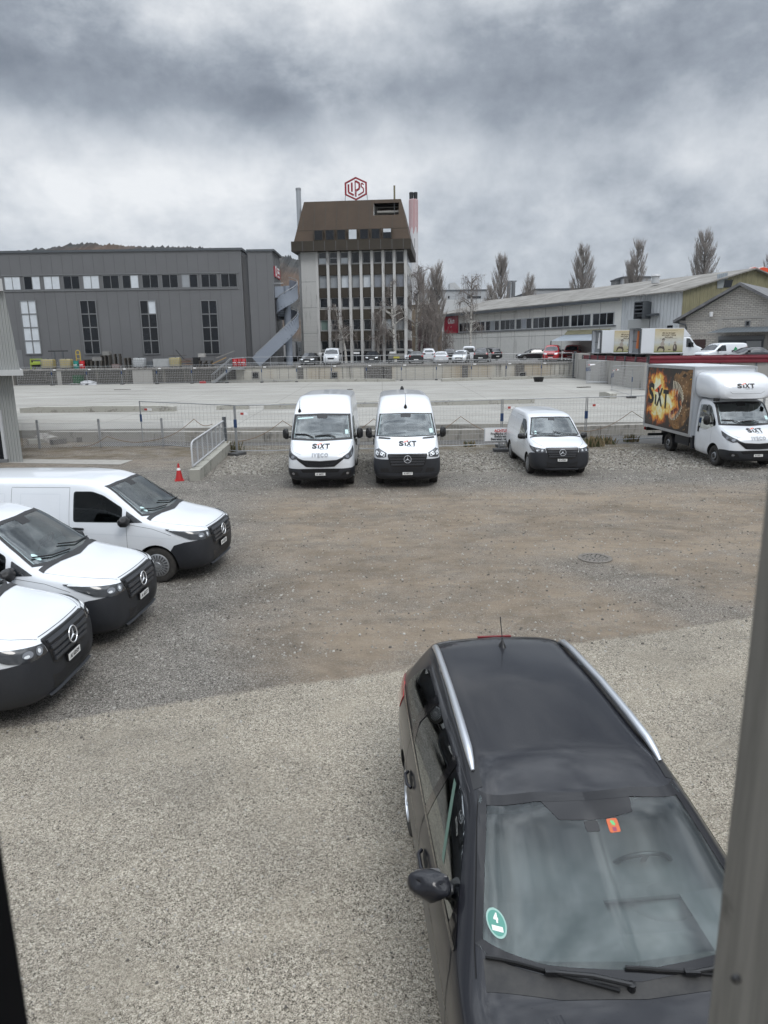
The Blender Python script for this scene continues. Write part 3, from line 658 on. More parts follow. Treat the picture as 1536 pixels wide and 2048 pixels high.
    if S_: out=[(-.3,.1),(.95,.1),(.9,.6),(.66,.70),(.60,.82),(.45,.90),(.15,.90),(-.3,.88)]
    else: out=[(-.3,.1),(.95,.1),(.9,.5),(.66,.58),(.58,.64),(.3,.66),(-.3,.63)]
    mesh_into(bp,shell(infl,.014,out,'x',-1.3,1.3,M['clad'],cutw(.44)))
    if S_:
        bp.bm(patch(bvh,rounded([(-.40,-1,.50),(.40,-1,.50),(.46,-1,.62),(-.46,-1,.62)],.03),FD,.018,.06),M['black'])
        for z in (.53,.57,.60): gaps(bp,bvh,[(FD,[(-.42,-1,z),(.42,-1,z)])],.014,.022,M['clad'])
        bp.bm(patch(bvh,[(-.88,-1,.40),(.88,-1,.40),(.86,-1,.47),(-.86,-1,.47)],FD,.03,.06,.03),M['clad'])
        for s in (-1,1): bp.bm(patch(bvh,rounded([(s*.52,-1,.50),(s*.80,-1,.53),(s*.80,-1,.62),(s*.58,-1,.64)],.03),FD,.017,.05),M['black'])
    else:
        bp.bm(patch(bvh,rounded([(-.52,-1,.53),(.52,-1,.53),(.60,-1,.64),(-.60,-1,.64)],.03),FD,.018,.06),M['well'])
        for s in (-1,1):
            bp.bm(patch(bvh,rounded([(s*.60,-1,.42),(s*.90,-1,.46),(s*.90,-1,.58),(s*.68,-1,.55)],.03),FD,.018,.05),M['black'])
            c=(s*.80,-1,.50); bp.bm(patch(bvh,[(c[0]+cos(t)*.04,-1,c[2]+sin(t)*.04) for t in [2*pi*i/12 for i in range(12)]],FD,.024,0),M['lens'])
    bp.build('bumper',root,35)
    g=MB()
    if S_:
        mesh_into(g,shell(infl,.022,rounded([(-.60,1.055),(.60,1.055),(.52,.72),(.42,.66),(-.42,.66),(-.52,.72)],.05),'y',-.3,.5,M['black']))
        for z in (.98,.90,.82,.74):
            w=.55-(1.0-z)*.25; g.bm(patch(bvh,[(-w,-1,z-.022),(w,-1,z-.022),(w,-1,z+.022),(-w,-1,z+.022)],FD,.04,.06,.02),MATS['grille_slat'])
    else:
        mesh_into(g,shell(infl,.010,rounded([(-.72,1.0),(-.50,.905),(0,.875),(.50,.905),(.72,1.0),(.70,.92),(.42,.70),(0,.68),(-.42,.70),(-.70,.92)],.02),'y',-.3,.5,M['black']))
        for z,w in ((.87,.56),(.82,.52),(.77,.46),(.725,.40)):
            g.bm(patch(bvh,[(-w,-1,z+.055*1),(-w*.6,-1,z),(w*.6,-1,z),(w,-1,z+.055),(w,-1,z+.035),(w*.6,-1,z-.02),(-w*.6,-1,z-.02),(-w,-1,z+.035)],FD,.03,.08,.02),M['clad'])
        g.bm(patch(bvh,[(-.70,-1,.985),(-.5,-1,.915),(0,-1,.885),(.5,-1,.915),(.70,-1,.985),(.5,-1,.903),(0,-1,.872),(-.5,-1,.903)],FD,.026,.08),M['chrome'])
    g.build('grille',root,35)
    e=MB()
    if S_: star(e,(0,-.06,.895),.115,-.1)
    else:
        vs,fs=textmesh('IVECO',.135,.008,0,1.35); e.bm(patch(bvh,[(x,-1,1.035+y) for x,y in vs],FD,.012,0,.0,tris=fs),mat('letter_chrome',(.34,.35,.37),.4),False)
    e.build('emblem',root,norm=False)
    for s in (-1,1):
        d=(-s*.55,.83,0)
        if S_: hp=[(s*.62,.06,1.07),(s*.60,.06,.96),(s*.86,.22,.93),(s*.95,.30,.98),(s*.965,.42,1.12),(s*.90,.28,1.18)]
        else: hp=[(s*.64,.07,.99),(s*.66,.08,.93),(s*.80,.14,.91),(s*.94,.26,.98),(s*.985,.50,1.10),(s*.985,.62,1.25),(s*.93,.40,1.17)]
        hl=MB(); hl.bm(patch(bvh,rounded(hp,.03),d,.014,.04,.02),M['lamp'] if not S_ else M['lamp']); o=hl.build('headlight',root,50)
        cs=[((s*.72,.11,1.03),.075,.045),((s*.88,.26,1.05),.075,.045)] if S_ else [((s*.78,.14,.985),.06,.045),((s*.91,.30,1.04),.05,.045)]
        for c,r1,r2 in cs:
            if S_: pts=rounded([(c[0]+s*a*r1*.83,c[1]+a*r1*.55,c[2]+b_*r2+a*.02) for a,b_ in ((-1,-1),(1,-.8),(1,1.1),(-1,.9))],.02)
            else: pts=[(c[0]+s*cos(t)*r1*.8,c[1]+cos(t)*r1*.55,c[2]+sin(t)*r2) for t in [2*pi*i/14 for i in range(14)]]
            ln=MB(); ln.bm(patch(bvh,pts,d,.020,0),M['clear'] if S_ else M['lens']); ln.build('reflector',o)
    pane(root,'windscreen',bvh,rounded([(x,-1,z) for x,z in wind],.05),FD,M['glass'],.004,.07)
    fr=MB(); n=len(wind); cz0=(wz0+wz1)/2
    k,k2=(1.02,.975) if S_ else (1.035,.95)
    kz,kz2=(1.04,.96) if S_ else (1.10,.93)
    for i in range(n):
        (x0,z0),(x1,z1)=wind[i],wind[(i+1)%n]
        A=[(x0*k,-1,cz0+(z0-cz0)*kz),(x1*k,-1,cz0+(z1-cz0)*kz),(x1*k2,-1,cz0+(z1-cz0)*kz2),(x0*k2,-1,cz0+(z0-cz0)*kz2)]
        fr.bm(patch(bvh,A,FD,.006,.05),M['black'])
    fr.bm(patch(bvh,[(-.17,-1,wz1),(.17,-1,wz1),(.15,-1,wz1-.11),(-.15,-1,wz1-.11)],FD,.0065,.05),M['black'])
    fr.build('windscreen_frame',root,norm=False)
    if S_:
        for s in (-1,1):
            v_=MB(); v_.bm(patch(bvh,rounded([(s*.48,-1,1.40),(s*.86,-1,1.415),(s*.84,-1,1.46),(s*.50,-1,1.435)],.015),FD,.01,.05),M['black']); v_.build('washer_vent',root,norm=False)
    if not S_:
        wiper(root,bvh,[(-.82,0,1.56),(-.45,0,1.545),(-.25,0,1.46)],.03); wiper(root,bvh,[(-.22,0,1.50),(.2,0,1.53),(.42,0,1.47)],.03)
    for s in (-1,1):
        d=side_d(s)
        pane(root,'side_window',bvh,[(s,p[0],p[1]) for p in side],d,M['glassdk'],.004,.08)
        mo=mirror(root,s,(s*.97,1.30,1.42),.20,.34,.17,M['black'],.09)
        h=MB(); h.bm(patch(bvh,rounded([(s,2.08,1.06),(s,2.14,1.06),(s,2.14,1.26),(s,2.08,1.26)],.02),d,.035,.0,.03),M['black']); h.build('door_handle',root)
        wheel(root,s,1.0,.355,.24,.955,'steel'); wheel(root,s,ys_r,.355,.24,.955,'steel')
    plate(root,platetxt,(0,-.045,.47 if S_ else .485))
    lg=MB()
    sixt(lg,bvh,(0 if not S_ else .01,-1,1.30 if S_ else 1.27),.150,FD,wide=1.65); lo=lg.build('lettering',root,norm=False)
    cabin(root,2.0,1.18,(-.45,.45),(.45,1.62,1.48),(1.0,1.45,1.36,.80,.10))
    st=MB(); st.bm(patch(bvh,rounded([(.72,-1,1.56),(.82,-1,1.56),(.80,-1,1.68),(.71,-1,1.68)],.01),FD,.008,0),M['sticker'])
    if kind=='bars' and not cab: st.bm(patch(bvh,[(-.76,-1,2.03),(-.28,-1,2.05),(-.28,-1,2.02),(-.76,-1,1.99)],FD,.008,0),M['sticker'])
    st.build('sticker',root,norm=False)
    if not cab:
        an=MB(); ax=0.0 if S_ else -.72; zz=2.42 if S_ else 2.30; yy=1.75 if S_ else 1.66
        h=bvh.ray_cast(Vector((ax,-2,2.22 if not S_ else 2.30)),Vector((0,1,0)))[0]
        an.lathe([(.055,-.03),(.05,.02),(.035,.06),(.02,.09),(.001,.10)],M['black'],12,Matrix.Translation(h)@Matrix.Scale(1.0,4)@Matrix.Rotation(radians(20),4,'X'))
        an.tube([h+Vector((0,0,.05)),h+Vector((0,.16,.42 if S_ else .32))],[.012,.006],M['black'],6); an.build('antenna',root)
        if S_: f=MB(); f.lathe([(.07,0),(.06,.07),(.03,.13),(.001,.14)],M['black'],10,Matrix.Translation((0,5.3,2.62))); f.build('roof_vent',root)
    return root,bvh,infl
# ---------------------------------------------------------------- black estate car right below the window
EST=[(0,.34,.40,.50,.38,.54,.50,.52,.60,.46,.66,.34,.70,.715),
(.06,.26,.50,.64,.33,.67,.50,.64,.62,.57,.70,.42,.745,.76),
(.20,.21,.64,.79,.31,.815,.51,.78,.66,.70,.745,.52,.79,.81),
(.45,.19,.72,.86,.30,.89,.53,.855,.72,.775,.81,.58,.85,.87),
(.80,.18,.75,.89,.30,.915,.56,.885,.79,.80,.875,.62,.91,.93),
(1.06,.18,.76,.90,.30,.92,.58,.89,.84,.81,.915,.66,.945,.972),
(1.26,.18,.76,.90,.30,.92,.58,.89,.875,.80,.975,.68,1.025,1.068),
(1.65,.18,.76,.90,.30,.92,.58,.89,.90,.745,1.14,.645,1.20,1.245),
(2.02,.18,.76,.90,.30,.92,.60,.89,.92,.68,1.29,.60,1.365,1.405),
(2.40,.18,.76,.90,.30,.92,.60,.89,.93,.665,1.345,.585,1.425,1.465),
(3.10,.18,.76,.90,.30,.92,.60,.89,.94,.655,1.35,.575,1.425,1.465),
(3.90,.18,.76,.89,.30,.91,.60,.88,.95,.635,1.32,.555,1.385,1.42),
(4.28,.20,.74,.87,.32,.89,.60,.855,.95,.605,1.28,.52,1.335,1.365),
(4.38,.22,.72,.86,.34,.88,.60,.84,.95,.62,1.16,.50,1.215,1.245),
(4.56,.26,.70,.83,.36,.85,.60,.80,.92,.66,.98,.50,1.00,1.02),
(4.66,.34,.60,.74,.40,.76,.60,.70,.86,.58,.92,.44,.94,.95)]
def paint_black():
    m=mat('black_metallic_paint',(.009,.0095,.013),.30,coat=1); nt=m.node_tree; b=nt.nodes['Principled BSDF']; b.inputs['Specular IOR Level'].default_value=.12; N=nt.nodes; L=nt.links
    tc=N.new('ShaderNodeTexCoord'); v=N.new('ShaderNodeTexVoronoi'); v.inputs['Scale'].default_value=38; L.new(tc.outputs['Object'],v.inputs['Vector'])
    n=N.new('ShaderNodeTexNoise'); n.inputs['Scale'].default_value=2.2; n.inputs['Detail'].default_value=6; L.new(tc.outputs['Object'],n.inputs['Vector'])
    # dust film with dried drops
    lt=N.new('ShaderNodeMath'); lt.operation='LESS_THAN'; lt.inputs[1].default_value=.085; L.new(v.outputs['Distance'],lt.inputs[0])
    g=N.new('ShaderNodeMath'); g.operation='GREATER_THAN'; g.inputs[1].default_value=.55; L.new(v.outputs['Color'],g.inputs[0])
    dr=N.new('ShaderNodeMath'); dr.operation='MULTIPLY'; L.new(lt.outputs[0],dr.inputs[0]); L.new(g.outputs[0],dr.inputs[1])
    mr=N.new('ShaderNodeMapRange'); L.new(n.outputs['Fac'],mr.inputs[0]); mr.inputs[1].default_value=.3; mr.inputs[2].default_value=.75; mr.inputs[3].default_value=.008; mr.inputs[4].default_value=.045
    mx=N.new('ShaderNodeMix'); mx.data_type='RGBA'; L.new(mr.outputs[0],mx.inputs['Factor']); mx.inputs[6].default_value=(.009,.0095,.013,1); mx.inputs[7].default_value=(.12,.12,.13,1)
    mx2=N.new('ShaderNodeMix'); mx2.data_type='RGBA'; L.new(dr.outputs[0],mx2.inputs['Factor']); L.new(mx.outputs[2],mx2.inputs[6]); mx2.inputs[7].default_value=(.004,.004,.005,1)
    L.new(mx2.outputs[2],b.inputs['Base Color'])
    cr=N.new('ShaderNodeMapRange'); L.new(n.outputs['Fac'],cr.inputs[0]); cr.inputs[1].default_value=.3; cr.inputs[2].default_value=.8; cr.inputs[3].default_value=.02; cr.inputs[4].default_value=.12
    L.new(cr.outputs[0],b.inputs['Coat Roughness'])
    cw=N.new('ShaderNodeMath'); cw.operation='MULTIPLY_ADD'; L.new(dr.outputs[0],cw.inputs[0]); cw.inputs[1].default_value=-.4; cw.inputs[2].default_value=.62; L.new(cw.outputs[0],b.inputs['Coat Weight'])
    return m
def make_estate():
    P=paint_black()
    glossb=mat('gloss_black_trim',(.006,.006,.007),.08,coat=1); frit=mat('glass_frit',(.012,.012,.014),.12,coat=.0,spec=.35)
    wsg=glassmat('estate_windscreen',(.82,.92,.90),.012,.012); sg=glassmat('estate_side_glass',(.06,.07,.065),.0,.02,.42)
    # wiped arcs and dust on the windscreen
    nt=wsg.node_tree; N=nt.nodes; L=nt.links; out=[n for n in N if n.type=='OUTPUT_MATERIAL'][0]; old=out.inputs[0].links[0].from_socket
    tc=N.new('ShaderNodeTexCoord'); n=N.new('ShaderNodeTexNoise'); n.inputs['Scale'].default_value=5; n.inputs['Detail'].default_value=7; mp=N.new('ShaderNodeMapping'); mp.inputs['Scale'].default_value=(1,.35,.35); L.new(tc.outputs['Object'],mp.inputs[0]); L.new(mp.outputs[0],n.inputs['Vector'])
    v=N.new('ShaderNodeTexVoronoi'); v.inputs['Scale'].default_value=15; L.new(tc.outputs['Object'],v.inputs['Vector'])
    lt=N.new('ShaderNodeMath'); lt.operation='LESS_THAN'; lt.inputs[1].default_value=.035; L.new(v.outputs['Distance'],lt.inputs[0])
    mr=N.new('ShaderNodeMapRange'); L.new(n.outputs['Fac'],mr.inputs[0]); mr.inputs[1].default_value=.3; mr.inputs[2].default_value=.75; mr.inputs[3].default_value=.003; mr.inputs[4].default_value=.035
    ad=N.new('ShaderNodeMath'); ad.operation='MULTIPLY_ADD'; L.new(lt.outputs[0],ad.inputs[0]); ad.inputs[1].default_value=.35; L.new(mr.outputs[0],ad.inputs[2])
    df=N.new('ShaderNodeBsdfDiffuse'); df.inputs[0].default_value=(.20,.23,.23,1)
    mx=N.new('ShaderNodeMixShader'); L.new(ad.outputs[0],mx.inputs[0]); L.new(old,mx.inputs[1]); L.new(df.outputs[0],mx.inputs[2]); L.new(mx.outputs[0],out.inputs[0])
    root=thing('estate_car','black estate car with silver roof rails parked right below the window','car',(1.335,1.73,0),radians(3.6))
    wind=[(-.755,1.024),(-.45,.998),(0,.988),(.45,.998),(.755,1.024),(.60,1.365),(.3,1.388),(0,1.393),(-.3,1.388),(-.60,1.365)]
    f_=[(1.55,.955),(2.42,.965),(2.42,1.315),(2.15,1.30),(1.95,1.245),(1.58,1.04)]
    r_=[(2.50,.965),(3.22,.985),(3.30,1.10),(3.20,1.315),(2.50,1.32)]
    q_=[(3.36,1.0),(4.12,1.03),(4.02,1.20),(3.84,1.285),(3.32,1.31),(3.42,1.12)]
    r2=lambda P_,r=.04:[tuple(p)[:2] for p in rounded(P_,r)]
    f_,r_,q_=r2(f_),r2(r_),r2(q_,.06)
    ar=((.88,(.325,.365)),(3.50,(.325,.365)))
    cav=[prism(centered(wind,.955),'y',.2,4.2,M['inner']),prism(centered(f_,.93),'x',-1.4,1.4,M['inner']),prism(centered(r_,.93),'x',-1.4,1.4,M['inner']),prism(centered(q_,.9),'x',-1.4,1.4,M['inner'])]
    bvh,me,infl=body_of(EST,.045,3,ar,cav,.60,P)
    b=MB(); mesh_into(b,me)
    Z=(0,0,-1)
    WL=M['well']
    gaps(b,bvh,[(Z,[(-.62,2.045,3),(-.3,2.06,3),(.3,2.06,3),(.62,2.045,3)])],.012,.002,WL)
    for s in (-1,1): gaps(b,bvh,[((-s*.5,.6,-.6),[(s*.615,2.04,1.38),(s*.70,1.68,1.22),(s*.785,1.30,1.04),(s*.80,1.18,.99)])],.012,.003,WL)
    for s in (-1,1):
        d=side_d(s)
        gaps(b,bvh,[(Z,[(s*.560,2.05,3),(s*.545,2.8,3),(s*.535,3.6,3),(s*.50,4.2,3)])],.010,.002,WL)
        gaps(b,bvh,[(d,[(s,1.36,.30),(s,1.30,.60),(s,1.36,.86),(s,1.48,.96)]),(d,[(s,2.46,.26),(s,2.46,1.36)]),(d,[(s,3.05,.30),(s,3.12,.50),(s,3.32,.74),(s,3.36,.99)])],.009,.002,WL)
        gaps(b,bvh,[(Z,[(s*.66,.35,3),(s*.70,.8,3),(s*.735,1.12,3),(s*.75,1.3,3)])],.010,.002,WL)
        gaps(b,bvh,[(d,[(s,1.0,.66),(s,2.4,.70),(s,4.3,.74)])],.010,.001,glossb)
        gaps(b,bvh,[((-s*.8,0,-.6),[(s*.85,1.40,.93),(s*.85,2.6,.945),(s*.85,4.2,.975)])],.028,.006,glossb)
        gaps(b,bvh,[((-s*.6,0,-.8),[(s*.66,2.1,1.37),(s*.66,3.0,1.39),(s*.63,4.1,1.32)])],.010,.002)
        bl=[(s*.93,3.95,.5),(s*.9,4.3,.52)]
    # hood creases
    dk=P
    b.build('body',root,32)
    for s in (-1,1):
        c=MB()
        pts=[]
        for t in range(9):
            y=.30+.72*t/8; x=s*(.30+.16*t/8); h=bvh.ray_cast(Vector((x,y,3)),Vector(Z)); pts.append(h[0]+Vector((0,0,-.155)))
        c.tube(pts,.160,P,64,cap=True); c.build('hood_crease',root)
    wa=[(0,.35)]
    # glass
    pane(root,'windscreen',bvh,rounded([(x,-1,z) for x,z in wind],.04),FD,wsg,.004,.05)
    fr=MB(); n=len(wind); cz=1.19
    for i in range(n):
        (x0,z0),(x1,z1)=wind[i],wind[(i+1)%n]
        ki=.955 if True else 0
        def inn(x,z): return (x*.948, -1, (z+.020) if z<1.1 else z-.018)
        A=[(x0,-1,z0),(x1,-1,z1),inn(x1,z1),inn(x0,z0)]
        fr.bm(patch(bvh,A,FD,.0055,.05),frit)
    fr.bm(patch(bvh,[(-.28,-1,1.385),(.28,-1,1.385),(.255,-1,1.335),(.10,-1,1.327),(-.18,-1,1.327)],FD,.0055,.05),frit)
    fr.build('windscreen_border',root,norm=False)
    cw=MB(); cw.bm(patch(bvh,[(-.74,1.14,3),(-.4,1.065,3),(0,1.035,3),(.4,1.065,3),(.74,1.14,3),(.73,1.27,3),(.4,1.21,3),(0,1.18,3),(-.4,1.21,3),(-.73,1.27,3)],Z,.0025,.05),mat('cowl_plastic',(.018,.018,.019),.7,nscale=9,namt=.5,col2=(.045,.043,.040))); cw.build('cowl',root)
    for s in (-1,1):
        d=(-s*.97,0,-.25)
        for nm,pp in (('side_window',f_),('side_window',r_),('rear_quarter_window',q_)): pane(root,nm,bvh,[(s*.8,y,z) for y,z in pp],side_d(s),sg,.003,.06)
        for pp in ([(2.40,.955),(2.50,.955),(2.50,1.33),(2.40,1.33)],[(3.20,.98),(3.38,.99),(3.44,1.10),(3.34,1.32),(3.20,1.32),(3.32,1.10)],[(1.38,.945),(1.56,.95),(1.60,1.05),(1.50,1.0)]):
            t=MB(); t.bm(patch(bvh,[(s*.8,y,z) for y,z in pp],side_d(s),.005,.06),glossb); t.build('pillar_trim',root,norm=False)
        mirror(root,s,(s*.82,1.72,.985),.24,.17,.16,P,.0)
        for y0 in (2.18,3.02):
            h=MB(); c=Vector((s*1,y0,.80)); hit=bvh.ray_cast(Vector((s*3,y0,.80)),Vector(side_d(s)))[0]
            h.bm(patch(bvh,rounded([(s,y0-.07,.765),(s,y0+.09,.765),(s,y0+.09,.835),(s,y0-.07,.835)],.03,6),side_d(s),.002,0),M['well'])
            h.tube([hit+Vector((s*.012,-.09,0)),hit+Vector((s*.035,-.05,.003)),hit+Vector((s*.038,.07,.004)),hit+Vector((s*.012,.11,.0))],.013,P,10); h.build('door_handle',root)
        # roof rail on feet
        rl=MB(); pts=[]; prof=[(2.24,.004),(2.31,.020),(2.42,.038),(2.7,.048),(3.2,.050),(3.85,.048),(4.05,.036),(4.13,.012),(4.15,-.002)]
        for y,h in prof:
            x=s*(.600-.030*(y-2.06)/2.1); hz=bvh.ray_cast(Vector((x,y,3)),Vector(Z))[0].z; pts.append((x+s*0,y,hz+h))
        rl.tube(pts,[.012,.022,.029,.029,.027,.027,.028,.022,.012],M['silver'],12)
        for y in (3.62,):
            x=s*(.600-.030*(y-2.06)/2.1); hz=bvh.ray_cast(Vector((x,y,3)),Vector(Z))[0].z; rl.box((x-.02,y-.03,hz-.01),(x+.02,y+.03,hz+.05),M['silver'])
        rl.build('roof_rail',root)
        bs=MB(); bs.bm(patch(bvh,[(s*.62,2.10,3),(s*.565,2.10,3),(s*.525,4.1,3),(s*.585,4.1,3)],Z,.003,.06),M['black']); bs.build('rail_trim',root)
        wheel(root,s,.88,.318,.215,.885,'alloy'); wheel(root,s,3.50,.318,.215,.885,'alloy')
        tl=MB(); tl.bm(patch(bvh,rounded([(s,4.20,.78),(s,4.42,.80),(s*.9,4.6,.82),(s*.9,4.6,.92),(s,4.38,.97),(s,4.15,.93)],.03),(-s*.8,-.6,0),.008,.05,.01),M['red']); tl.build('tail_light',root)
        hl=MB(); hl.bm(patch(bvh,rounded([(s*.50,.05,.70),(s*.50,.05,.60),(s*.74,.15,.58),(s*.86,.40,.68),(s*.86,.52,.77),(s*.76,.30,.76)],.03),(-s*.5,.8,-.25),.008,.05,.01),M['lamp']); hl.build('headlight',root)
    g=MB(); g.bm(patch(bvh,rounded([(-.44,-1,.68),(.44,-1,.68),(.36,-1,.56),(-.36,-1,.56)],.03),FD,.01,.05,.01),glossb)
    for z in (.59,.62,.65): gaps(g,bvh,[(FD,[(-.40,-1,z),(.40,-1,z)])],.012,.016,M['chrome'])
    g.bm(patch(bvh,rounded([(-.60,-1,.32),(.60,-1,.32),(.52,-1,.46),(-.52,-1,.46)],.03),FD,.01,.05,.01),M['clad']); g.build('grille',root)
    rw=MB(); rw.bm(patch(bvh,rounded([(-.56,6,1.0),(.56,6,1.0),(.50,6,1.24),(-.50,6,1.24)],.05),(0,-1,0),.006,.06),M['opq']); rw.build('rear_window',root)
    sp=MB(); sp.bm(patch(bvh,rounded([(-.17,6,1.33),(.17,6,1.33),(.17,6,1.315),(-.17,6,1.315)],.005),(0,-1,-.3),.01,.0,.01),M['red'])
    zt=bvh.ray_cast(Vector((0,4.27,3)),Vector(Z))[0].z; sp.box((-.155,4.262,zt-.004),(.155,4.285,zt+.006),mat('brake_red_dull',(.16,.012,.014),.3)); sp.build('brake_light',root)
    an=MB(); h=bvh.ray_cast(Vector((0,3.96,3)),Vector(Z))[0]
    an.lathe([(.040,-.004),(.034,.010),(.020,.030),(.012,.055),(.008,.06),(.001,.062)],M['black'],14,Matrix.Translation(h)@Matrix.Diagonal((.8,1.5,1,1)))
    an.tube([h+Vector((0,.0,.05)),h+Vector((0,.055,.15)),h+Vector((0,.10,.235))],[.0045,.004,.0055],M['black'],8); an.build('antenna',root)
    # wipers
    def wp(a,m_,e):
        w=MB(); Q=[]
        for i in range(9):
            t=i/8; x=a[0]*(1-t)+e[0]*t; y=a[1]*(1-t)+e[1]*t; hz=bvh.ray_cast(Vector((x,y,3)),Vector(Z)); Q.append(hz[0]+hz[1]*.022)
        w.tube(Q,.009,M['black'],6)
        w.tube([q-Vector((0,0,.014)) for q in Q],.005,M['well'],4)
        mid=Q[4]; w.bar(mid+Vector((-.035,-.004,.006)),mid+Vector((.035,-.012,.006)),.028,.022,M['black'])
        end=Vector((m_[0],m_[1],0)); hz=bvh.ray_cast(Vector((end.x,end.y,3)),Vector(Z))[0]; w.tube([mid+Vector((0,-.01,.008)),(mid+hz)/2+Vector((0,-.012,.04)),hz+Vector((0,0,.03))],[.010,.012,.013],M['black'],8)
        w.lathe([(.02,.0),(.02,.035),(.001,.04)],M['black'],12,Matrix.Translation(hz)); w.build('wiper',root)
    wp((-.715,1.27),(-.06,1.08),(-.12,1.075)); wp((-.06,1.16),(.66,1.15),(.56,1.10))
    # cabin
    infl.free()
    cabin(root,2.35,.62,(-.37,.37),(.36,1.93,.90),(1.30,1.80,.84,.70,.09))
    dd=MB(); bn=bmesh.new(); bmesh.ops.create_uvsphere(bn,u_segments=24,v_segments=12,radius=1)
    for q in bn.verts: q.co=Vector((.36+q.co.x*.21,1.66+q.co.y*.16,.90+q.co.z*.075))
    dd.bm(bn,M['inner']); dd.build('instrument_hood',root)
    rs=MB(); rs.box((-.62,3.0,.5),(.62,3.15,1.15),M['seat']); rs.build('rear_bench',root)
    im=MB(); im.box((-.11,1.99,1.235),(.11,2.01,1.30),M['black']); im.bar((0,1.985,1.29),(0,1.96,1.35),.03,.02,M['black'])
    im.build('rear_view_mirror',root)
    h=MB(); h.bm(patch(bvh,rounded([(-.045,-1,1.325),(.035,-1,1.325),(.035,-1,1.297),(-.045,-1,1.297)],.01),FD,.0056,0),M['black']); h.build('sensor_housing',root,norm=False)
    st=MB(); st.bm(patch(bvh,rounded([(.085,-1,1.325),(.150,-1,1.325),(.150,-1,1.290),(.085,-1,1.290)],.008),FD,.0062,0),mat('orange_sticker',(.50,.10,.025),.4))
    st.bm(patch(bvh,[(.118+cos(t)*(.016 if i%2 else .007),-1,1.314+sin(t)*(.009 if i%2 else .004)) for i,t in enumerate([2*pi*i/12+.26 for i in range(12)])],FD,.0068,0),mat('sticker_green',(.10,.45,.15),.4))
    st.bm(patch(bvh,[(.106,-1,1.303),(.130,-1,1.303),(.128,-1,1.293),(.108,-1,1.293)],FD,.0068,0),mat('sticker_plum',(.25,.03,.08),.4))
    st.build('toll_sticker',root,norm=False)
    st=MB(); cx,cz_=-.635,1.085
    C=lambda r,k=24:[(cx+cos(2*pi*i/k)*r,-1,cz_+sin(2*pi*i/k)*r*.62) for i in range(k)]
    st.bm(patch(bvh,C(.047),FD,.0056,0),mat('badge_pale',(.26,.42,.37),.4)); st.bm(patch(bvh,C(.040),FD,.0060,0),mat('badge_green',(.07,.25,.20),.4))
    st.bm(patch(bvh,[(cx-.026,-1,cz_-.016),(cx+.026,-1,cz_-.016),(cx+.026,-1,cz_-.006),(cx-.026,-1,cz_-.006)],FD,.0066,0),M['plate'])
    vs,fs=textmesh('4',.04,.002); st.bm(patch(bvh,[(cx+x,-1,cz_+.009+y*.62) for x,y in vs],FD,.0066,0,tris=fs),M['plate']); st.build('emission_badge',root,norm=False)
    tp=MB(); tp.bm(patch(bvh,[(-.8,1.90,1.02),(-.8,1.96,1.02),(-.8,2.33,1.285),(-.8,2.27,1.285)],side_d(-1),.0045,.05),mat('pale_tape',(.10,.165,.135),.3)); tp.build('tape_strip',root,norm=False)
    return root
# ---------------------------------------------------------------- box truck with fire advert
def fire_mat():
    m=mat('fire_print',(.03,.02,.015),.45); nt=m.node_tree; b=nt.nodes['Principled BSDF']; N=nt.nodes; L=nt.links
    tc=N.new('ShaderNodeTexCoord'); mp=N.new('ShaderNodeMapping'); L.new(tc.outputs['Object'],mp.inputs[0])
    sp=N.new('ShaderNodeSeparateXYZ'); L.new(mp.outputs[0],sp.inputs[0])
    def mt(op,a,b_=None,c=None):
        n=N.new('ShaderNodeMath'); n.operation=op
        for i,v in enumerate((a,b_,c)):
            if v is None: continue
            if isinstance(v,(int,float)): n.inputs[i].default_value=v
            else: L.new(v,n.inputs[i])
        return n.outputs[0]
    n1=N.new('ShaderNodeTexNoise'); n1.inputs['Scale'].default_value=1.9; n1.inputs['Detail'].default_value=9; n1.inputs['Roughness'].default_value=.62; n1.inputs['Distortion'].default_value=.9; L.new(mp.outputs[0],n1.inputs['Vector'])
    n2=N.new('ShaderNodeTexNoise'); n2.inputs['Scale'].default_value=5; n2.inputs['Detail'].default_value=8; n2.inputs['Distortion'].default_value=.6; L.new(mp.outputs[0],n2.inputs['Vector'])
    y,z=sp.outputs[1],sp.outputs[2]
    def blob(cy,cz,ry,rz_,a): 
        dy=mt('DIVIDE',mt('SUBTRACT',y,cy),ry); dz=mt('DIVIDE',mt('SUBTRACT',z,cz),rz_); return mt('MULTIPLY',mt('EXPONENT',mt('MULTIPLY',mt('ADD',mt('MULTIPLY',dy,dy),mt('MULTIPLY',dz,dz)),-1)),a)
    B=[blob(*q) for q in FIRE]
    t=B[0]
    for q in B[1:]: t=mt('ADD',t,q)
    t=mt('ADD',t,mt('MULTIPLY',mt('SUBTRACT',n1.outputs['Fac'],.5),1.7)); t=mt('ADD',t,mt('MULTIPLY',mt('SUBTRACT',n2.outputs['Fac'],.5),.7))
    r=N.new('ShaderNodeValToRGB'); cr=r.color_ramp; st=[(.0,(.022,.018,.016)),(.28,(.035,.022,.016)),(.40,(.25,.05,.01)),(.52,(.62,.17,.015)),(.66,(.80,.42,.05)),(.82,(.82,.68,.22)),(1,(.85,.84,.62))]
    cr.elements[0].position=0; cr.elements[0].color=(*st[0][1],1); cr.elements[1].color=(*st[-1][1],1)
    for p,c in st[1:-1]: e=cr.elements.new(p); e.color=(*c,1)
    L.new(t,r.inputs[0]); L.new(r.outputs[0],b.inputs['Base Color']); b.inputs['Roughness'].default_value=.35
    return m
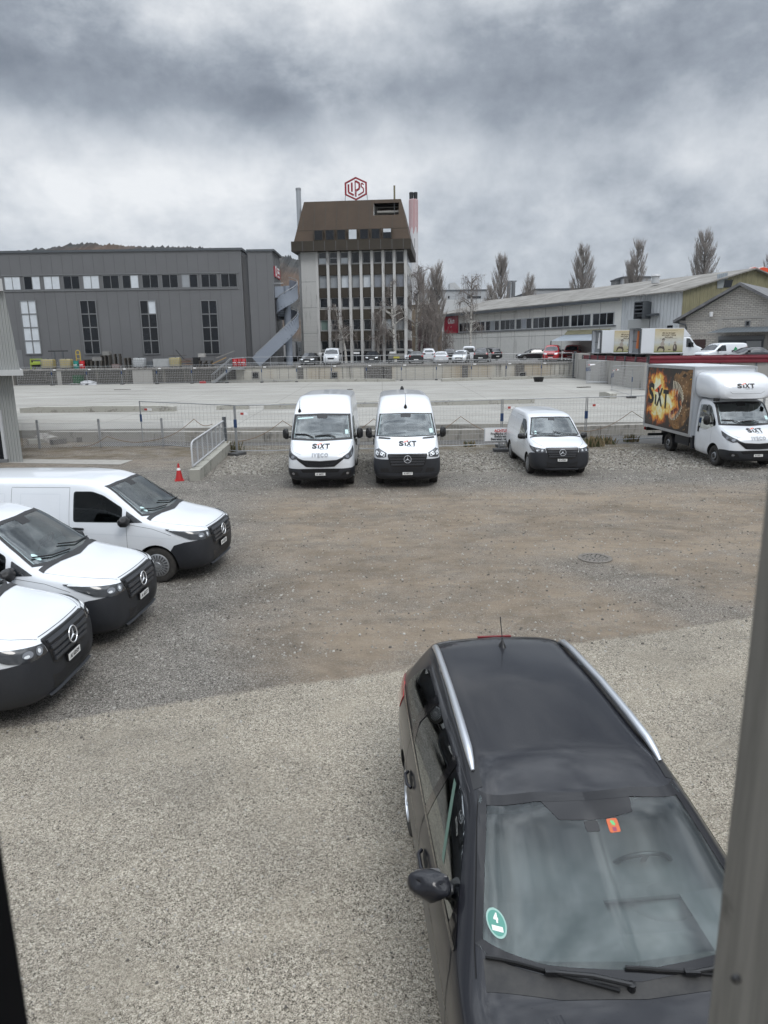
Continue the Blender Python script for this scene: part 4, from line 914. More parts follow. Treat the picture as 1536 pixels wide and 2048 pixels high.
def make_truck():
    root,bvh,infl=make_tall('bars','white box truck with a fire and fanged jaws advert on its side','AI 69511',(12.40,23.30,0),radians(3.0),cab=True)
    infl.free()
    Y0,Y1,Z0,Z1,HW=2.48,6.55,.84,3.27,1.11
    box=MB(); wh=M['white']; al=M['silver']
    box.box((-HW,Y0,Z0),(HW,Y1,Z1),wh)
    for x in (-HW,HW):
        for y in (Y0,Y1): box.box((x-.035,y-.035,Z0-.02),(x+.035,y+.035,Z1+.02),al)
        for z in (Z0,Z1): box.box((x-.025,Y0+.035,z-.04),(x+.025,Y1-.035,z+.04),al)
    for y in (Y0,Y1):
        for z in (Z0,Z1): box.box((-HW+.035,y-.025,z-.04),(HW-.035,y+.025,z+.04),al)
    box.box((-HW+.1,Y0+.1,Z1+.001),(HW-.1,Y1-.1,Z1+.05),mat('roof_sheet',(.55,.57,.58),.4))
    bo=box.build('box_body',root)
    global FIRE
    yb,yf=Y1-.07,Y0+.12; H=Z1-Z0-.10; zb=Z0+.05
    U=lambda u:yb+(yf-yb)*u; V=lambda v:zb+H*v
    FIRE=[(U(.26),V(.50),1.0,.85,1.02),(U(.27),V(.80),.42,.32,.5),(U(.60),V(.42),.62,.52,.72),(U(.35),V(.16),.55,.30,.35),(U(.82),V(.5),.30,.25,.15),(U(.95),V(.1),.3,.3,.10)]
    ad=MB(); xx=-HW-.004
    fm=fire_mat()
    ad.poly([(xx,U(0),V(0)),(xx,U(1),V(0)),(xx,U(1),V(1)),(xx,U(0),V(1))],fm)
    # print frame
    for a,b_ in (((0,0),(1,0)),((0,1),(1,1))): ad.bar((xx-.004,U(a[0]),V(a[1])),(xx-.004,U(b_[0]),V(b_[1])),.03,.03,al)
    for u in (0,1): ad.bar((xx-.004,U(u),V(0)),(xx-.004,U(u),V(1)),.03,.03,al)
    hide=mat('scaly_print',(.34,.175,.06),.45,nscale=2.2,namt=.8,col2=(.035,.018,.010)); hide2=mat('scaly_print_light',(.56,.40,.22),.45,nscale=12,namt=.6,col2=(.20,.11,.05))
    tooth=mat('tooth_print',(.86,.78,.58),.45,nscale=20,namt=.4); maw=mat('maw_print',(.30,.05,.02),.45,nscale=6,namt=.8)
    def pg(P,m,k): ad.poly([(xx-.001*k,U(u),V(v)) for u,v in P],m)
    # upper skull, behind it the throat, lower jaw as a crescent
    pg([(.60,.80),(.62,.88),(.66,.93),(.72,.90),(.78,.97),(.86,.95),(.93,.99),(.985,.985),(.985,.30),(.93,.22),(.88,.12),(.80,.05),(.70,.03),(.62,.07),(.57,.13),(.565,.20),(.62,.17),(.70,.18),(.78,.28),(.83,.40),(.845,.55),(.80,.68),(.73,.76),(.64,.78)],hide,1)
    rnd=random.Random(5)
    for i in range(110):
        u=rnd.uniform(.60,.975); v=rnd.uniform(.05,.97)
        if (abs(u-.66)/.17)**2+((v-.48)/.30)**2<1.15: continue
        if v>.93-(.66-u)*1.2 and u<.66: continue
        if u<.64 and v<.78: continue
        r=rnd.uniform(.005,.014); a=rnd.uniform(0,6.28)
        pg([(u+cos(a+t)*r*rnd.uniform(.6,1.1),v+sin(a+t)*r*1.5*rnd.uniform(.6,1.1)) for t in (0,1,2.1,3.1,4.2,5.2)],hide2 if rnd.random()<.62 else mat('scale_shadow_print',(.03,.016,.008),.5),2)
    pg([(.93,.86),(.975,.90),(.985,.84),(.95,.81)],mat('eye_print',(.02,.01,.005),.4),3)
    pg([(.945,.845),(.965,.865),(.972,.845),(.955,.83)],mat('iris_print',(.75,.42,.05),.4),4)
    pg([(.78,.88),(.83,.93),(.88,.91),(.84,.86)],MATS['eye_print'],3)
    arcU=[(.615,.79),(.66,.785),(.705,.77),(.745,.745),(.78,.705),(.81,.655),(.832,.60),(.843,.54)]
    for i in range(11):
        t=i/10*(len(arcU)-1.001); k=int(t); f=t-k; u=arcU[k][0]*(1-f)+arcU[k+1][0]*f; v=arcU[k][1]*(1-f)+arcU[k+1][1]*f
        ln=(.26 if i in (0,2,4) else .17)*(1-i*.045); w=.0085
        pg([(u-w,v+.01),(u+w,v+.01),(u+w*.5-.004*i*.4,v-ln*.5),(u-.01-.003*i,v-ln)],tooth,4)
    arcL=[(.575,.20),(.61,.18),(.65,.175),(.69,.185),(.73,.22),(.765,.265),(.795,.32),(.82,.38)]
    for i in range(10):
        t=i/9*(len(arcL)-1.001); k=int(t); f=t-k; u=arcL[k][0]*(1-f)+arcL[k+1][0]*f; v=arcL[k][1]*(1-f)+arcL[k+1][1]*f
        ln=(.20 if i in (0,3) else .13)*(1-i*.04); w=.008
        pg([(u-w,v-.01),(u-.008,v+ln),(u+w,v-.01)],tooth,4)
    pg([(.60,.24),(.66,.27),(.72,.35),(.70,.38),(.64,.33),(.59,.31)],maw,3)
    # big letters
    S0=.78
    x=.045
    for ch,w in (('S',.155),('i',.05),('X',.15),('T',.135)):
        if ch=='i':
            pg([(x+.012,.375),(x+.045,.36),(x+.045,.53),(x+.012,.545)],M['ink'],5)
            sw=[(x-.01,.60),(x+.02,.625),(x+.06,.66),(x+.11,.71),(x+.155,.725),(x+.135,.66),(x+.11,.60),(x+.07,.58),(x+.03,.585)]
            pg(sw,M['orange'],5)
        else:
            vs,fs=textmesh(ch,1,.04,0,1,'LEFT'); mx=min(a for a,_ in vs); MX=max(a for a,_ in vs); mz=min(b for _,b in vs); MZ=max(b for _,b in vs)
            hh=.31 if ch!='S' else .36; v0=.37 if ch=='S' else (.35 if ch=='X' else .33)
            ad.add([(xx-.006,U(x+(a-mx)/(MX-mx)*w*.93),V(v0+(b-mz)/(MZ-mz)*hh)) for a,b in vs],fs,M['ink'])
        x+=w
    ad.build('advert_panel',bo,norm=False)
    # fairing over the cab
    F=[(.98,2.28,.55,.70,2.36,.74,2.44,.70,2.52,.60,2.58,.40,2.61,2.62),
       (1.10,2.25,.75,.90,2.34,.95,2.50,.92,2.66,.82,2.78,.55,2.83,2.84),
       (1.35,2.24,.85,.99,2.34,1.03,2.55,1.0,2.80,.90,2.96,.62,3.01,3.02),
       (1.75,2.24,.88,1.02,2.34,1.07,2.60,1.05,2.90,.96,3.08,.66,3.12,3.13),
       (2.20,2.24,.88,1.02,2.34,1.08,2.60,1.07,2.92,.99,3.11,.70,3.15,3.16),
       (2.44,2.24,.88,1.02,2.34,1.08,2.60,1.07,2.92,.99,3.11,.70,3.15,3.16)]
    fb=loft(F,.06,3); fbv=BVHTree.FromBMesh(fb); f=MB(); f.bm(fb,M['white'])
    for s in (-1,1): gaps(f,fbv,[(FD,[(s*.86,-1,3.0),(s*.72,-1,2.75),(s*.60,-1,2.52),(s*.50,-1,2.45),(0,-1,2.44)])],.008)
    fo=f.build('roof_fairing',root)
    lg=MB(); sixt(lg,fbv,(-.06,-1,2.70),.19,FD); lg.build('lettering',fo,norm=False)
    ch=MB()
    for s in (-1,1):
        ch.box((s*.45-.05,2.2,.52),(s*.45+.05,6.2,.74),M['black']); 
        ch.box((s*1.0-.02,2.75,.45),(s*1.0+.02,3.85,.80),M['clad'])
    ch.box((-1.0,6.5,.60),(1.0,6.62,.74),M['black'])
    ch.box((-1.05,2.42,.40),(1.05,2.56,.86),M['clad'])
    for y in (3.2,4.2,5.2,6.1): ch.box((-1.0,y-.04,.74),(1.0,y+.04,.88),M['black'])
    ch.tube([(0,4.55,.36),(0,4.551,.36)],.1,M['black'])
    ch.tube([(-.8,4.55,.36),(.8,4.55,.36)],.06,M['black']); ch.build('chassis',root)
    for s in (-1,1):
        mg=MB(); prof=[(4.55+cos(a)*.46,.36+sin(a)*.46) for a in [pi*k/10 for k in range(11)]]
        vs=[(s*q,y,z) for q in (.68,1.0) for y,z in prof]; mg.add(vs,[(i,i+1,11+i+1,11+i) for i in range(10)],M['clad'],True)
        mg.box((s*.84-.14,5.0,.22),(s*.84+.14,5.02,.6),M['clad'])
        mg.build('mudguard',root)
        ml=MB(); ml.box((s*.98-.06,1.02,2.20),(s*.98-.0+.06,1.2,2.30),M['black']); ml.build('marker_light',root)
        tl=MB(); tl.box((s*.95-.10,6.62,.62),(s*.95+.10,6.68,.74),M['red']); tl.build('tail_light',root)
    tb=MB(); tb.bar((-1.0,6.35,.45),(1.0,6.35,.45),.08,.10,M['clad']); tb.build('rear_underride_bar',root)
    return root
# ---------------------------------------------------------------- surveying helpers: sight line -> point at a known distance, level or wall
CAMM = camo.matrix_world.copy(); FPX = 1420.0
def ray(px, py):
    return (CAMM.to_3x3() @ Vector(((px-768)/FPX, -(py-1024)/FPX, -1))).normalized()
CP = Vector((0,0,4.15))
def at(px, py, Y): r=ray(px,py); return CP+r*(Y/r.y)
def gz(px, py, z=0): r=ray(px,py); return CP+r*((z-4.15)/r.z)
def hit(px, py, p0, n): r=ray(px,py); p0=Vector(p0); n=Vector(n); return CP+r*((p0-CP).dot(n)/r.dot(n))
UP = 2.2            # level of the upper yard
# ---------------------------------------------------------------- node helpers for ground materials
class NT:
    def __init__(s,name):
        s.m=bpy.data.materials.new(name); s.m.use_nodes=True; s.t=s.m.node_tree; s.b=s.t.nodes['Principled BSDF']; s.N=s.t.nodes; s.L=s.t.links
        s.tc=s.N.new('ShaderNodeTexCoord').outputs['Object']; s.sep=s.N.new('ShaderNodeSeparateXYZ'); s.L.new(s.tc,s.sep.inputs[0]); s.x,s.y,s.z=s.sep.outputs; MATS[name]=s.m
    def set(s,i,v):
        if isinstance(v,(int,float)): i.default_value=v
        elif isinstance(v,tuple): i.default_value=(*v,1) if len(v)==3 and i.type=='RGBA' else v
        else: s.L.new(v,i)
    def math(s,op,a,b=None,c=None,clamp=False):
        n=s.N.new('ShaderNodeMath'); n.operation=op; n.use_clamp=clamp
        for i,v in enumerate((a,b,c)):
            if v is not None: s.set(n.inputs[i],v)
        return n.outputs[0]
    def vec(s,sc=(1,1,1),off=(0,0,0),src=None):
        n=s.N.new('ShaderNodeMapping'); n.inputs['Scale'].default_value=sc; n.inputs['Location'].default_value=off; s.L.new(src or s.tc,n.inputs[0]); return n.outputs[0]
    def noise(s,scale,detail=6,rough=.55,dist=0,v=None):
        n=s.N.new('ShaderNodeTexNoise'); n.inputs['Scale'].default_value=scale; n.inputs['Detail'].default_value=detail; n.inputs['Roughness'].default_value=rough; n.inputs['Distortion'].default_value=dist
        s.L.new(v or s.tc,n.inputs['Vector']); return n.outputs['Fac']
    def voro(s,scale,v=None,out='Distance',rnd=1.0,feat='F1'):
        n=s.N.new('ShaderNodeTexVoronoi'); n.feature=feat; n.inputs['Scale'].default_value=scale; n.inputs['Randomness'].default_value=rnd; s.L.new(v or s.tc,n.inputs['Vector']); return n.outputs[out]
    def mr(s,v,a,b,c=0.,d=1.,smooth=False):
        n=s.N.new('ShaderNodeMapRange'); s.set(n.inputs[0],v); n.clamp=True
        if smooth: n.interpolation_type='SMOOTHSTEP'
        for i,q in enumerate((a,b,c,d)): n.inputs[i+1].default_value=q
        return n.outputs[0]
    def mix(s,f,a,b,blend='MIX'):
        n=s.N.new('ShaderNodeMix'); n.data_type='RGBA'; n.blend_type=blend; s.set(n.inputs['Factor'],f)
        for i,q in ((6,a),(7,b)):
            if isinstance(q,tuple): n.inputs[i].default_value=(*q,1)
            else: s.L.new(q,n.inputs[i])
        return n.outputs[2]
    def ramp(s,v,stops):
        n=s.N.new('ShaderNodeValToRGB'); cr=n.color_ramp; cr.elements[0].position=stops[0][0]; cr.elements[0].color=(*stops[0][1],1); cr.elements[1].position=stops[-1][0]; cr.elements[1].color=(*stops[-1][1],1)
        for p,c in stops[1:-1]: e=cr.elements.new(p); e.color=(*c,1)
        s.L.new(v,n.inputs[0]); return n.outputs[0]
    def bump(s,h,st=.5,d=.02):
        n=s.N.new('ShaderNodeBump'); n.inputs['Strength'].default_value=st; n.inputs['Distance'].default_value=d; s.L.new(h,n.inputs['Height']); s.L.new(n.outputs[0],s.b.inputs['Normal'])
    def done(s,col,rough=.9,spec=.3):
        s.set(s.b.inputs['Base Color'],col); s.set(s.b.inputs['Roughness'],rough); s.b.inputs['Specular IOR Level'].default_value=spec; return s.m
def gravel_material():
    n=NT('gravel')
    wob=n.math('MULTIPLY',n.math('SUBTRACT',n.noise(.55,6,.6),.5),2.6)
    fine=n.math('MULTIPLY',n.math('SUBTRACT',n.noise(5,4,.6),.5),.5)
    # stones: cell colour at two sizes
    c1=n.voro(140,out='Color'); c2=n.voro(30,out='Color'); d1=n.voro(140); d2=n.voro(30); c3=n.voro(62,out='Color')
    def sepx(c):
        q=n.N.new('ShaderNodeSeparateColor'); n.L.new(c,q.inputs[0]); return q.outputs[0]
    s1,s2=sepx(c1),sepx(c2); mott=n.noise(30,8,.85); s3=sepx(c3); pat=n.noise(.9,7,.65,.4); pat2=n.noise(.33,5,.6,.3,n.vec((1,1,1),(7,3,0)))
    stone=n.math('ADD',n.math('ADD',n.math('MULTIPLY',s1,.46),n.math('MULTIPLY',s3,.24)),n.math('MULTIPLY',mott,.30))
    # three kinds of surface
    pale=n.ramp(stone,[(.18,(.030,.027,.022)),(.32,(.165,.150,.122)),(.50,(.335,.308,.258)),(.68,(.50,.468,.40)),(.86,(.74,.71,.62))])
    pale=n.mix(n.mr(pat,.50,.68,0,.55),pale,(.365,.332,.270)); pale=n.mix(n.mr(pat2,.5,.72,0,.35),pale,(.15,.142,.128))
    grey=n.ramp(stone,[(.20,(.022,.021,.019)),(.34,(.075,.071,.064)),(.50,(.180,.171,.156)),(.66,(.32,.306,.28)),(.84,(.58,.56,.52))])
    coarse=n.ramp(n.math('ADD',n.math('MULTIPLY',s2,.7),n.math('MULTIPLY',mott,.3)),[(.1,(.05,.046,.040)),(.35,(.15,.14,.12)),(.65,(.30,.285,.25)),(.88,(.44,.42,.38)),(1,(.62,.60,.56))])
    dirt=n.mix(n.mr(mott,.35,.65),(.165,.134,.102),(.275,.232,.180))
    trk=n.noise(1.0,8,.72,.9,n.vec((.30,1.1,1),(1,5,0))); dirt=n.mix(n.mr(trk,.44,.62,0,.6),dirt,(.335,.280,.215))
    brown=n.mix(n.mr(n.math('ADD',stone,n.math('ADD',n.math('MULTIPLY',n.math('SUBTRACT',pat,.5),1.5),n.math('MULTIPLY',n.math('SUBTRACT',.5,trk),1.3))),.46,.80),dirt,n.mix(.45,grey,dirt))
    # where each lies
    edge=n.math('ADD',n.math('SUBTRACT',n.y,n.math('ADD',n.math('MULTIPLY',n.x,.30),8.60)),n.math('ADD',n.math('MULTIPLY',wob,.10),n.math('MULTIPLY',fine,.35)))
    f_far=n.mr(edge,-.05,.05)                       # 0 near pale plot, 1 beyond its edge
    left=n.mr(n.math('ADD',n.math('ADD',n.x,n.math('MULTIPLY',wob,.8)),n.math('MULTIPLY',n.math('SUBTRACT',n.y,9.0),.19)),-2.5,-.7)   # grey gravel by the left vans
    track=n.mr(n.math('ABSOLUTE',n.math('ADD',n.math('SUBTRACT',n.y,13.6),wob)),5.6,8.0,1,0)
    fb=n.math('MULTIPLY',left,track)
    fb=n.math('MULTIPLY',fb,n.mr(n.math('ADD',pat2,n.math('MULTIPLY',pat,.35)),.38,.54,.45,1))
    rightg=n.mr(n.math('ADD',n.math('ADD',n.math('ABSOLUTE',n.math('SUBTRACT',n.x,n.math('ADD',3.3,n.math('MULTIPLY',n.math('SUBTRACT',14.5,n.y),.45)))),n.math('MULTIPLY',wob,.5)),n.math('MULTIPLY',n.math('MAXIMUM',n.math('SUBTRACT',n.y,13.2),0),2)),.35,1.3,.0,1)
    rightg=n.mr(rightg,0,1,.25,1); fb=n.math('MULTIPLY',fb,rightg)
    mid=n.mix(fb,grey,brown)
    far=n.mr(n.math('ADD',n.y,n.math('MULTIPLY',wob,.35)),22.6,24.4)
    lane=n.mr(n.x,-6.2,-5.6); lf=n.math('MULTIPLY',far,lane)
    mid=n.mix(lf,mid,coarse)
    lb=n.math('MULTIPLY',n.mr(n.y,24.5,26.5),n.mr(n.x,-6.6,-6.0,1,0)); mid=n.mix(n.math('MULTIPLY',lb,n.mr(pat,.35,.6,.2,.8)),mid,brown)
    weeds=n.math('MULTIPLY',n.mr(n.y,27.0,28.2),n.mr(pat,.42,.62,0,.75)); mid=n.mix(weeds,mid,(.125,.105,.070))
    col=n.mix(f_far,pale,mid); bigv=n.mr(n.noise(.45,8,.68,.6,n.vec((.8,1.25,1),(11,4,0))),.36,.62,.74,1.10); med=n.mr(n.noise(2.6,7,.7,.4),.34,.64,.84,1.10)
    vv=n.math('MULTIPLY',bigv,med); vv=n.mix(f_far,n.mix(.45,n.ramp(vv,[(0,(0,0,0)),(1,(1,1,1))]),(1,1,1)),n.ramp(vv,[(0,(0,0,0)),(1,(1,1,1))]))
    col=n.mix(1.0,col,(1.08,1.045,1.01),'MULTIPLY'); col=n.mix(1.0,col,vv,'MULTIPLY')
    d=n.math('ADD',n.math('MULTIPLY',n.math('MINIMUM',n.math('MULTIPLY',d1,1.0),1.0),-.55),n.math('ADD',n.math('MULTIPLY',mott,.6),n.math('MULTIPLY',s1,.5)))
    dc=n.math('ADD',n.math('MULTIPLY',d2,-1.4),n.math('MULTIPLY',s2,1.0))
    h=n.math('ADD',d,n.math('MULTIPLY',n.math('MULTIPLY',dc,lf),f_far)); n.bump(h,.75,.022)
    return n.done(col,.92,.25)
def slab_material():
    n=NT('slab_concrete')
    st=n.noise(.6,9,.68,.5,n.vec((.25,1.2,1))); f=n.noise(6,6,.6); b=n.noise(.16,5,.6,0,n.vec((.6,1.2,1),(4,0,0)))
    col=n.ramp(n.math('ADD',n.math('MULTIPLY',st,.75),n.math('MULTIPLY',f,.25)),[(.30,(.20,.192,.172)),(.44,(.29,.28,.255)),(.56,(.345,.335,.308)),(.70,(.42,.41,.38))])
    col=n.mix(n.mr(b,.55,.72,0,.5),col,(.27,.262,.245))
    dk=n.noise(1.1,7,.7,.8,n.vec((.16,2.0,1),(2,9,0))); col=n.mix(n.mr(dk,.54,.64,0,.65),col,(.15,.145,.135))
    # joints of the poured bays
    jx=n.math('ABSOLUTE',n.math('SUBTRACT',n.math('FRACT',n.math('DIVIDE',n.x,7.5)),.5)); jy=n.math('ABSOLUTE',n.math('SUBTRACT',n.math('FRACT',n.math('DIVIDE',n.y,7.0)),.5))
    col=n.mix(n.math('MAXIMUM',n.mr(jx,.493,.498,0,.45),n.mr(jy,.493,.498,0,.40)),col,(.13,.125,.115))
    n.bump(f,.2,.01); return n.done(col,.85)
def asphalt_material():
    n=NT('yard_asphalt'); f=n.noise(8,6,.6); b=n.noise(.2,6,.6)
    return n.done(n.mix(n.mr(b,.35,.65),n.mix(n.mr(f,.3,.7),(.095,.092,.088),(.15,.146,.14)),(.19,.185,.175)),.9)
def flat(name, pts, m, kind='structure', thick=.12):
    b=MB(); b.poly([Vector(p)-Vector((0,0,thick)) for p in pts],m,thick,(0,0,1)); o=b.build(name); o['kind']=kind; return o
GM=gravel_material(); SM=slab_material(); AM=asphalt_material()
earth=mat('distant_earth',(.14,.13,.10),.95,nscale=.05,namt=.5)
flat('ground',[(-1980,-240,-.10),(1980,-240,-.10),(1980,1980,-.10),(-1980,1980,-.10)],earth,thick=.3)
flat('gravel_yard',[(-40,-8,0),(45,-8,0),(45,35.2,0),(-40,35.2,0)],GM,thick=.09)
def slz(y): return .36+(y-35)*.0045
sl=MB(); 
for (x0,x1,y0,y1) in ((-60,21.35,35.3,79.9),(21.35,75,35.3,57.5)):
    ny=8
    for i in range(ny):
        a=y0+(y1-y0)*i/ny; c=y0+(y1-y0)*(i+1)/ny; sl.add([(x0,a,slz(a)),(x1,a,slz(a)),(x1,c,slz(c)),(x0,c,slz(c))],[(0,1,2,3)],SM)
sl.add([(-60,35.3,-.1),(75,35.3,-.1),(75,35.3,slz(35.3)),(-60,35.3,slz(35.3))],[(0,1,2,3)],SM)
o=sl.build('concrete_slab',norm=False); o['kind']='structure'
flat('asphalt_yard',[(-160,80.35,UP),(21.9,80.35,UP),(200,80.35,UP),(200,420,UP),(-160,420,UP)],AM,thick=2.2)
flat('asphalt_ramp_yard',[(21.95,58.2,UP+.2),(75,55.4,UP+.2),(75,80.3,UP+.004),(21.95,80.3,UP+.004)],AM,thick=2.2)
# strip of old asphalt at the foot of the slab
flat('asphalt_strip',[tuple(gz(150,893)+Vector((0,0,.006))),tuple(gz(1536,886)+Vector((0,0,.006))),tuple(gz(1536,868)+Vector((0,0,.006))),tuple(gz(240,880)+Vector((0,0,.006)))],mat('old_asphalt',(.12,.115,.108),.95,nscale=3,namt=.4),thick=.004)
flat('concrete_apron',[tuple(gz(0,926)+Vector((0,0,.02))),tuple(gz(240,930)+Vector((0,0,.02))),tuple(gz(266,921)+Vector((0,0,.02))),tuple(gz(20,919)+Vector((0,0,.02)))],mat('apron_concrete',(.34,.325,.295),.9,nscale=4,namt=.25),thick=.018)
# loose stones in relief (too many to count)
def stones(name, regions, label, seed):
    rnd=random.Random(seed); b=MB(); ms=[mat('stone_pale',(.37,.355,.32),.9),mat('stone_mid',(.24,.22,.19),.9),mat('stone_dark',(.10,.09,.078),.9)]
    for (x0,x1,y0,y1,N,s0,s1,wt) in regions:
        for i in range(N):
            x=rnd.uniform(x0,x1); y=rnd.uniform(y0,y1); s=rnd.uniform(s0,s1)*(.6+.8*rnd.random()**2); a=rnd.uniform(0,6.28)
            m=ms[0] if rnd.random()<wt else (ms[1] if rnd.random()<.65 else ms[2])
            n_=5; top=[(x+cos(a+2*pi*k/n_)*s*rnd.uniform(.5,.75),y+sin(a+2*pi*k/n_)*s*rnd.uniform(.5,.75),s*rnd.uniform(.45,.75)) for k in range(n_)]
            bot=[(x+cos(a+2*pi*k/n_)*s*rnd.uniform(.8,1.1),y+sin(a+2*pi*k/n_)*s*rnd.uniform(.8,1.1),-.004) for k in range(n_)]
            b.add(bot+top,[tuple(range(5,10))]+[(k,(k+1)%5,5+(k+1)%5,5+k) for k in range(5)],m)
    o=b.build(name,norm=False); tag(o,label,'gravel',kind='stuff')
stones('loose_stones',[(-6,14,23.6,28.2,12000,.018,.042,.38),(-6,14,21.5,24,2200,.015,.03,.25),(-7,12,9,22,15000,.007,.024,.30),(-4,6,1.2,8.7,12000,.004,.013,.40),(-6.2,-1.5,7,13,1800,.008,.02,.3)],'loose pale and dark stones scattered over the gravel yard',3)
# ---------------------------------------------------------------- building materials
def ribbed(name,col,ax=(1,0,0),period=.25,depth=.03,rough=.6,col2=None,nscale=.6,namt=.2,metal=0,streak=0):
    n=NT(name); dt=n.math('ADD',n.math('ADD',n.math('MULTIPLY',n.x,ax[0]),n.math('MULTIPLY',n.y,ax[1])),n.math('MULTIPLY',n.z,ax[2]))
    w=n.math('SINE',n.math('MULTIPLY',dt,2*pi/period)); h=n.mr(w,-.6,.6)
    c=n.mix(n.mr(n.noise(nscale,7,.6),.3,.7),col,col2 or tuple(q*(1-namt) for q in col))
    if streak: c=n.mix(n.mr(n.noise(1.2,6,.6,0,n.vec((3,3,.25))),.5,.75,0,streak),c,tuple(q*.45 for q in col))
    n.bump(h,1.0,depth); n.b.inputs['Metallic'].default_value=metal
    return n.done(c,rough,.4)
def weathered(name,col,dark,amt=.5,scale=1,stretch=.15,off=(0,0,0),rough=.85,tint=None):
    n=NT(name); s1=n.noise(.9*scale,8,.65,.2,n.vec((1,1,stretch),off)); s2=n.noise(3*scale,7,.6,0,n.vec((1.5,1.5,stretch*1.5),off)); s3=n.noise(9*scale,5,.6)
    c=n.mix(n.mr(s3,.3,.7,0,.4),col,tuple(q*.8 for q in col))
    if tint: c=n.mix(n.mr(n.noise(.35*scale,4,.5,0,n.vec((1,1,.3),(3,1,5))),.48,.60,0,.75),c,tint)
    c=n.mix(n.mr(n.math('ADD',n.math('MULTIPLY',s1,.6),n.math('MULTIPLY',s2,.4)),.62-amt*.22,.66-amt*.08,0,.9),c,dark)
    n.bump(s3,.2,.01); return n.done(c,rough)
B={}
B['hall']=mat('anthracite_cladding',(.150,.152,.157),.45,nscale=.35,namt=.10,metal=.1)
B['hallseam']=mat('cladding_seam',(.105,.106,.11),.6)
B['frame']=mat('window_frame_grey',(.17,.175,.18),.45)
B['frame2']=mat('window_frame_pale',(.48,.49,.50),.45)
B['pane']=mat('dark_pane',(.010,.013,.018),.12,spec=.45,coat=.0,nscale=.7,namt=.6)
B['pane2']=mat('dim_pane',(.035,.040,.048),.12,spec=.5,coat=.1,nscale=.5,namt=.5)
B['blind']=mat('drawn_blind',(.62,.66,.70),.5,nscale=1.5,namt=.15)
B['blindg']=mat('grey_blind',(.30,.32,.34),.5,nscale=1.5,namt=.15)
B['conc']=weathered('tower_concrete',(.50,.50,.485),(.30,.30,.29),.15,.5)
B['fin']=weathered('fin_concrete',(.56,.555,.54),(.20,.20,.195),.35,1.2)
B['bronze']=mat('bronze_cladding',(.066,.043,.026),.6,nscale=.5,namt=.28,spec=.3)
B['bronze2']=mat('bronze_band',(.042,.032,.020),.6,nscale=.6,namt=.3)
B['slate']=mat('stair_panel_slate',(.25,.28,.33),.45,nscale=.6,namt=.1)
B['steel']=mat('galvanised_steel',(.36,.37,.38),.45,metal=.5,nscale=3,namt=.2)
B['steeld']=mat('dark_steel',(.10,.11,.12),.5,metal=.3)
B['wall1']=weathered('stained_wall',(.085,.082,.076),(.24,.225,.20),.42,.5,.10)
B['wall2']=weathered('board_marked_wall',(.47,.45,.40),(.06,.055,.05),.30,.6,.06,(5,0,0),tint=(.36,.29,.20))
B['wall3']=weathered('grey_wall',(.36,.35,.33),(.16,.155,.145),.35,.6,.12)
B['lip']=weathered('wall_coping',(.25,.24,.225),(.10,.097,.09),.4,.8,1)
B['curb']=weathered('curb_concrete',(.40,.39,.35),(.20,.19,.17),.4,1.5,1)
B['hallwhite']=weathered('pale_panel_wall',(.76,.75,.71),(.52,.51,.48),.28,.3,.2)
B['roofeter']=ribbed('corrugated_roof',(.165,.155,.14),(.394,-.919,0),.45,.05,.9,(.30,.29,.27),.55,.3)
B['olive']=ribbed('olive_corrugated',(.27,.25,.15),(.919,.394,0),.55,.07,.7,(.20,.185,.11),.5,.3,streak=.5)
B['whcorr']=ribbed('white_corrugated',(.62,.64,.65),(.394,-.919,0),.5,.05,.5,None,.5,.1,streak=.3)
B['shed']=ribbed('grey_corrugated',(.34,.35,.34),(1,0,0),.115,.03,.5,None,.5,.08)
B['tin']=ribbed('tin_canopy',(.30,.34,.38),(1,0,0),.25,.03,.5)
B['maroon']=mat('maroon_paint',(.17,.012,.025),.4,nscale=1,namt=.3)
B['signred']=mat('sign_red',(.36,.012,.035),.35)
B['timber']=mat('raw_timber',(.36,.24,.12),.8,nscale=2,namt=.3)
B['wood']=mat('weathered_pallet_wood',(.13,.115,.095),.9,nscale=3,namt=.5,col2=(.045,.042,.038))
def brickmat():
    n=NT('sand_lime_brick'); br=n.N.new('ShaderNodeTexBrick'); u=n.math('ADD',n.math('MULTIPLY',n.x,BD[0]),n.math('MULTIPLY',n.y,BD[1]))
    cb=n.N.new('ShaderNodeCombineXYZ'); n.L.new(u,cb.inputs[0]); n.L.new(n.z,cb.inputs[1]); n.L.new(cb.outputs[0],br.inputs['Vector'])
    br.inputs['Scale'].default_value=1.0; br.inputs['Brick Width'].default_value=.42; br.inputs['Row Height'].default_value=.17; br.inputs['Mortar Size'].default_value=.016
    br.inputs['Color1'].default_value=(.52,.49,.44,1); br.inputs['Color2'].default_value=(.42,.395,.36,1); br.inputs['Mortar'].default_value=(.17,.16,.15,1)
    return n.done(br.outputs['Color'],.9)
BD=(.766,-.643)
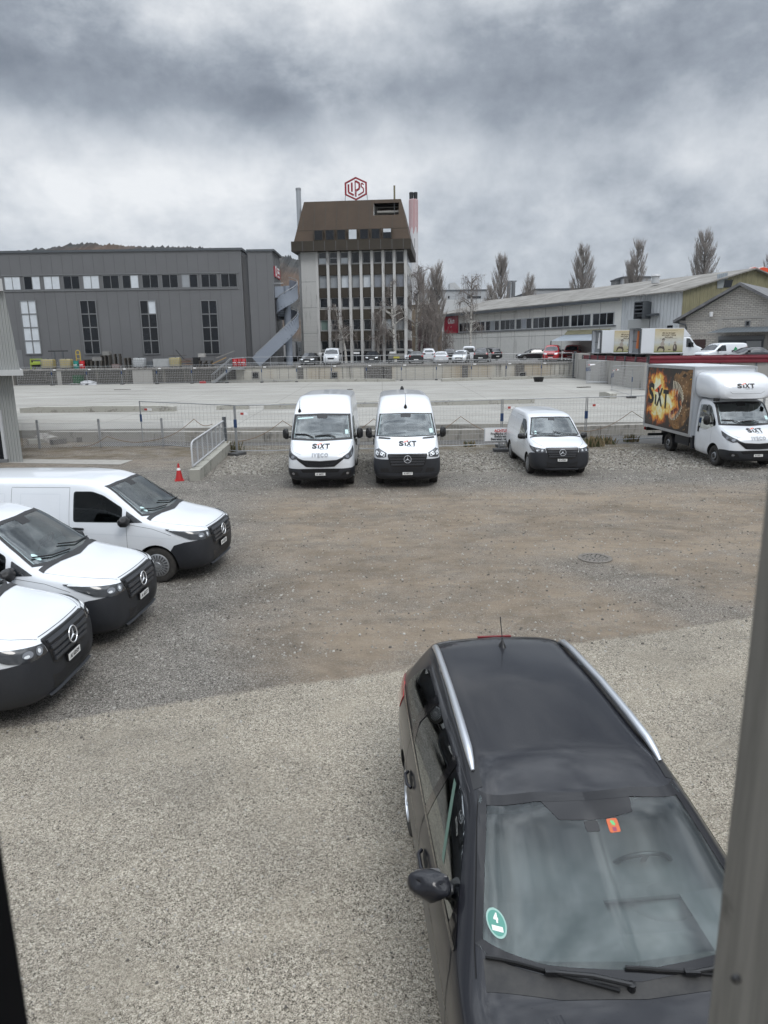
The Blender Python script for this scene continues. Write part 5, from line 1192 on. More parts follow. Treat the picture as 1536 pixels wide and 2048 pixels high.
def win(parent, P, u, w, h, m, nx=1, nz=1, fr=.09, panes=None, depth=.10, fm=None, name='window'):
    """window standing in a wall: P lower-left corner on the wall, u along the wall; frame mesh with a pane child"""
    P=Vector(P); u=Vector(u).normalized(); z=Vector((0,0,1)); n=u.cross(z); fm=fm or B['frame']
    f=MB(); q=lambda a,b_,c=0: P+u*a+z*b_+n*c
    def slab(a0,a1,b0,b1,t0,t1,mm,o):
        vs=[q(a,b_,t) for t in (t0,t1) for a,b_ in ((a0,b0),(a1,b0),(a1,b1),(a0,b1))]
        o.add(vs,[(3,2,1,0),(4,5,6,7),(0,1,5,4),(1,2,6,5),(2,3,7,6),(3,0,4,7)],mm)
    slab(0,w,-fr*.0,fr,.0,depth,fm,f); slab(0,w,h-fr,h,.0,depth,fm,f); slab(0,fr,fr,h-fr,.0,depth,fm,f); slab(w-fr,w,fr,h-fr,.0,depth,fm,f)
    cw=(w-fr*(nx+1))/nx; ch=(h-fr*(nz+1))/nz
    for i in range(1,nx): slab(i*(cw+fr),i*(cw+fr)+fr,fr,h-fr,.0,depth*.8,fm,f)
    for j in range(1,nz): slab(fr,w-fr,j*(ch+fr),j*(ch+fr)+fr,.0,depth*.9,fm,f)
    fo=f.build(name,parent,norm=False); g=MB()
    for i in range(nx):
        for j in range(nz):
            mm=m if panes is None else panes[(j*nx+i)%len(panes)]
            g.poly([q(fr+i*(cw+fr)-.005,fr+j*(ch+fr)-.005,depth*.3),q(fr+i*(cw+fr)+cw+.005,fr+j*(ch+fr)-.005,depth*.3),q(fr+i*(cw+fr)+cw+.005,fr+j*(ch+fr)+ch+.005,depth*.3),q(fr+i*(cw+fr)-.005,fr+j*(ch+fr)+ch+.005,depth*.3)],mm)
    g.build('pane',fo,norm=False); return fo
# ---------------------------------------------------------------- anthracite hall on the left
YH=86.0
A=lambda px,py,Y=YH: at(px,py,Y)
xr=A(487,600).x; xl=A(-200,600).x; zt=A(487,500).z
hall=thing('industrial_hall','anthracite clad hall with a long ribbon of windows, left of the office tower','building')
w=MB(); w.box((xl,YH,UP),(xr,YH+28,zt),B['hall'])
x2=A(500,600).x; x3=A(549,600).x; z2=A(520,503).z
w.box((xr,YH+.5,UP),(x2,YH+27,z2-.3),B['hallseam']); w.box((x2,YH-.1,UP),(x3,YH+6,z2),B['hall'])
wl=w.build('wall',hall)
s=MB(); x=xl
while x<xr-1: s.box((x,YH-.012,UP+.1),(x+.05,YH-.001,zt-.3),B['hallseam']); x+=1.2
x=x2+.9
while x<x3-.3: s.box((x,YH-.112,UP+.1),(x+.05,YH-.101,z2-.3),B['hallseam']); x+=1.25
for yy in (1.5,3,4.5): s.box((x3+.001,YH+yy,UP+.1),(x3+.012,YH+yy+.05,z2-.3),B['hallseam'])
s.build('panel_joint',wl,norm=False)
t=MB(); t.box((xl,YH-.15,zt),(xr+.15,YH+28.1,zt+.25),B['steeld']); t.box((x2-.1,YH-.25,z2),(x3+.25,YH+6.1,z2+.22),B['steeld']); t.build('roof_edge',hall)
p0=A(10,552); p1=A(478,579)
zb=A(240,578.5).z; zt1=A(240,549).z; n=12; x0=A(5,563).x; W_=A(478,563).x-x0
rn=random.Random(4)
pat=['bb','db','bb','dd','bb','dd','db','dd','dd','gd','dd','dd']
mp={'b':B['blind'],'d':B['pane'],'g':B['blindg']}
for i in range(n):
    x=x0+W_*i/n; win(hall,(x+.18,YH-.001,zb+.05),(1,0,0),W_/n-.36,zt1-zb-.1,None,2,1,.07,[mp[pat[i][0]],mp[pat[i][1]]],.06)
t=MB(); t.box((x0,YH-.10,zb-.12),(x0+W_,YH-.002,zb),B['frame']); t.box((x0,YH-.10,zt1),(x0+W_,YH-.002,zt1+.1),B['frame']); t.build('ribbon_sill',hall)
for px,wd,pn in ((62,1.95,['b']*8),(181,1.95,['d']*8),(300,1.95,['d','d','d','d','d','d','d','b']),(421,1.95,['d','d','d','d','d','d','d','d'])):
    c=A(px,655); zz0=A(px,709).z; zz1=A(px,600).z
    win(hall,(c.x-wd/2,YH-.001,zz0),(1,0,0),wd,zz1-zz0,None,2,4,.11,[mp[k] for k in pn],.12)
d=A(37,712); t=MB(); t.box((d.x-.55,YH-.06,UP),(d.x+.5,YH-.001,UP+2.2),B['frame']); t.build('door',hall)
sgn=MB(); yy0,yy1=YH+.6,YH+5.2; zz0,zz1=A(553,552).z,A(553,531).z
sgn.box((x3+.002,yy0,zz0),(x3+.10,yy1,zz1),B['signred']); wm=mat('sign_white',(.80,.80,.80),.4)
cy=yy0+1.1; sgn.add([Vector((x3+.105,cy+cos(a)*r*1.1,(zz0+zz1)/2+.15+sin(a)*r)) for r in (.62,.34) for a in [2*pi*k/20 for k in range(20)]],[(k,(k+1)%20,20+(k+1)%20,20+k) for k in range(20)],wm)
for j,(l,hh) in enumerate(((1.6,.22),(1.6,.30),(1.6,.16))): sgn.box((x3+.10,yy0+2.3,(zz0+zz1)/2+.40-j*.42),(x3+.11,yy0+2.3+l,(zz0+zz1)/2+.40-j*.42+hh),wm)
sgn.build('name_board',hall)
tb=MB(); a_=A(148,504); b_=A(366,500)
for k in range(3): tb.box((a_.x+k*1.2,YH+3+k*.6,zt+.25+k*.16),(b_.x-k*.5,YH+4.5+k*.6,zt+.39+k*.16),B['timber'])
o=tb.build('timber_stack'); tag(o,'long stack of raw timber boards lying on the roof of the anthracite hall','timber')
# outside stair
st=thing('outside_stair','slate grey curving outside stair with a round column beside the tower','stair')
path=[at(512,724,85.2),at(535,703,85.2),at(560,679,85.3),at(578,663,85.6),at(592,649,86.4),at(598,640,87.6),at(594,634,88.8),at(580,630,89.4),at(562,628,89.0),at(552,625,88.0),at(551,617,86.8),at(558,609,86.0),at(570,601,85.6),at(583,594,86.0),at(593,587,86.8),at(596,580,87.8),at(592,575,88.8),at(578,571,89.4)]
def smooth(P,it=2):
    for _ in range(it):
        Q=[P[0]]
        for a,b in zip(P,P[1:]): Q+= [a*.75+b*.25,a*.25+b*.75]
        Q.append(P[-1]); P=Q
    return P
SP=smooth(path); rb=MB(); nP=len(SP)
for a,b in zip(SP,SP[1:]):
    rb.bar(a,b,.06,1.35,B['slate'])
rb.build('parapet',st,norm=False)
rt=MB(); rt.tube([p+Vector((0,0,.95)) for p in SP],.04,B['steel'],6)
for p in SP[::5]: rt.tube([p+Vector((0,0,.5)),p+Vector((0,0,.95))],.02,B['steel'],5)
rt.build('handrail',st)
cl=MB(); c=at(576,650,87.4); cl.tube([(c.x,c.y,UP),(c.x,c.y,at(576,572,87.4).z)],.42,B['slate'],20); cl.build('column',st)
tr=MB(); cc=Vector((c.x,c.y,0))
for i in range(0,nP-1,2):
    p=SP[i]; q=p+(Vector((c.x,c.y,p.z))-p)*(.72 if i>nP*.22 else 0)+(Vector((.0,1.1,0)) if i<=nP*.22 else Vector()); tr.bar(p+Vector((0,0,-.5)),q+Vector((0,0,-.5)),.55,.06,B['steeld'])
tr.build('tread',st,norm=False)
ld=MB(); a_=at(549,573,86.3); b_=at(568,595,86.3); ld.box((a_.x,86.3,b_.z),(b_.x,86.36,a_.z),B['slate']); ld.box((a_.x,86.36,b_.z-.1),(b_.x,90,b_.z),B['steeld']); ld.tube([(a_.x,86.3,a_.z+.35),(b_.x,86.3,a_.z+.35)],.04,B['steel'],6); ld.build('landing',st)
# stacked things under the stair: white lorry trailers far behind
for i,(p_,q_) in enumerate((((558,683),(592,713)),((593,684),(602,713)))):
    a_=at(p_[0],p_[1],100); b_=at(q_[0],q_[1],100); t=MB(); t.box((a_.x,100+i,UP+.9),(b_.x,107,a_.z),mat('trailer_white',(.62,.63,.64),.5)); t.box((a_.x+.2,100+i+.2,UP+.5),(b_.x-.1,106,UP+.9),B['steeld'])
    for k in range(2): t.tube([(a_.x+.2,103+k*1.3,UP+.45),(b_.x-.1,103+k*1.3,UP+.45)],.45,M['tyre'],12)
    put_text(t,'LOGISTIK' if 0 else '2',M['ink'],((a_.x+b_.x)/2,99.98+i,a_.z-1.0),(1,0,0),(0,0,1),.6) if i==1 else t.box((a_.x+.5,99.98,a_.z-.45),(b_.x-.5,99.995,a_.z-.3),M['ink'])
    o=t.build('lorry_trailer'); tag(o,['wide white lorry trailer seen behind the outside stair','narrow white trailer end marked 2 between the stair and the tower'][i],'trailer')
# ---------------------------------------------------------------- office tower
TK=.0633; TC=at(707.5,615,95.0)
tower=thing('office_tower','office tower with white fins and a brown mansard roof under the red LIPS sign','building',(TC.x,95,0),radians(-5))
lx=lambda px: (px-707.5)*TK
lz=lambda py: (722.5-py)*TK+UP
L0,R0=lx(602),lx(816); D=13.5; ZT=lz(503)
t=MB(); t.box((L0,.45,UP),(R0-.0,D,ZT),B['conc']); t.box((L0,0,UP),(lx(637),.45,ZT),B['conc'])
t.box((L0-.55,1.2,UP+1),(L0,3.2,ZT),B['conc']); wl=t.build('wall',tower)
j=MB()
for z in (6.0,9.2,12.4): j.box((L0+.02,-.006,z),(lx(637)-.1,-.001,z+.04),B['hallseam'])
for k in range(10): j.box((L0+.02,-.005,UP+.9+k*.62),(lx(637)-.1,-.001,UP+.93+k*.62),mat('faint_joint',(.38,.38,.37),.8))
j.build('wall_joint',wl,norm=False)
rows=[(505,527,'t'),(549,574,'m'),(593,612,'m'),(636,657,'m'),(678,696,'m')]
browns=[(529,549),(574,593),(616,636),(659,678)]
rp={0:'gggddddd',1:'hhbhbsss',2:'dddddddd',3:'pdddddbh',4:'dddddddd'}
ms={'g':B['pane2'],'d':B['pane'],'h':B['blindg'],'b':B['blind'],'s':mat('painted_sky_pane',(.20,.22,.26),.05,spec=.8,coat=1,nscale=.8,namt=.5),'p':mat('green_curtain',(.14,.20,.18),.6)}  # paler grey-blue pane: reflected sky is painted into its base colour
xa=lx(637.3); pw=22.35*TK
for r,(y0,y1,_) in enumerate(rows):
    for i in range(8):
        k=rp[r][i]; zz0,zz1=lz(y1),lz(y0)
        if k=='g': pn=[B['blind'] if i!=1 else B['pane2'],B['pane2']]; win(tower,(xa+i*pw+.02,.44,zz0),(1,0,0),pw-.42,zz1-zz0,None,1,2,.06,pn,.07,B['frame2'])
        else: win(tower,(xa+i*pw+.02,.44,zz0),(1,0,0),pw-.42,zz1-zz0,ms[k],1,1,.06,None,.07,B['frame2'] if r!=1 else B['frame'])
for (y0,y1) in browns:
    for i in range(8):
        q=MB(); q.box((xa+i*pw+.0,.18,lz(y1)),(xa+i*pw+pw-.38,.449,lz(y0)),B['bronze2']); q.build('spandrel',tower)
q=MB(); q.box((xa,.41,UP),(R0,.449,lz(699)),B['pane']); q.build('ground_floor_glazing',tower)
for i in range(9):
    f=MB(); x=xa+i*pw-.36; f.box((x,-.05,UP),(x+.34,.44,ZT),B['fin']); f.build('fin',tower)
# right side of the tower
f=MB()
for r,(y0,y1,_) in enumerate(rows): f.box((R0,1.2,lz(y1)),(R0+.03,D-1,lz(y0)),B['pane2'])
f.build('side_window_strip',tower)
# mansard
mb=MB(); bz0,bz1,rz1=lz(504),lz(485),lz(406)
bl,br=lx(588)-.1,lx(825); 
mb.box((bl,-.9,bz0),(br,D+.9,bz1),B['bronze2'])
mb.build('mansard_band',tower)
tl,tr_=lx(609),lx(804); yf,yt=-.75,1.3; cuL,cuR=lx(750),lx(800)
zc0,zc1=lz(437),lz(413)
def fp(px,z): # point on the sloping front face
    k=(z-bz1)/(rz1-bz1); return Vector((px,yf+(yt-yf)*k,z))
def edL(z): k=(z-bz1)/(rz1-bz1); return (bl+.35)*(1-k)+tl*k
def edR(z): k=(z-bz1)/(rz1-bz1); return (br-.1)*(1-k)+tr_*k
mr_=MB(); bm1=B['bronze']
def quad(xa_,xb_,za,zb_):
    mr_.add([fp(xa_(za),za),fp(xb_(za),za),fp(xb_(zb_),zb_),fp(xa_(zb_),zb_)],[(0,1,2,3)],bm1)
cl_=lambda z:cuL; cr_=lambda z:min(cuR,edR(z)-.35)
quad(edL,edR,bz1,zc0); quad(edL,cl_,zc0,zc1); quad(cr_,edR,zc0,zc1); quad(edL,edR,zc1,rz1)
zs=[bz1,zc0,zc1,rz1]
for a,b in zip(zs,zs[1:]):
    mr_.add([fp(edR(a),a),Vector((edR(a),D+.7,a)),Vector((edR(b),D-1.2,b)),fp(edR(b),b)],[(0,1,2,3)],bm1)
    mr_.add([fp(edL(a),a),Vector((edL(a),D+.7,a)),Vector((edL(b),D-1.2,b)),fp(edL(b),b)],[(3,2,1,0)],bm1)
mr_.add([(tl,yt,rz1),(tr_,yt,rz1),(tr_,D-1.2,rz1),(tl,D-1.2,rz1)],[(0,1,2,3)],bm1)
mr_.add([(edL(bz1),D+.7,bz1),(edR(bz1),D+.7,bz1),(tr_,D-1.2,rz1),(tl,D-1.2,rz1)],[(3,2,1,0)],bm1)
# recess of the terrace
g_=mat('terrace_grey',(.36,.35,.33),.7); wt=mat('terrace_white',(.62,.63,.62),.6)
e0,e1=fp(cuL,zc0),fp(cuL,zc1); h0,h1=fp(cr_(zc0),zc0),fp(cr_(zc1),zc1); Yb=3.6
mr_.add([e0,e1,(cuL,Yb,zc1),(cuL,Yb,zc0)],[(0,1,2,3)],wt); mr_.add([h0,h1,(h0.x,Yb,zc1),(h0.x,Yb,zc0)],[(3,2,1,0)],g_)
mr_.add([(cuL,Yb,zc0),(h0.x,Yb,zc0),(h0.x,Yb,zc1),(cuL,Yb,zc1)],[(0,1,2,3)],g_); mr_.add([e0,h0,(h0.x,Yb,zc0),(cuL,Yb,zc0)],[(0,1,2,3)],g_)
mr_.box((cuL+1.6,Yb-.02,zc0+.05),(cuL+2.4,Yb-.005,zc0+.6),B['pane'])
ro=mr_.build('mansard_roof',tower,norm=False)
aw=MB()
za=zc0+.75
aw.add([(cuL+.35,Yb-.1,zc1-.15),(h0.x-.1,Yb-.1,zc1-.15),(h0.x-.1,1.9,za),(cuL+.35,1.9,za)],[(0,1,2,3)],mat('awning_brown',(.075,.06,.045),.8))
k=16
for i in range(k):
    a=cuL+.35+(h0.x-.45-cuL)*i/k; b=cuL+.35+(h0.x-.45-cuL)*(i+1)/k; aw.add([(a,1.89,za),(b,1.89,za),(b,1.89,za-.16),((a+b)/2,1.89,za-.28),(a,1.89,za-.16)],[(0,1,2,3,4)],mat('awning_valance',(.50,.48,.44),.8))
aw.build('awning',ro,norm=False)
sm=MB()
for i in range(11):
    x=lx(609+22.35*(i-0)); 
    for za_,zb_ in ((lz(464)+.05,zc0),(zc0,zc1),(zc1,rz1-.05)):
        if edL(zb_)+.1<x<edR(zb_)-.1 and not (za_==zc0 and cuL-.05<x<cr_(zb_)+.05): sm.bar(fp(x,za_)-Vector((0,.012,0)),fp(x,zb_)-Vector((0,.012,0)),.06,.02,B['bronze2'],up=(0,1,0))
    for za_,zb_ in ((bz0+.02,bz1-.02),): sm.box((x-.03,-.912,za_),(x+.03,-.90,zb_),B['hallseam'])
sm.bar(fp(edL(lz(464)),lz(464))-Vector((0,.01,0)),fp(edR(lz(464)),lz(464))-Vector((0,.01,0)),.02,.05,B['bronze2'])
sm.build('roof_seam',ro,norm=False)
for i in range(7):
    x=lx(634.5+22.7*i); zz0,zz1=lz(484.5),lz(465)
    u=(1,0,0); f=MB(); f.box((x-.12,fp(0,zz0).y-.10,zz0),(x+1.08,fp(0,zz1).y+.4,zz1),B['bronze2']); fo=f.build('dormer_window',ro)
    g=MB(); yy=fp(0,zz0).y-.105
    m_=B['blind'] if i==3 else B['pane']
    g.poly([(x,yy,zz0+.08),(x+.96,yy,zz0+.08),(x+.96,yy,zz1-.05),(x,yy,zz1-.05)],m_)
    if i==6: g.poly([(x,yy-.005,zz1-.45),(x+.96,yy-.005,zz1-.45),(x+.96,yy-.005,zz1-.05),(x,yy-.005,zz1-.05)],B['blind'])
    g.build('pane',fo,norm=False)
# sign on the roof
sg=thing('roof_sign','red hexagonal LIPS sign standing on the tower roof','sign',(0,0,0))
RT=Matrix.Translation((TC.x,95,0))@Matrix.Rotation(radians(-5),4,'Z')
def tp(x,y,z): return RT@Vector((x,y,z))
hx,hz=lx(713),lz(382); R1=1.40; red=mat('neon_red',(.27,.025,.035),.5); whs=mat('sign_face_white',(.74,.75,.77),.5)
hexp=lambda r:[(hx,hz+r*.98),(hx+r,hz+r*.52),(hx+r,hz-r*.50),(hx,hz-r*.98),(hx-r,hz-r*.50),(hx-r,hz+r*.52)]
fr=MB(); o_,i_=hexp(1.42),hexp(1.20)
fr.add([tp(x,2.0,z) for x,z in o_+i_]+[tp(x,2.12,z) for x,z in o_+i_],[(k,(k+1)%6,6+(k+1)%6,6+k) for k in range(6)]+[(12+k,18+k,18+(k+1)%6,12+(k+1)%6) for k in range(6)]+[(k,12+k,12+(k+1)%6,(k+1)%6) for k in range(6)]+[(6+k,6+(k+1)%6,18+(k+1)%6,18+k) for k in range(6)],red)
fr.build('hexagon_frame',sg,norm=False)
lt=MB()
def stroke(P,w=.23):
    for a,b in zip(P,P[1:]): lt.bar(tp(hx+a[0],2.0,hz+a[1]),tp(hx+b[0],2.0,hz+b[1]),.16,w,red,up=(0,0,1) if abs(a[0]-b[0])>abs(a[1]-b[1])*.3 else (1,0,0))
stroke([(-.93,.52),(-.93,-.42),(-.28,-.78)]); stroke([(-.50,.72),(-.50,-.35)])
stroke([(-.07,.95),(-.07,-.95)],.14); stroke([(.0,.88),(.46,.62),(.46,.0),(.04,-.26)]); stroke([(.06,-.10),(.06,-.95)],.07)
stroke([(1.0,.42),(.80,.62),(.70,.50),(.70,.22),(.98,-.02),(.98,-.42),(.30,-.80)],.15)
lt.build('letters',sg,norm=False)
sp=MB()
for x in (-1.36,0,1.40): sp.tube([tp(hx+x,2.1,hz-(.7 if x else 1.35)),tp(hx+x*1.04,2.1,rz1)],.045,B['steel'],6)
sp.build('strut',sg)
fl=MB(); a_=at(596.5,376,101); fl.tube([(a_.x,101,UP),(a_.x,101,a_.z)],.33,mat('flue_steel',(.42,.44,.46),.35,metal=.6),18); fl.lathe([(.36,0),(.36,.25),(.30,.3)],B['steel'],18,Matrix.Translation((a_.x,101,a_.z-.3)))
o=fl.build('flue_pipe'); tag(o,'slim steel flue pipe rising behind the left edge of the tower','flue')
ma=MB(); x=lx(790.5); ma.box(tp(x-.10,1.8,rz1-.2)[:],tuple(tp(x+.10,2.1,lz(379))),mat('mast_olive',(.17,.16,.10),.7)); ma.tube([tp(x-.02,1.9,lz(437)),tp(x-.02,1.9,lz(400))],.05,B['steel'],6)
o=ma.build('roof_mast'); tag(o,'short olive mast standing above the terrace cut into the tower roof','mast')
# striped chimney, 260 m away
Yc=260; a_=at(827,399,Yc); rC=(at(836,450,Yc).x-at(817.5,450,Yc).x)/2; cx=at(827,450,Yc).x
n=NT('striped_chimney'); ang=n.math('ARCTAN2',n.y,n.x); st_=n.math('GREATER_THAN',n.math('SINE',n.math('MULTIPLY',ang,22)),-.25); zr=at(827,462,Yc).z
zcut=n.math('GREATER_THAN',n.math('ADD',n.z,n.math('MULTIPLY',n.math('SINE',n.math('MULTIPLY',ang,7)),1.2)),zr); f_=n.math('MULTIPLY',st_,zcut)
cm=n.done(n.mix(f_,(.58,.58,.59),(.42,.16,.16)),.7)
ch=MB(); ch.lathe([(rC,0),(rC,a_.z-.2),(rC-.2,a_.z),(.01,a_.z)],cm,28); 
for sx in (-.45,.45): ch.lathe([(rC*.42,0),(rC*.45,2.2),(rC*.36,2.3),(.01,2.2)],M['ink'],14,Matrix.Translation((sx*rC,0,a_.z)))
o=ch.build('tall_chimney',loc=(cx,Yc,0)); tag(o,'tall white chimney with red vertical stripes and two black pipes behind the tower','chimney')
# ---------------------------------------------------------------- long production hall on the right
HD=Vector((.394,-.919,0)); HN=Vector((-.919,-.394,0)); HP=Vector((10.6,127,0)); HC=HP+HD*53.6
hs=lambda px,py: ((lambda q:((q-HP).dot(HD),q.z))(hit(px,py,HP,HN)))
def hp(s,z,o=0): p=HP+HD*s+HN*o; return Vector((p.x,p.y,z))
ph=thing('production_hall','long pale hall with a grey corrugated roof, olive gable and a band of windows','building')
sE,zE=hs(1245,593); ze=zE; sC=53.6
b=MB()
def hquad(o,s0,s1,z0,z1,off,m): o.add([hp(s0,z0,off),hp(s1,z0,off),hp(s1,z1,off),hp(s0,z1,off)],[(0,1,2,3)],m)
DEP=19.6
def hbox(o,s0,s1,z0,z1,o0,o1,m):
    vs=[hp(s,z,f) for z in (z0,z1) for s,f in ((s0,o0),(s1,o0),(s1,o1),(s0,o1))]
    o.add(vs,[(3,2,1,0),(4,5,6,7),(0,1,5,4),(1,2,6,5),(2,3,7,6),(3,0,4,7)],m)
hbox(b,0,sE,UP,ze-.05,0,-DEP,B['hallwhite']); hbox(b,sE+.02,sC,UP,ze-.05,0.0,-DEP,B['whcorr'])
wl=b.build('wall',ph)
j=MB()
for k in range(1,12): s=sE*k/12; hbox(j,s-.03,s+.03,UP,ze-.1,.002,.012,mat('panel_joint_grey',(.33,.325,.31),.8))
zj=hs(1100,671)[1]; hbox(j,0,sE,zj-.03,zj+.03,.002,.014,MATS['panel_joint_grey']); j.build('wall_joint',wl,norm=False)
# gable of olive sheets, ridge and roof
rd=9.8; zr=hit(1477,538,HC-HN*rd,HD).z
g=MB(); G=lambda o,z,s=sC+.01: hp(s,z,-o)
g.add([G(0,ze-.6),G(DEP,ze-.6),G(DEP,ze),G(rd,zr),G(0,ze)],[(0,1,2,3,4)],B['olive'])
g.add([G(0.02,UP,sC+.02),G(DEP,UP,sC+.02),G(DEP,ze-.6,sC+.02),G(0.02,ze-.6,sC+.02)],[(0,1,2,3)],B['olive']); g.build('gable',ph,norm=False)
r=MB()
def roofp(o0,z0,o1,z1,m):
    vs=[hp(s,z+dz,-o) for s in (-1.2,sC+.5) for (o,z) in ((o0,z0),(o1,z1)) for dz in (0,.14)]
    r.add(vs,[(0,2,6,4),(1,5,7,3),(0,4,5,1),(2,3,7,6),(0,1,3,2),(4,6,7,5)],m)
sl_=(zr-ze)/rd
roofp(-.7,ze-.7*sl_,rd,zr,B['roofeter']); roofp(rd,zr,DEP+.7,ze-.7*sl_,B['roofeter']); ro=r.build('roof',ph)
gt=MB(); hbox(gt,-1.2,sE+.3,ze-.5,ze-.18,.62,.9,B['steeld']); gt.build('gutter',ph)
sk=MB()
for s0 in (43.5,47.5): 
    for q in range(1):
        o0,o1=1.0,8.2; vs=[hp(s,ze+o*sl_+.16,-o) for s in (s0,s0+.7) for o in (o0,o1)]; sk.add(vs,[(0,1,3,2)],mat('rooflight_sheet',(.34,.32,.29),.6))
sk.build('rooflight',ro,norm=False)
rv=MB(); v_=hit(1311,556,HP-HN*5,HN); rv.lathe([(.45,-.6),(.45,.15),(.6,.2),(.5,.4),(.01,.45)],B['frame2'],14,Matrix.Translation(v_)); rv.build('roof_vent',ph)
# ribbon of windows
zb=hs(1100,656)[1]; zt_=hs(1100,633)[1]; s_0=hs(918,650)[0]
nW=9; cols='ddddddddd'
for i in range(nW):
    s0=s_0+(sE-1.0-s_0)*i/nW; s1=s_0+(sE-1.0-s_0)*(i+1)/nW
    pn=[[B['pane'],B['pane'],B['pane2']],[B['pane2'],B['pane'],B['pane']],[B['pane'],B['blindg'],B['pane']],[B['pane'],MATS['painted_sky_pane'],B['pane']]][[0,0,2,0,3,1,0,0,1][i]]
    win(ph,hp(s0+.15,zb,.0),HD,(s1-s0)-.3,zt_-zb,None,3,1,.09,pn,.08,B['frame2'])
q=MB(); hbox(q,s_0-.4,sE-.8,zb-.2,zb-.02,.0,.12,B['frame']); q.build('window_sill',ph)
# red board
s0,z1_=hs(890.5,632); s1,z0_=hs(917,666); rbn=MB(); hbox(rbn,s0,s1,z0_,z1_,.05,.20,B['signred'])
c=hp((s0+s1)/2+.1,(z0_+z1_)/2+.5,.206); put_text(rbn,'Olun',wm if 'wm' in globals() else M['plate'],c,HD,(0,0,1),1.25,.03,.15,sx=.9,thick=.01); put_text(rbn,'ag',MATS['sign_white'],c-Vector((0,0,.9)),HD,(0,0,1),.35,0,thick=.01)
rbn.build('advert_board',ph)
# white corrugated bay: roller gate, window, lift bracket
q=MB(); a0,za=hs(1258,640); a1,zb_=hs(1299,661); hbox(q,a0,a1,UP,za,.02,.06,B['pane']); hbox(q,a0,a1,zb_,za,.06,.12,mat('roller_gate',(.42,.43,.42),.6)); q.build('roller_gate',ph)
q=MB(); a0,za=hs(1335,651); a1,zb_=hs(1345,662); hbox(q,a0,a1,zb_,za,.02,.05,B['pane']); q.build('small_window',ph)
q=MB(); a0,za=hs(1286,605); a1,zb_=hs(1302,626)
for k in range(4): hbox(q,a0,a1,zb_+(za-zb_)*k/3-.06,zb_+(za-zb_)*k/3+.06,.3,1.2,B['steeld'])
for s in (a0,a1): hbox(q,s-.05,s+.05,zb_-.6,za,.05,1.2,B['steeld'])
a2,zz=hs(1320,629); hbox(q,a0,a2,zz-.12,zz+.12,.1,.8,B['steeld']); q.build('hoist_bracket',ph)
# gable opening with tin flap
gp=lambda px,py: hit(px,py,HC+HD*.05,HD)
q=MB()
for P_,m in (([(1434,562),(1434,549),(1455,545),(1455,558)],B['tin']),([(1434,577),(1434,561),(1449,560),(1446,576)],mat('tin_plain',(.26,.28,.28),.5)),([(1446,575),(1450,560),(1466,560),(1462,574)],B['pane'])):
    q.poly([gp(*p)+HD*.03 for p in P_],m)
q.build('gable_vent',ph,norm=False)
# canopy with tin roof
cn=MB(); c0,cz=hs(1098,707); 
def cpn(px,py,o): p=hit(px,py,HP+HN*o,HN); return p
a_,b_=cpn(1102,682,6.0),cpn(1190,681,6.0); c_,d_=cpn(1128,670,1.0),cpn(1215,666,1.0)
cn.add([a_,b_,Vector((d_.x,d_.y,c_.z)),c_,],[(0,1,2,3)],B['tin']); e_,f_=cpn(1135,661,.1),cpn(1222,657,.1)
cn.add([c_+Vector((0,0,.02)),Vector((d_.x,d_.y,c_.z+.02)),f_,e_],[(0,1,2,3)],B['olive'])
for p in (a_,b_): cn.tube([(p.x,p.y,UP),(p.x,p.y,p.z)],.07,B['steeld'],6)
o=cn.build('loading_canopy',norm=False); tag(o,'loading canopy with tin and mossy sheets in front of the pale hall','canopy')
# ---------------------------------------------------------------- brick workshop
BL=Vector((30.5,73.6,0)); BX=Vector((.766,-.643,0)); BN=Vector((-.643,-.766,0))
brick=brickmat(); BE=Vector((0,0,0))
bs=lambda px,py: ((lambda q:((q-BL).dot(BX),q.z))(hit(px,py,BL,BN)))
def bp_(s,z,o=0): p=BL+BX*s+BN*o; return Vector((p.x,p.y,z))
bh=thing('brick_workshop','pale brick workshop with a low gable and a tin canopy at the right edge','building')
sa,zap=bs(1483,572); zl=bs(1354,636)[1]; Wd=2*sa; B0=UP+.2
def bbox(o,s0,s1,z0,z1,o0,o1,m):
    vs=[bp_(s,z,f) for z in (z0,z1) for s,f in ((s0,o0),(s1,o0),(s1,o1),(s0,o1))]
    o.add(vs,[(3,2,1,0),(4,5,6,7),(0,1,5,4),(1,2,6,5),(2,3,7,6),(3,0,4,7)],m)
w=MB(); w.add([bp_(0,B0),bp_(Wd,B0),bp_(Wd,zl),bp_(sa,zap),bp_(0,zl)]+[bp_(0,B0,-10),bp_(Wd,B0,-10),bp_(Wd,zl,-10),bp_(sa,zap,-10),bp_(0,zl,-10)],[(0,1,2,3,4),(9,8,7,6,5),(0,5,6,1),(1,6,7,2),(2,7,8,3),(3,8,9,4),(4,9,5,0)],brick)
w.build('wall',bh)
rf=MB(); k=(zap-zl)/sa
for s0,z0,s1,z1 in ((-1.0,zl-k*1.0,sa,zap),(sa,zap,Wd+1.0,zl-k)):
    vs=[bp_(s,z+dz,o) for o in (.7,-10.5) for s,z in ((s0,z0),(s1,z1)) for dz in (.05,.32)]
    rf.add(vs,[(0,2,6,4),(1,5,7,3),(0,4,5,1),(2,3,7,6),(0,1,3,2),(4,6,7,5)],mat('dark_roof_sheet',(.10,.10,.105),.7,nscale=1.2,namt=.4,col2=(.20,.20,.20)))
rf.build('roof',bh)
zb0,zb1=bs(1440,639)[1]-.0,bs(1440,634)[1]
bd=MB(); cm_=weathered('beam_concrete',(.40,.38,.35),(.22,.21,.195),.3,1)
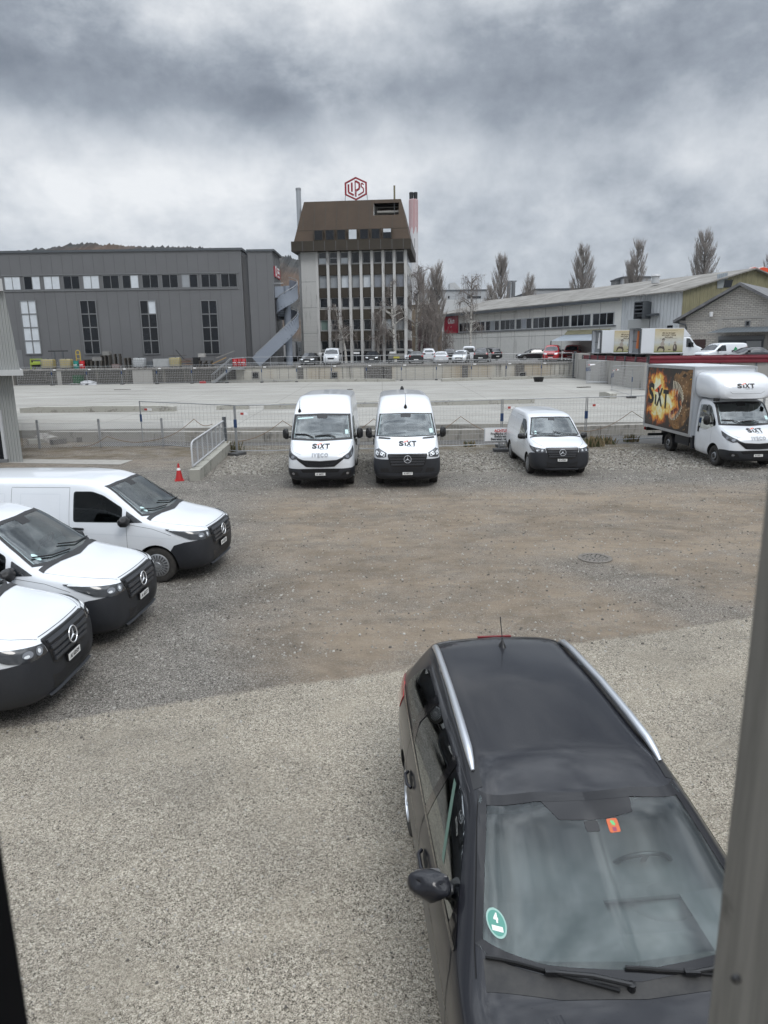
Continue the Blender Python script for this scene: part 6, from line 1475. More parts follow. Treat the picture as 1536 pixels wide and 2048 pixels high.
bbox(bd,.02,Wd-.02,zb0,zb1,.0,.04,cm_); zq=bs(1400,667)[1]; bbox(bd,.02,Wd*.6,zq-.12,zq+.12,.0,.04,cm_)
for px in (1354,1438,1533): s=bs(px,660)[0]; bbox(bd,max(s-.2,.02),s+.2,B0,zb0,.0,.04,cm_)
bd.build('concrete_frame',bh)
a0,za=bs(1491,641); a1,zb_=bs(1500,653); win(bh,bp_(a0,zb_,.0),BX,a1-a0,za-zb_,B['pane'],1,1,.10,None,.08,B['frame'])
cp=MB(); a0,za=bs(1452,658); vs=[]; s0,z0=bs(1450,655); s1=Wd+3; z1=bs(1425,666)[1]
cp.add([bp_(s0,z0,.05),bp_(s1,z0,.05),bp_(s1,z1,2.2),bp_(s0-1.0,z1,2.2)],[(0,1,2,3)],ribbed('tin_canopy_dark',(.13,.15,.165),(.766,-.643,0),.3,.04,.5)); cp.build('canopy',bh,norm=False)
dr=MB(); s0,z0=bs(1437,681); s1=bs(1520,670)[0]; zt__=bs(1480,674)[1]; bbox(dr,s0,s1+.4,B0,zt__,.045,.08,B['steeld']); bbox(dr,s0+.25,s1-1.2,B0,zt__-.7,.085,.12,B['frame2']); bbox(dr,s1-1.1,s1+.2,B0,zt__-.4,.085,.14,mat('sliding_door_grey',(.36,.37,.38),.5)); bbox(dr,s0,s1+.4,zt__-.25,zt__+.1,.085,.2,B['frame']); dr.build('sliding_door',bh)
dr=MB(); s0,z0=bs(1382,679); s1=bs(1412,679)[0]; bbox(dr,s0,s1,B0,z0,.045,.07,mat('barred_window',(.05,.025,.022),.6)); dr.build('barred_opening',bh)
pp=MB(); pp.tube([bp_(-.6,zl-.5,.3),bp_(.1,zl-.7,.15),bp_(.15,zl-1.0,.1),bp_(.15,B0,.1)],.07,B['steeld'],8); pp.build('downpipe',bh)
lp=MB(); q_=bs(1424,627); lp.lathe([(.16,-.3),(.18,0),(.18,.15),(.02,.16)],MATS['sign_white'],10,Matrix.Translation(bp_(q_[0],q_[1],.2))); lp.build('wall_lamp',bh)
# ---------------------------------------------------------------- grey corrugated building, left edge
SX=at(40,835,27.3).x; zS=at(0,585,27.3).z
sh=thing('corrugated_shed','pale grey corrugated metal building at the left edge with a projecting ledge','building')
b=MB(); zl_=at(20,745,27).z

def fpr(o,x,y,z0,z1,m,xt_=None):
    xk=x*13.0+0; k=40/y; xt_=x if xt_ is None else xt_
    o.add([(x-14,y,z0),(x,y,z0),(xt_,y,z1),(x-14,y,z1),(x-14,40,z0),(x*k-.4,40,z0),(xt_*k-.4,40,z1),(x-14,40,z1)],[(0,1,2,3),(7,6,5,4),(1,5,6,2),(3,2,6,7),(0,4,5,1),(0,3,7,4)],m)
fpr(b,SX-.05,27.2,0,zl_,B['shed']); wl=b.build('wall',sh)
b=MB(); xt=at(6,590,26.7).x; xbm=at(38,742,26.7).x
fpr(b,xbm,26.8,zl_+.1,zS,B['shed'],xt); b.build('upper_wall',sh)
b=MB(); xe=at(46,745,26.5).x; fpr(b,xe,26.5,zl_-.10,zl_+.10,mat('ledge_grey',(.50,.505,.50),.5)); b.build('ledge',sh)
b=MB(); fpr(b,xt+.08,26.6,zS,zS+.42,MATS['ledge_grey']); b.build('roof_edge',sh)
b=MB(); w1=at(6,890,27.15).x; zz0=at(0,918,27.15).z; zz1=at(0,820,27.15).z; b.box((w1-3,27.14,zz0),(w1,27.19,zz1),B['pane']); b.box((w1-3,27.08,zz0-.12),(w1+.12,27.19,zz0),B['frame']); b.box((w1,27.10,zz0),(w1+.10,27.19,zz1),B['frame2']); b.build('window',sh)
# ---------------------------------------------------------------- things beyond
def block(name,label,cat,px0,px1,py,Y,dep,m,base=0,roofm=None,wins=()):
    a=at(px0,py,Y); b_=at(px1,py,Y); r_=thing(name,label,cat)
    q=MB(); q.box((a.x,Y,base),(b_.x,Y+dep,a.z),m); q.build('wall',r_)
    q=MB(); q.box((a.x-.2,Y-.2,a.z),(b_.x+.2,Y+dep+.2,a.z+.35),roofm or B['steeld']); q.build('roof_edge',r_)
    for (u0,v0,u1,v1,mm) in wins:
        c=at(u0,v1,Y); d=at(u1,v0,Y); q=MB(); q.box((c.x,Y-.06,c.z),(d.x,Y-.01,d.z),mm); q.build('window',r_)
    return r_
dg=mat('far_grey_render',(.36,.37,.38),.8,nscale=.1,namt=.15); dl=mat('far_pale_render',(.55,.56,.56),.8,nscale=.1,namt=.1); dt=mat('far_tan_render',(.30,.24,.17),.85,nscale=.3,namt=.3)
fa=block('factory_block','grey factory block with a sloping roof screen far behind the birches','building',838,974,583,210,30,dg,0,None,[(896,592,899,597,B['pane']),(935,592,962,597,B['pane2']),(860,592,880,597,B['pane2'])])
q=MB(); a_,b_,c_,d_=at(900,566,215),at(910,565,215),at(926,582,215),at(900,582,215); q.poly([d_,c_,b_,a_],dl,6,(0,1,0)); q.build('roof_screen',fa)
q=MB(); a_,b_=at(838,602,209),at(974,604,209); q.box((a_.x,205,0),(b_.x+4,209.8,a_.z),dl); q.build('lower_wing',fa)
block('low_white_building','low building with a white flat roof edge between the tower and the pale hall','building',806,880,610,135,12,dt,0,MATS['sign_white'],[])
tb_=block('tan_building','tan gabled building half hidden behind the bare trees','building',846,884,634,131,8,mat('warm_render',(.34,.25,.16),.85,nscale=.5,namt=.2),0,None,[(873,642,877,662,B['pane2']),(851,645,855,660,B['pane2'])])
q=MB(); a_=at(838,650,125); b_=at(862,705,125); q.box((a_.x,125,UP),(b_.x,129,a_.z),mat('dark_maroon_cladding',(.045,.014,.018),.6,nscale=.6,namt=.3)); o=q.build('maroon_container'); tag(o,'dark maroon container standing behind the birch trunks','container')
si=MB(); 
for px in (1018,1027):
    a_=at(px,563,230); r_=(at(1022,570,230).x-at(1014,570,230).x)/2; si.lathe([(r_,0),(r_,a_.z),(.1,a_.z+.3)],mat('silo_grey',(.16,.165,.17),.6,metal=.2),16,Matrix.Translation((a_.x,230,0)))
si.box((at(1013,564,231).x,230,at(1013,564,231).z),(at(1032,564,231).x,231,at(1013,562,231).z),B['steeld']); o=si.build('twin_silo'); tag(o,'pair of dark grey silos beside the bare poplar','silo')
block('flat_roof_hall','dark flat roofed hall showing above the ridge of the pale hall','building',1071,1240,580,200,30,dg)
block('rooftop_unit','small dark box between poplars above the long roof','building',1232,1246,561,190,4,B['frame'])
block('rooftop_plant','wide grey plant box at the foot of the poplar above the long roof','building',1246,1302,556,188,6,dg)
cs=thing('shop_sign','orange red coop lettering on a rooftop frame at the right edge','sign'); q=MB(); a_=at(1494,545,165); put_text(q,'coop',mat('letter_orange_red',(.72,.075,.02),.4),a_,(1,0,0),(0,0,1),5.2,.22,0,sx=1.0,spacing=.88,thick=.4,align='LEFT'); q.build('letters',cs)
q=MB(); put_text(q,'coop',MATS['sign_white'],a_+Vector((-.05,.3,.05)),(1,0,0),(0,0,1),5.2,.36,0,sx=1.0,spacing=.88,thick=.2,align='LEFT'); q.build('letter_back',cs)
q=MB()
for k in range(9): x=a_.x-2+k*2.0; q.tube([(x,165.9,a_.z-4.5),(x,165.9,a_.z+.5)],.07,B['steel'],5)
for k in range(3): q.tube([(a_.x-5,165.9,a_.z-3.5+k*1.6),(a_.x+14,165.9,a_.z-3.5+k*1.6)],.06,B['steel'],5)
q.build('sign_frame',cs)
block('supermarket','flat grey shop building under the orange letters','building',1500,1600,575,166.5,30,dg)
# hills
hm=NT('wooded_hill'); f=hm.noise(.03,8,.7); f2=hm.noise(.006,5,.5); c=hm.mix(hm.mr(f,.35,.65),(.026,.030,.030),(.062,.058,.050)); c=hm.mix(hm.mr(f2,.45,.6,0,.7),c,(.13,.075,.040)); hm.bump(f,1,8); HM=hm.done(c,.95)
def ridge(name,prof,Y,seed,jag):
    rnd=random.Random(seed); b=MB(); P=[at(px,py,Y) for px,py in prof]; top=[]
    for p,q_ in zip(P,P[1:]):
        n_=int((q_-p).length/4.5)+1
        for i in range(n_):
            t=i/n_; a=p.lerp(q_,t); h=rnd.random()**1.5*jag; top+= [Vector((a.x,Y+rnd.uniform(-6,6),a.z)),Vector((a.x+1.6,Y+rnd.uniform(-6,6),a.z+h+.5))]
    top.append(P[-1]); n_=len(top)
    rows_=[top]+[[Vector((t.x*(1-.01*k)+rnd.uniform(-1,1),Y-90*k+rnd.uniform(-5,5),max(t.z*(1-k/6.5)+rnd.uniform(-1,1),-1))) for t in top] for k in range(1,7)]
    back=[Vector((t.x,Y+400,-2)) for t in top]; rows_=[back]+rows_
    vs=[v for r in rows_ for v in r]; b.add(vs,[(k*n_+i,k*n_+i+1,(k+1)*n_+i+1,(k+1)*n_+i) for k in range(len(rows_)-1) for i in range(n_-1)],HM)
    o=b.build(name,norm=False); o['kind']='structure'
ridge('hills',[(-500,560),(-60,525),(20,508),(60,502),(110,497),(140,490),(190,490),(230,493),(300,495),(375,496),(440,503),(545,511),(575,515),(598,521),(640,535),(700,548),(800,570),(900,590),(990,604),(1100,618),(1300,628),(1600,640),(2100,650)],1300,3,5)
# ---------------------------------------------------------------- retaining walls and guard rails
def wallbox(name,label,P0,P1,z0,z1,th,m,cat='wall',lip=None):
    r_=thing(name,label,cat); P0=Vector(P0);P1=Vector(P1); d=(P1-P0).normalized(); n=Vector((d.y,-d.x,0)); q=MB()
    def bx(o,a,b,c0,c1,o0,o1,mm):
        vs=[Vector((p.x,p.y,z))+n*f for z in (c0,c1) for p,f in ((a,o0),(b,o0),(b,o1),(a,o1))]; o.add(vs,[(3,2,1,0),(4,5,6,7),(0,1,5,4),(1,2,6,5),(2,3,7,6),(3,0,4,7)],mm)
    bx(q,P0,P1,z0,z1,0,-th,m); w=q.build('wall_face',r_)
    if lip: q=MB(); bx(q,P0,P1,z1,z1+lip,.10,-th-.02,B['lip']); q.build('coping',r_)
    return r_,d,n
xm=at(472,750,80).x
zw=UP-.12
rw,_,_=wallbox('stained_retaining_wall','dark stained concrete retaining wall under the anthracite hall',(-60,80,0),(xm,80,0),0,zw,.35,B['wall1'],lip=.2)
q=MB()
for px,w_ in ((285,1.1),(118,.25),(20,.3)): a_=at(px,750,79.98); q.box((a_.x-w_,79.975,.5),(a_.x+w_,79.99,zw-.02),B['wall3'])
q.build('pale_patch',rw,norm=False)
q=MB(); a_=at(102,752,79.95)
for s in ((-.6,-.55,-.5,.4),(.55,.6,-.5,.4),(-.6,.6,.35,.4),(-.6,.6,-.5,-.45)): q.box((a_.x+s[0],79.93,a_.z+s[2]),(a_.x+s[1],79.97,a_.z+s[3]),B['lip'])
q.build('wall_frame',rw)
rw2,_,_=wallbox('board_marked_retaining_wall','pale streaked board marked concrete wall below the parked cars',(xm+.02,80.0,0),(21.4,80.0,0),0,zw,.35,B['wall2'],lip=.2)
q=MB()
x=xm+.8; rnd=random.Random(9); dk=mat('wall_stain',(.07,.068,.062),.9,nscale=3,namt=.5,col2=(.16,.15,.14))
while x<21: q.box((x,79.985,.5),(x+.035,79.997,zw-.02),B['steeld']); x+=1.0
q.build('board_joint',rw2,norm=False)
for px,w_ in ((601,.32),(775,.5),(930,.35),(1040,.5),(748,1.1)):
    s=MB(); a_=at(px,750,79.9); s.box((a_.x-w_,79.965,.5),(a_.x+w_,79.982,zw-.05),dk); s.build('stain_panel',rw2,norm=False)
for px in (511,668,1045):
    s=MB(); a_=at(px,751,79.9); s.box((a_.x-.42,79.90,a_.z-.35),(a_.x+.42,79.96,a_.z+.42),B['lip']); s.box((a_.x-.30,79.88,a_.z-.25),(a_.x+.30,79.90,a_.z+.30),B['pane']); s.build('vent_opening',rw2)
CA,CB,CCc=Vector((21.4,80,0)),Vector((21.4,58,0)),Vector((45,53.8,0))
rs,d_,n_=wallbox('side_retaining_wall','grey concrete wall with the leaning fence panels, running towards the box truck',CB,CA,0,UP+.42,.35,B['wall3'])
rs2,_,_=wallbox('front_retaining_wall','grey concrete wall under the maroon barrier, behind the box truck',CB+Vector((.37,-.07,0)),CCc,0,UP+.42,.35,weathered('grey_wall_b',(.34,.33,.31),(.15,.145,.135),.35,.6,.12))
def barrier(name,label,P0,P1,z0,h,off):
    P0=Vector(P0);P1=Vector(P1); d=(P1-P0).normalized(); n=Vector((d.y,-d.x,0)); q=MB(); L=(P1-P0).length
    prof=[(0,0),(.05,.04),(.05,.16),(0,.20),(0,.27),(.05,.31),(.05,.43),(0,.47),(0,.55)]
    vs=[]
    for p in (P0,P1):
        for o_,z in prof: v=p+n*(off+o_); vs.append((v.x,v.y,z0+z*h/.55))
    k=len(prof); q.add(vs,[(i,i+1,k+i+1,k+i) for i in range(k-1)],B['maroon'])
    vs2=[(Vector(v)-n*.03) for v in vs]; q.add(vs2,[(k+i,k+i+1,i+1,i) for i in range(k-1)],B['maroon'])
    r_=thing(name,label,'guard rail'); q.build('rail',r_,norm=False); q=MB(); c=int(L/2.6)
    for i in range(c+1): p=P0+d*(L*i/max(c,1))+n*(off-.09); q.box((p.x-.05,p.y-.05,z0-.45),(p.x+.05,p.y+.05,z0+h),B['steeld'])
    q.build('post',r_); return r_
barrier('crash_barrier','maroon double guard rail along the wall in front of the poster trucks',CB,CCc,UP+.36,.62,.10)
barrier('crash_barrier','thinner maroon guard rail running back to the corner post of the upper yard',Vector((21.4,58.2,0)),Vector((21.4,77,0)),UP+.34,.50,-.02)
q=MB(); q.box((21.0,77.5,.4),(22.2,80.2,UP+1.0),B['wall3']); q.box((22.2,77.7,UP+.2),(25.0,79.8,UP+.75),mat('rough_block',(.20,.19,.175),.9,nscale=2,namt=.4)); q.box((22.6,77.6,UP+.75),(24.2,79.9,UP+1.1),MATS['rough_block']); q.box((20.9,79.0,.4),(21.1,79.3,UP+1.2),B['steeld'])
o=q.build('corner_block'); tag(o,'stained concrete block pier at the corner of the upper yard','pier')
# plain guard rail above the long wall
gr=thing('guard_rail','thin grey pipe railing along the top of the long retaining wall','railing',(0,80,UP)); q=MB()
x0,x1=at(486,720,80.1).x,21.0
for z in (.95,.35): q.tube([(x0,.12,z+.1),(x1,.12,z+.1)],.028,B['steel'],6)
q.build('rail',gr); q=MB(); k=int((x1-x0)/2.9)
for i in range(k+1): x=x0+(x1-x0)*i/k; q.tube([(x,.12,.08),(x,.12,1.05)],.03,B['steel'],6)
q.build('post',gr)
# concrete curbs lying on the slab
def curb(px0,py0,px1,py1,h,label,w=.55,Z=.43,name='concrete_curb'):
    a=gz(px0,py0,Z); b_=gz(px1,py1,Z); z=slz((a.y+b_.y)/2); d=(b_-a); d.z=0; d.normalize(); n=Vector((-d.y,d.x,0)); rnd=random.Random(px0); q=MB()
    L=(b_-a).length; N=max(2,int(L/1.1)); P=[]
    for i in range(N+1):
        p=a+d*(L*i/N); hh=h+rnd.uniform(-.015,.015); 
        if i in (0,N): hh*=.8
        P.append([(p.x,p.y,z-.02),(p.x,p.y,z+hh),(p.x+n.x*w,p.y+n.y*w,z+hh),(p.x+n.x*w,p.y+n.y*w,z-.02)])
    vs=[v for r in P for v in r]; q.add(vs,[(4*i+k,4*i+(k+1)%4,4*i+4+(k+1)%4,4*i+4+k) for i in range(N) for k in range(4)]+[(0,1,2,3),(4*N+3,4*N+2,4*N+1,4*N)],B['curb'])
    o=q.build(name); tag(o,label,'curb','concrete curbs left standing on the slab'); return o
curb(40,825,348,822,.36,'long concrete curb on the slab nearest the corrugated building')
curb(433,819,496,818,.30,'short concrete curb on the slab between two longer ones')
curb(528,818,1069,806,.34,'longest concrete curb, on the slab behind the tall vans')
curb(1198,794,1220,797,.42,'stub of curb on the slab left of the fire advert truck',.5)
curb(40,768,790,763,.28,'low flat kerb at the foot of the stained retaining wall',.5,.55)
curb(885,763,1170,755,.30,'low kerb at the foot of the wall below the red vans',.5,.55)
# near edge wall of the slab
def nwall(P,h0,label):
    r_=thing('slab_edge_wall',label,'wall'); q=MB()
    for a,b_ in zip(P,P[1:]):
        d=(b_-a).normalized(); n=Vector((-d.y,d.x,0)); N=max(1,int((b_-a).length/2.4))
        for i in range(N):
            p=a.lerp(b_,i/N)+d*.012; s=a.lerp(b_,(i+1)/N)-d*.012
            vs=[(v.x,v.y,z) for z in (-.05,h0) for v in (p,s,s+n*.5,p+n*.5)]; q.add(vs,[(3,2,1,0),(4,5,6,7),(0,1,5,4),(1,2,6,5),(2,3,7,6),(3,0,4,7)],B['curb2'])
    q.build('wall_block',r_); return r_
B['curb2']=weathered('edge_wall_concrete',(.31,.295,.265),(.11,.105,.095),.5,1.2,.5)
nwall([gz(98,884),gz(530,885),gz(1000,880),gz(1200,872),gz(1700,856)],.47,'low weathered concrete wall along the near edge of the slab')
# ---------------------------------------------------------------- ramp parapet with railing
ra=gz(383,962); rb_=gz(452,902); d=(rb_-ra); d.z=0; L=d.length; d.normalize(); n=Vector((-d.y,d.x,0))
rp_=thing('ramp_parapet','sloping concrete parapet with a white framed mesh railing and a steel end post','parapet')
q=MB(); w=.28
def rv(t,o,z): p=ra+d*t+n*o; return (p.x,p.y,z)
h0,h1=.36,.42
vs=[rv(0,-w,0),rv(L,-w,0),rv(L,-w,h1),rv(0,-w,h0),rv(0,w*.2,0),rv(L,w*.2,0),rv(L,w*.2,h1),rv(0,w*.2,h0)]
q.add(vs,[(0,1,2,3),(7,6,5,4),(0,4,5,1),(3,2,6,7),(0,3,7,4),(1,5,6,2)],weathered('parapet_concrete',(.34,.33,.29),(.13,.125,.11),.5,2,.6)); q.build('parapet_wall',rp_)
q=MB(); wf=mat('white_rail_paint',(.44,.45,.46),.45)
zb=lambda t:h0+(h1-h0)*t/L+.06; zt2=lambda t:zb(t)+.80
t0,t1=.35,L-.25; o_=.0
fr=[rv(t0,o_,zb(t0)),rv(t0,o_,zt2(t0)-.15),rv(t0+.10,o_,zt2(t0)-.04),rv(t0+.35,o_,zt2(t0+.35)),rv(t1,o_,zt2(t1)),rv(t1,o_,zb(t1)),rv(t0,o_,zb(t0))]
q.tube(fr,.030,wf,8); q.build('rail_frame',rp_)
for k in range(1,7): q=MB(); t=t0+(t1-t0)*k/7; q.bar(rv(t,o_,zb(t)),rv(t,o_,zt2(t)),.05,.02,wf); q.build('baluster',rp_)
q=MB(); N=int((t1-t0)/.075)
for k in range(1,N): t=t0+(t1-t0)*k/N; q.tube([rv(t,o_,zb(t)),rv(t,o_,zt2(t))],.004,B['steel'],3,False)
for k in range(1,14): q.tube([rv(t0,o_,zb(t0)+k*.057),rv(t1,o_,zb(t1)+k*.057)],.004,B['steel'],3,False)
q.build('rail_mesh',rp_,norm=False)
q=MB(); p=rv(L+.02,0,0); q.box((p[0]-.07,p[1]-.07,0),(p[0]+.07,p[1]+.07,h1+1.0),B['steeld']); q.build('end_post',rp_)
# ---------------------------------------------------------------- temporary mesh fence
BLU=mat('blue_clamp',(.02,.05,.13),.5); FW=mat('fence_wire',(.42,.42,.42),.5,metal=.3)
def fence_panel(w,h,res,label,nv,nh,near=True):
    r_=thing('fence_panel',label,'fence panel'); f=MB(); R=.021
    f.tube([(0,0,.02),(0,0,h)],R,B['steel'],res); f.tube([(w,0,.02),(w,0,h)],R,B['steel'],res); f.tube([(0,0,h-.02),(w,0,h-.02)],R*.9,B['steel'],res); f.tube([(0,0,.16),(w,0,.16)],R*.9,B['steel'],res); f.build('frame',r_)
    m=MB(); rr=.0034 if near else .0075
    for i in range(1,nv): m.tube([(w*i/nv,0,.16),(w*i/nv,0,h-.02)],rr,FW,3,False,False)
    for i in range(1,nh): m.tube([(0,0,.16+(h-.18)*i/nh),(w,0,.16+(h-.18)*i/nh)],rr,FW,3,False,False)
    m.build('wire_mesh',r_,norm=False)
    for x in (0,w):
        c=MB(); c.box((x-.026,-.026,1.10),(x+.026,.026,1.42),BLU); c.build('clamp',r_)
    l=MB(); l.box((.18,-.03,h-.40),(.48,-.02,h-.30),MATS['sign_white']); l.box((.19,-.033,h-.395),(.31 if near else .19,-.031,h-.305),mat('label_red',(.40,.06,.05),.5)); l.build('label_plate',r_)
    b=MB(); b.box((w-.12,-.30,0),(w+.16,.30,.10),mat('fence_foot',(.07,.07,.07),.9)); b.build('foot_block',r_)
    return r_
pts=[gz(287,893),gz(476,910),gz(661,907),gz(835,902),gz(1004,895),gz(1171,889),gz(1345,882),gz(1522,874),gz(1700,866)]
nm=['near fence panel at the left end, behind the ramp parapet','near fence panel between the ramp parapet and the slatted grille van','near fence panel behind the two tall white vans','near fence panel left of the warning board','near fence panel behind the lone compact van','near fence panel between the compact van and the box truck','near fence panel hidden mostly by the fire advert truck','near fence panel past the cab of the box truck']
F0=None
for i,(a,b_) in enumerate(zip(pts,pts[1:])):
    w=(b_-a).length-.07
    if F0 is None: F0=fence_panel(3.5,2.0,8,'x',26,8); f=F0
    else: f=copy_tree(F0)
    f.location=a; f.rotation_euler=(0,0,atan2(b_.y-a.y,b_.x-a.x)); f.scale=(w/3.5,1,1); f['label']='wire mesh '+nm[i].replace('near fence panel','fence panel'); f['group']='temporary mesh fence panels along the near yard edge'
FL=['nearest the corrugated building','below the lime green machine','below the teal and red drums','with the green bin behind it','below the tall pallet stacks','below the white tank','below the grey metal box','below the last yellow tank and planks','across the steel steps','below the outside stair','below the black saloon','below the white passenger van','below the three white bay signs','below the small grey trailer','below the large black sport utility car','at the right end beside the corner pier']
F1=None; xs=[at(px,760,78.6).x for px in (35,1152)]; n_=16
for i in range(n_):
    x=xs[0]+(xs[1]-xs[0])*i/n_
    if F1 is None: F1=fence_panel(3.72,2.0,6,'x',20,7,False); f=F1
    else: f=copy_tree(F1)
    f.location=(x,78.6,slz(78.6)); f.scale=((xs[1]-xs[0])/n_/3.78,1,1); f['label']='far wire mesh fence panel '+FL[i]; f['group']='temporary mesh fence panels along the far wall'
for (p,q_,lab) in (((1222,783),(1262,795),'short mesh panel standing alone on the slab left of the truck'),((1225,781),(1300,781),'mesh panel on the slab partly hidden behind the fire advert')):
    a=gz(*p,.47); b_=gz(*q_,.47); f=copy_tree(F0); f.location=(a.x,a.y,slz(a.y)); f.rotation_euler=(0,0,atan2(b_.y-a.y,b_.x-a.x)); f.scale=(max(.6,(b_-a).length/3.5),1,1); f['label']=lab; f['group']='temporary mesh fence panels on the slab'
# stack of panels leaning on the side wall
for k in range(5):
    f=copy_tree(F0); f.scale=(.95,1,1.15); a=Vector((20.9-.09*k,72.0-.12*k+6.2,.5)); f.location=a
    base=Vector((19.7-.16*k,68.3-.25*k,slz(69))); f.location=base
    f.rotation_euler=(radians(-24),0,radians(-12)); f['label']='wire mesh panel leaning on the side wall, '+['innermost','second from the wall','middle one','second from the front','frontmost'][k]+' of its stack'; f['group']='spare fence panels leaning in a stack'
# rope along the fence
def rope(P,label,m):
    q=MB(); R_=[]
    for a,b_ in zip(P,P[1:]):
        for k in range(8): t=k/8; v=a.lerp(b_,t); R_.append(v-Vector((0,0,.28*sin(pi*t)*.6)))
    R_.append(P[-1]); q.tube(R_,.012,m,5); o=q.build('rope'); tag(o,label,'rope')
rm=mat('brown_rope',(.20,.13,.08),.9)
L1=[at(60,897,31),at(215,872,31),at(395,868,31.0)-Vector((0,0,.25)),at(483,836,30)]
rope([at(145,894,30.5),at(214,873,30.6),at(310,880,30),at(388,838,29.6),at(425,848,29)],'brown rope slung along the chain link fence and the ramp railing',rm)
P_=[]
for i in range(1,len(pts)): 
    a,b_=pts[i-1],pts[i]
    if i>=2: P_+=[a.lerp(b_,.02)+Vector((0,-.03,.55)),a.lerp(b_,.5)+Vector((0,-.03,1.35))]
P_.append(pts[-1]+Vector((0,0,.6))); rope(P_,'brown cable sagging along the near mesh fence panels',rm)
# chain link fence on the left
cf=thing('chain_link_fence','low grey chain link fence between the corrugated building and the ramp','fence')
c0,c1=gz(48,898),gz(372,893); d=(c1-c0); d.z=0; L=d.length; d.normalize(); h=1.05
for px,py in ((80,897),(202,894.5),(327,893)):
    p=gz(px,py); q=MB(); q.box((p.x-.045,p.y-.03,0),(p.x+.045,p.y+.03,1.25),B['steel']); q.build('post',cf)
q=MB(); s=.085; k=int(L/s)
for i in range(-int(h/s),k):
    for dr in (1,-1):
        a0=max(0,i*s) ; z0=(a0-i*s) if dr>0 else h-(a0-i*s)
        a1=min(L,i*s+h); z1=(a1-i*s) if dr>0 else h-(a1-i*s)
        if a1>a0: q.tube([tuple(c0+d*a0+Vector((0,0,.05+z0))),tuple(c0+d*a1+Vector((0,0,.05+z1)))],.0055,FW,3,False,False)
q.tube([tuple(c0+Vector((0,0,h+.05))),tuple(c1+Vector((0,0,h+.05)))],.006,FW,4); q.build('chain_mesh',cf,norm=False)
# warning board on its stand
wb=thing('warning_board','white warning board with red heading on a stand left of the lone compact van','sign'); q=MB()
a,b_=at(970,883,28.2),at(1040,879,28.2); zt3,zb3=at(1005,857,28.2).z,at(1005,882,28.2).z; u=Vector((b_.x-a.x,b_.y-a.y,0)).normalized(); cx_=(a.x+b_.x)/2; 
q.box((a.x-.04,28.22,zb3-.03),(b_.x+.04,28.26,zt3+.03),B['frame2']); q.box((a.x,28.19,zb3),(b_.x,28.218,zt3),MATS['sign_white']); q.build('board',wb)
q=MB(); rdm=mat('heading_red',(.55,.02,.02),.5); W2=b_.x-a.x; hh=zt3-zb3
put_text(q,'ACHTUNG',rdm,(cx_,28.185,zt3-hh*.17),(1,0,0),(0,0,1),.135,.004,thick=.002)
q.box((cx_-.31,28.183,zt3-hh*.285),(cx_+.31,28.187,zt3-hh*.265),rdm)
for k,t_ in enumerate(('Freifläche (Geräte)','Befahren und','Betreten verboten')): put_text(q,t_,M['ink'],(cx_+.02,28.185,zt3-hh*(.42+.21*k)),(1,0,0),(0,0,1),.130,.004,thick=.002)
q.build('lettering',wb,norm=False)
q=MB()
for dx in (-.12,.12): q.tube([(cx_+dx,28.29,0),(cx_+dx,28.29,zt3)],.022,B['steel'],8)
q.box((cx_-.34,28.05,0),(cx_+.34,28.5,.12),MATS['fence_foot']); q.build('stand',wb)
# traffic cone
co=thing('traffic_cone','red and white traffic cone at the foot of the ramp parapet','cone',tuple(gz(359,961))); q=MB(); cr=mat('cone_red',(.40,.018,.018),.5)
q.lathe([(.16,.03),(.125,.20)],cr,20); q.lathe([(.088,.40),(.055,.56),(.032,.72),(.001,.725)],cr,20); q.lathe([(.125,.20),(.120,.22),(.10,.34),(.088,.40)],cr,20); q.box((-.19,-.19,0),(.19,.19,.035),cr); q.build('cone_body',co)
q=MB(); q.lathe([(.083,.44),(.062,.54)],MATS['sign_white'],20); q.build('reflective_band',co)
co.rotation_euler=(0,0,.3); co.scale=(.78,.78,.78)
# drain cover
mc=gz(1190,1117); q=MB(); q.lathe([(.33,.004),(.33,.018),(.26,.02),(.26,.012),(.001,.012)],mat('cast_iron',(.20,.18,.155),.8,nscale=20,namt=.5),32,Matrix.Translation(mc))
for rr_,nn in ((.23,16),(.15,10),(.07,5)):
    for i in range(nn):
        a=2*pi*i/nn; c,s_=cos(a),sin(a); q.add([mc+Vector((c*(rr_+p)-s_*t,s_*(rr_+p)+c*t,.0135)) for p,t in ((-.03,-.010),(.03,-.016),(.03,.016),(-.03,.010))],[(0,1,2,3)],M['well'])
o=q.build('drain_cover',norm=False); tag(o,'round cast iron drain cover with radial slots set in the brown gravel','drain cover')
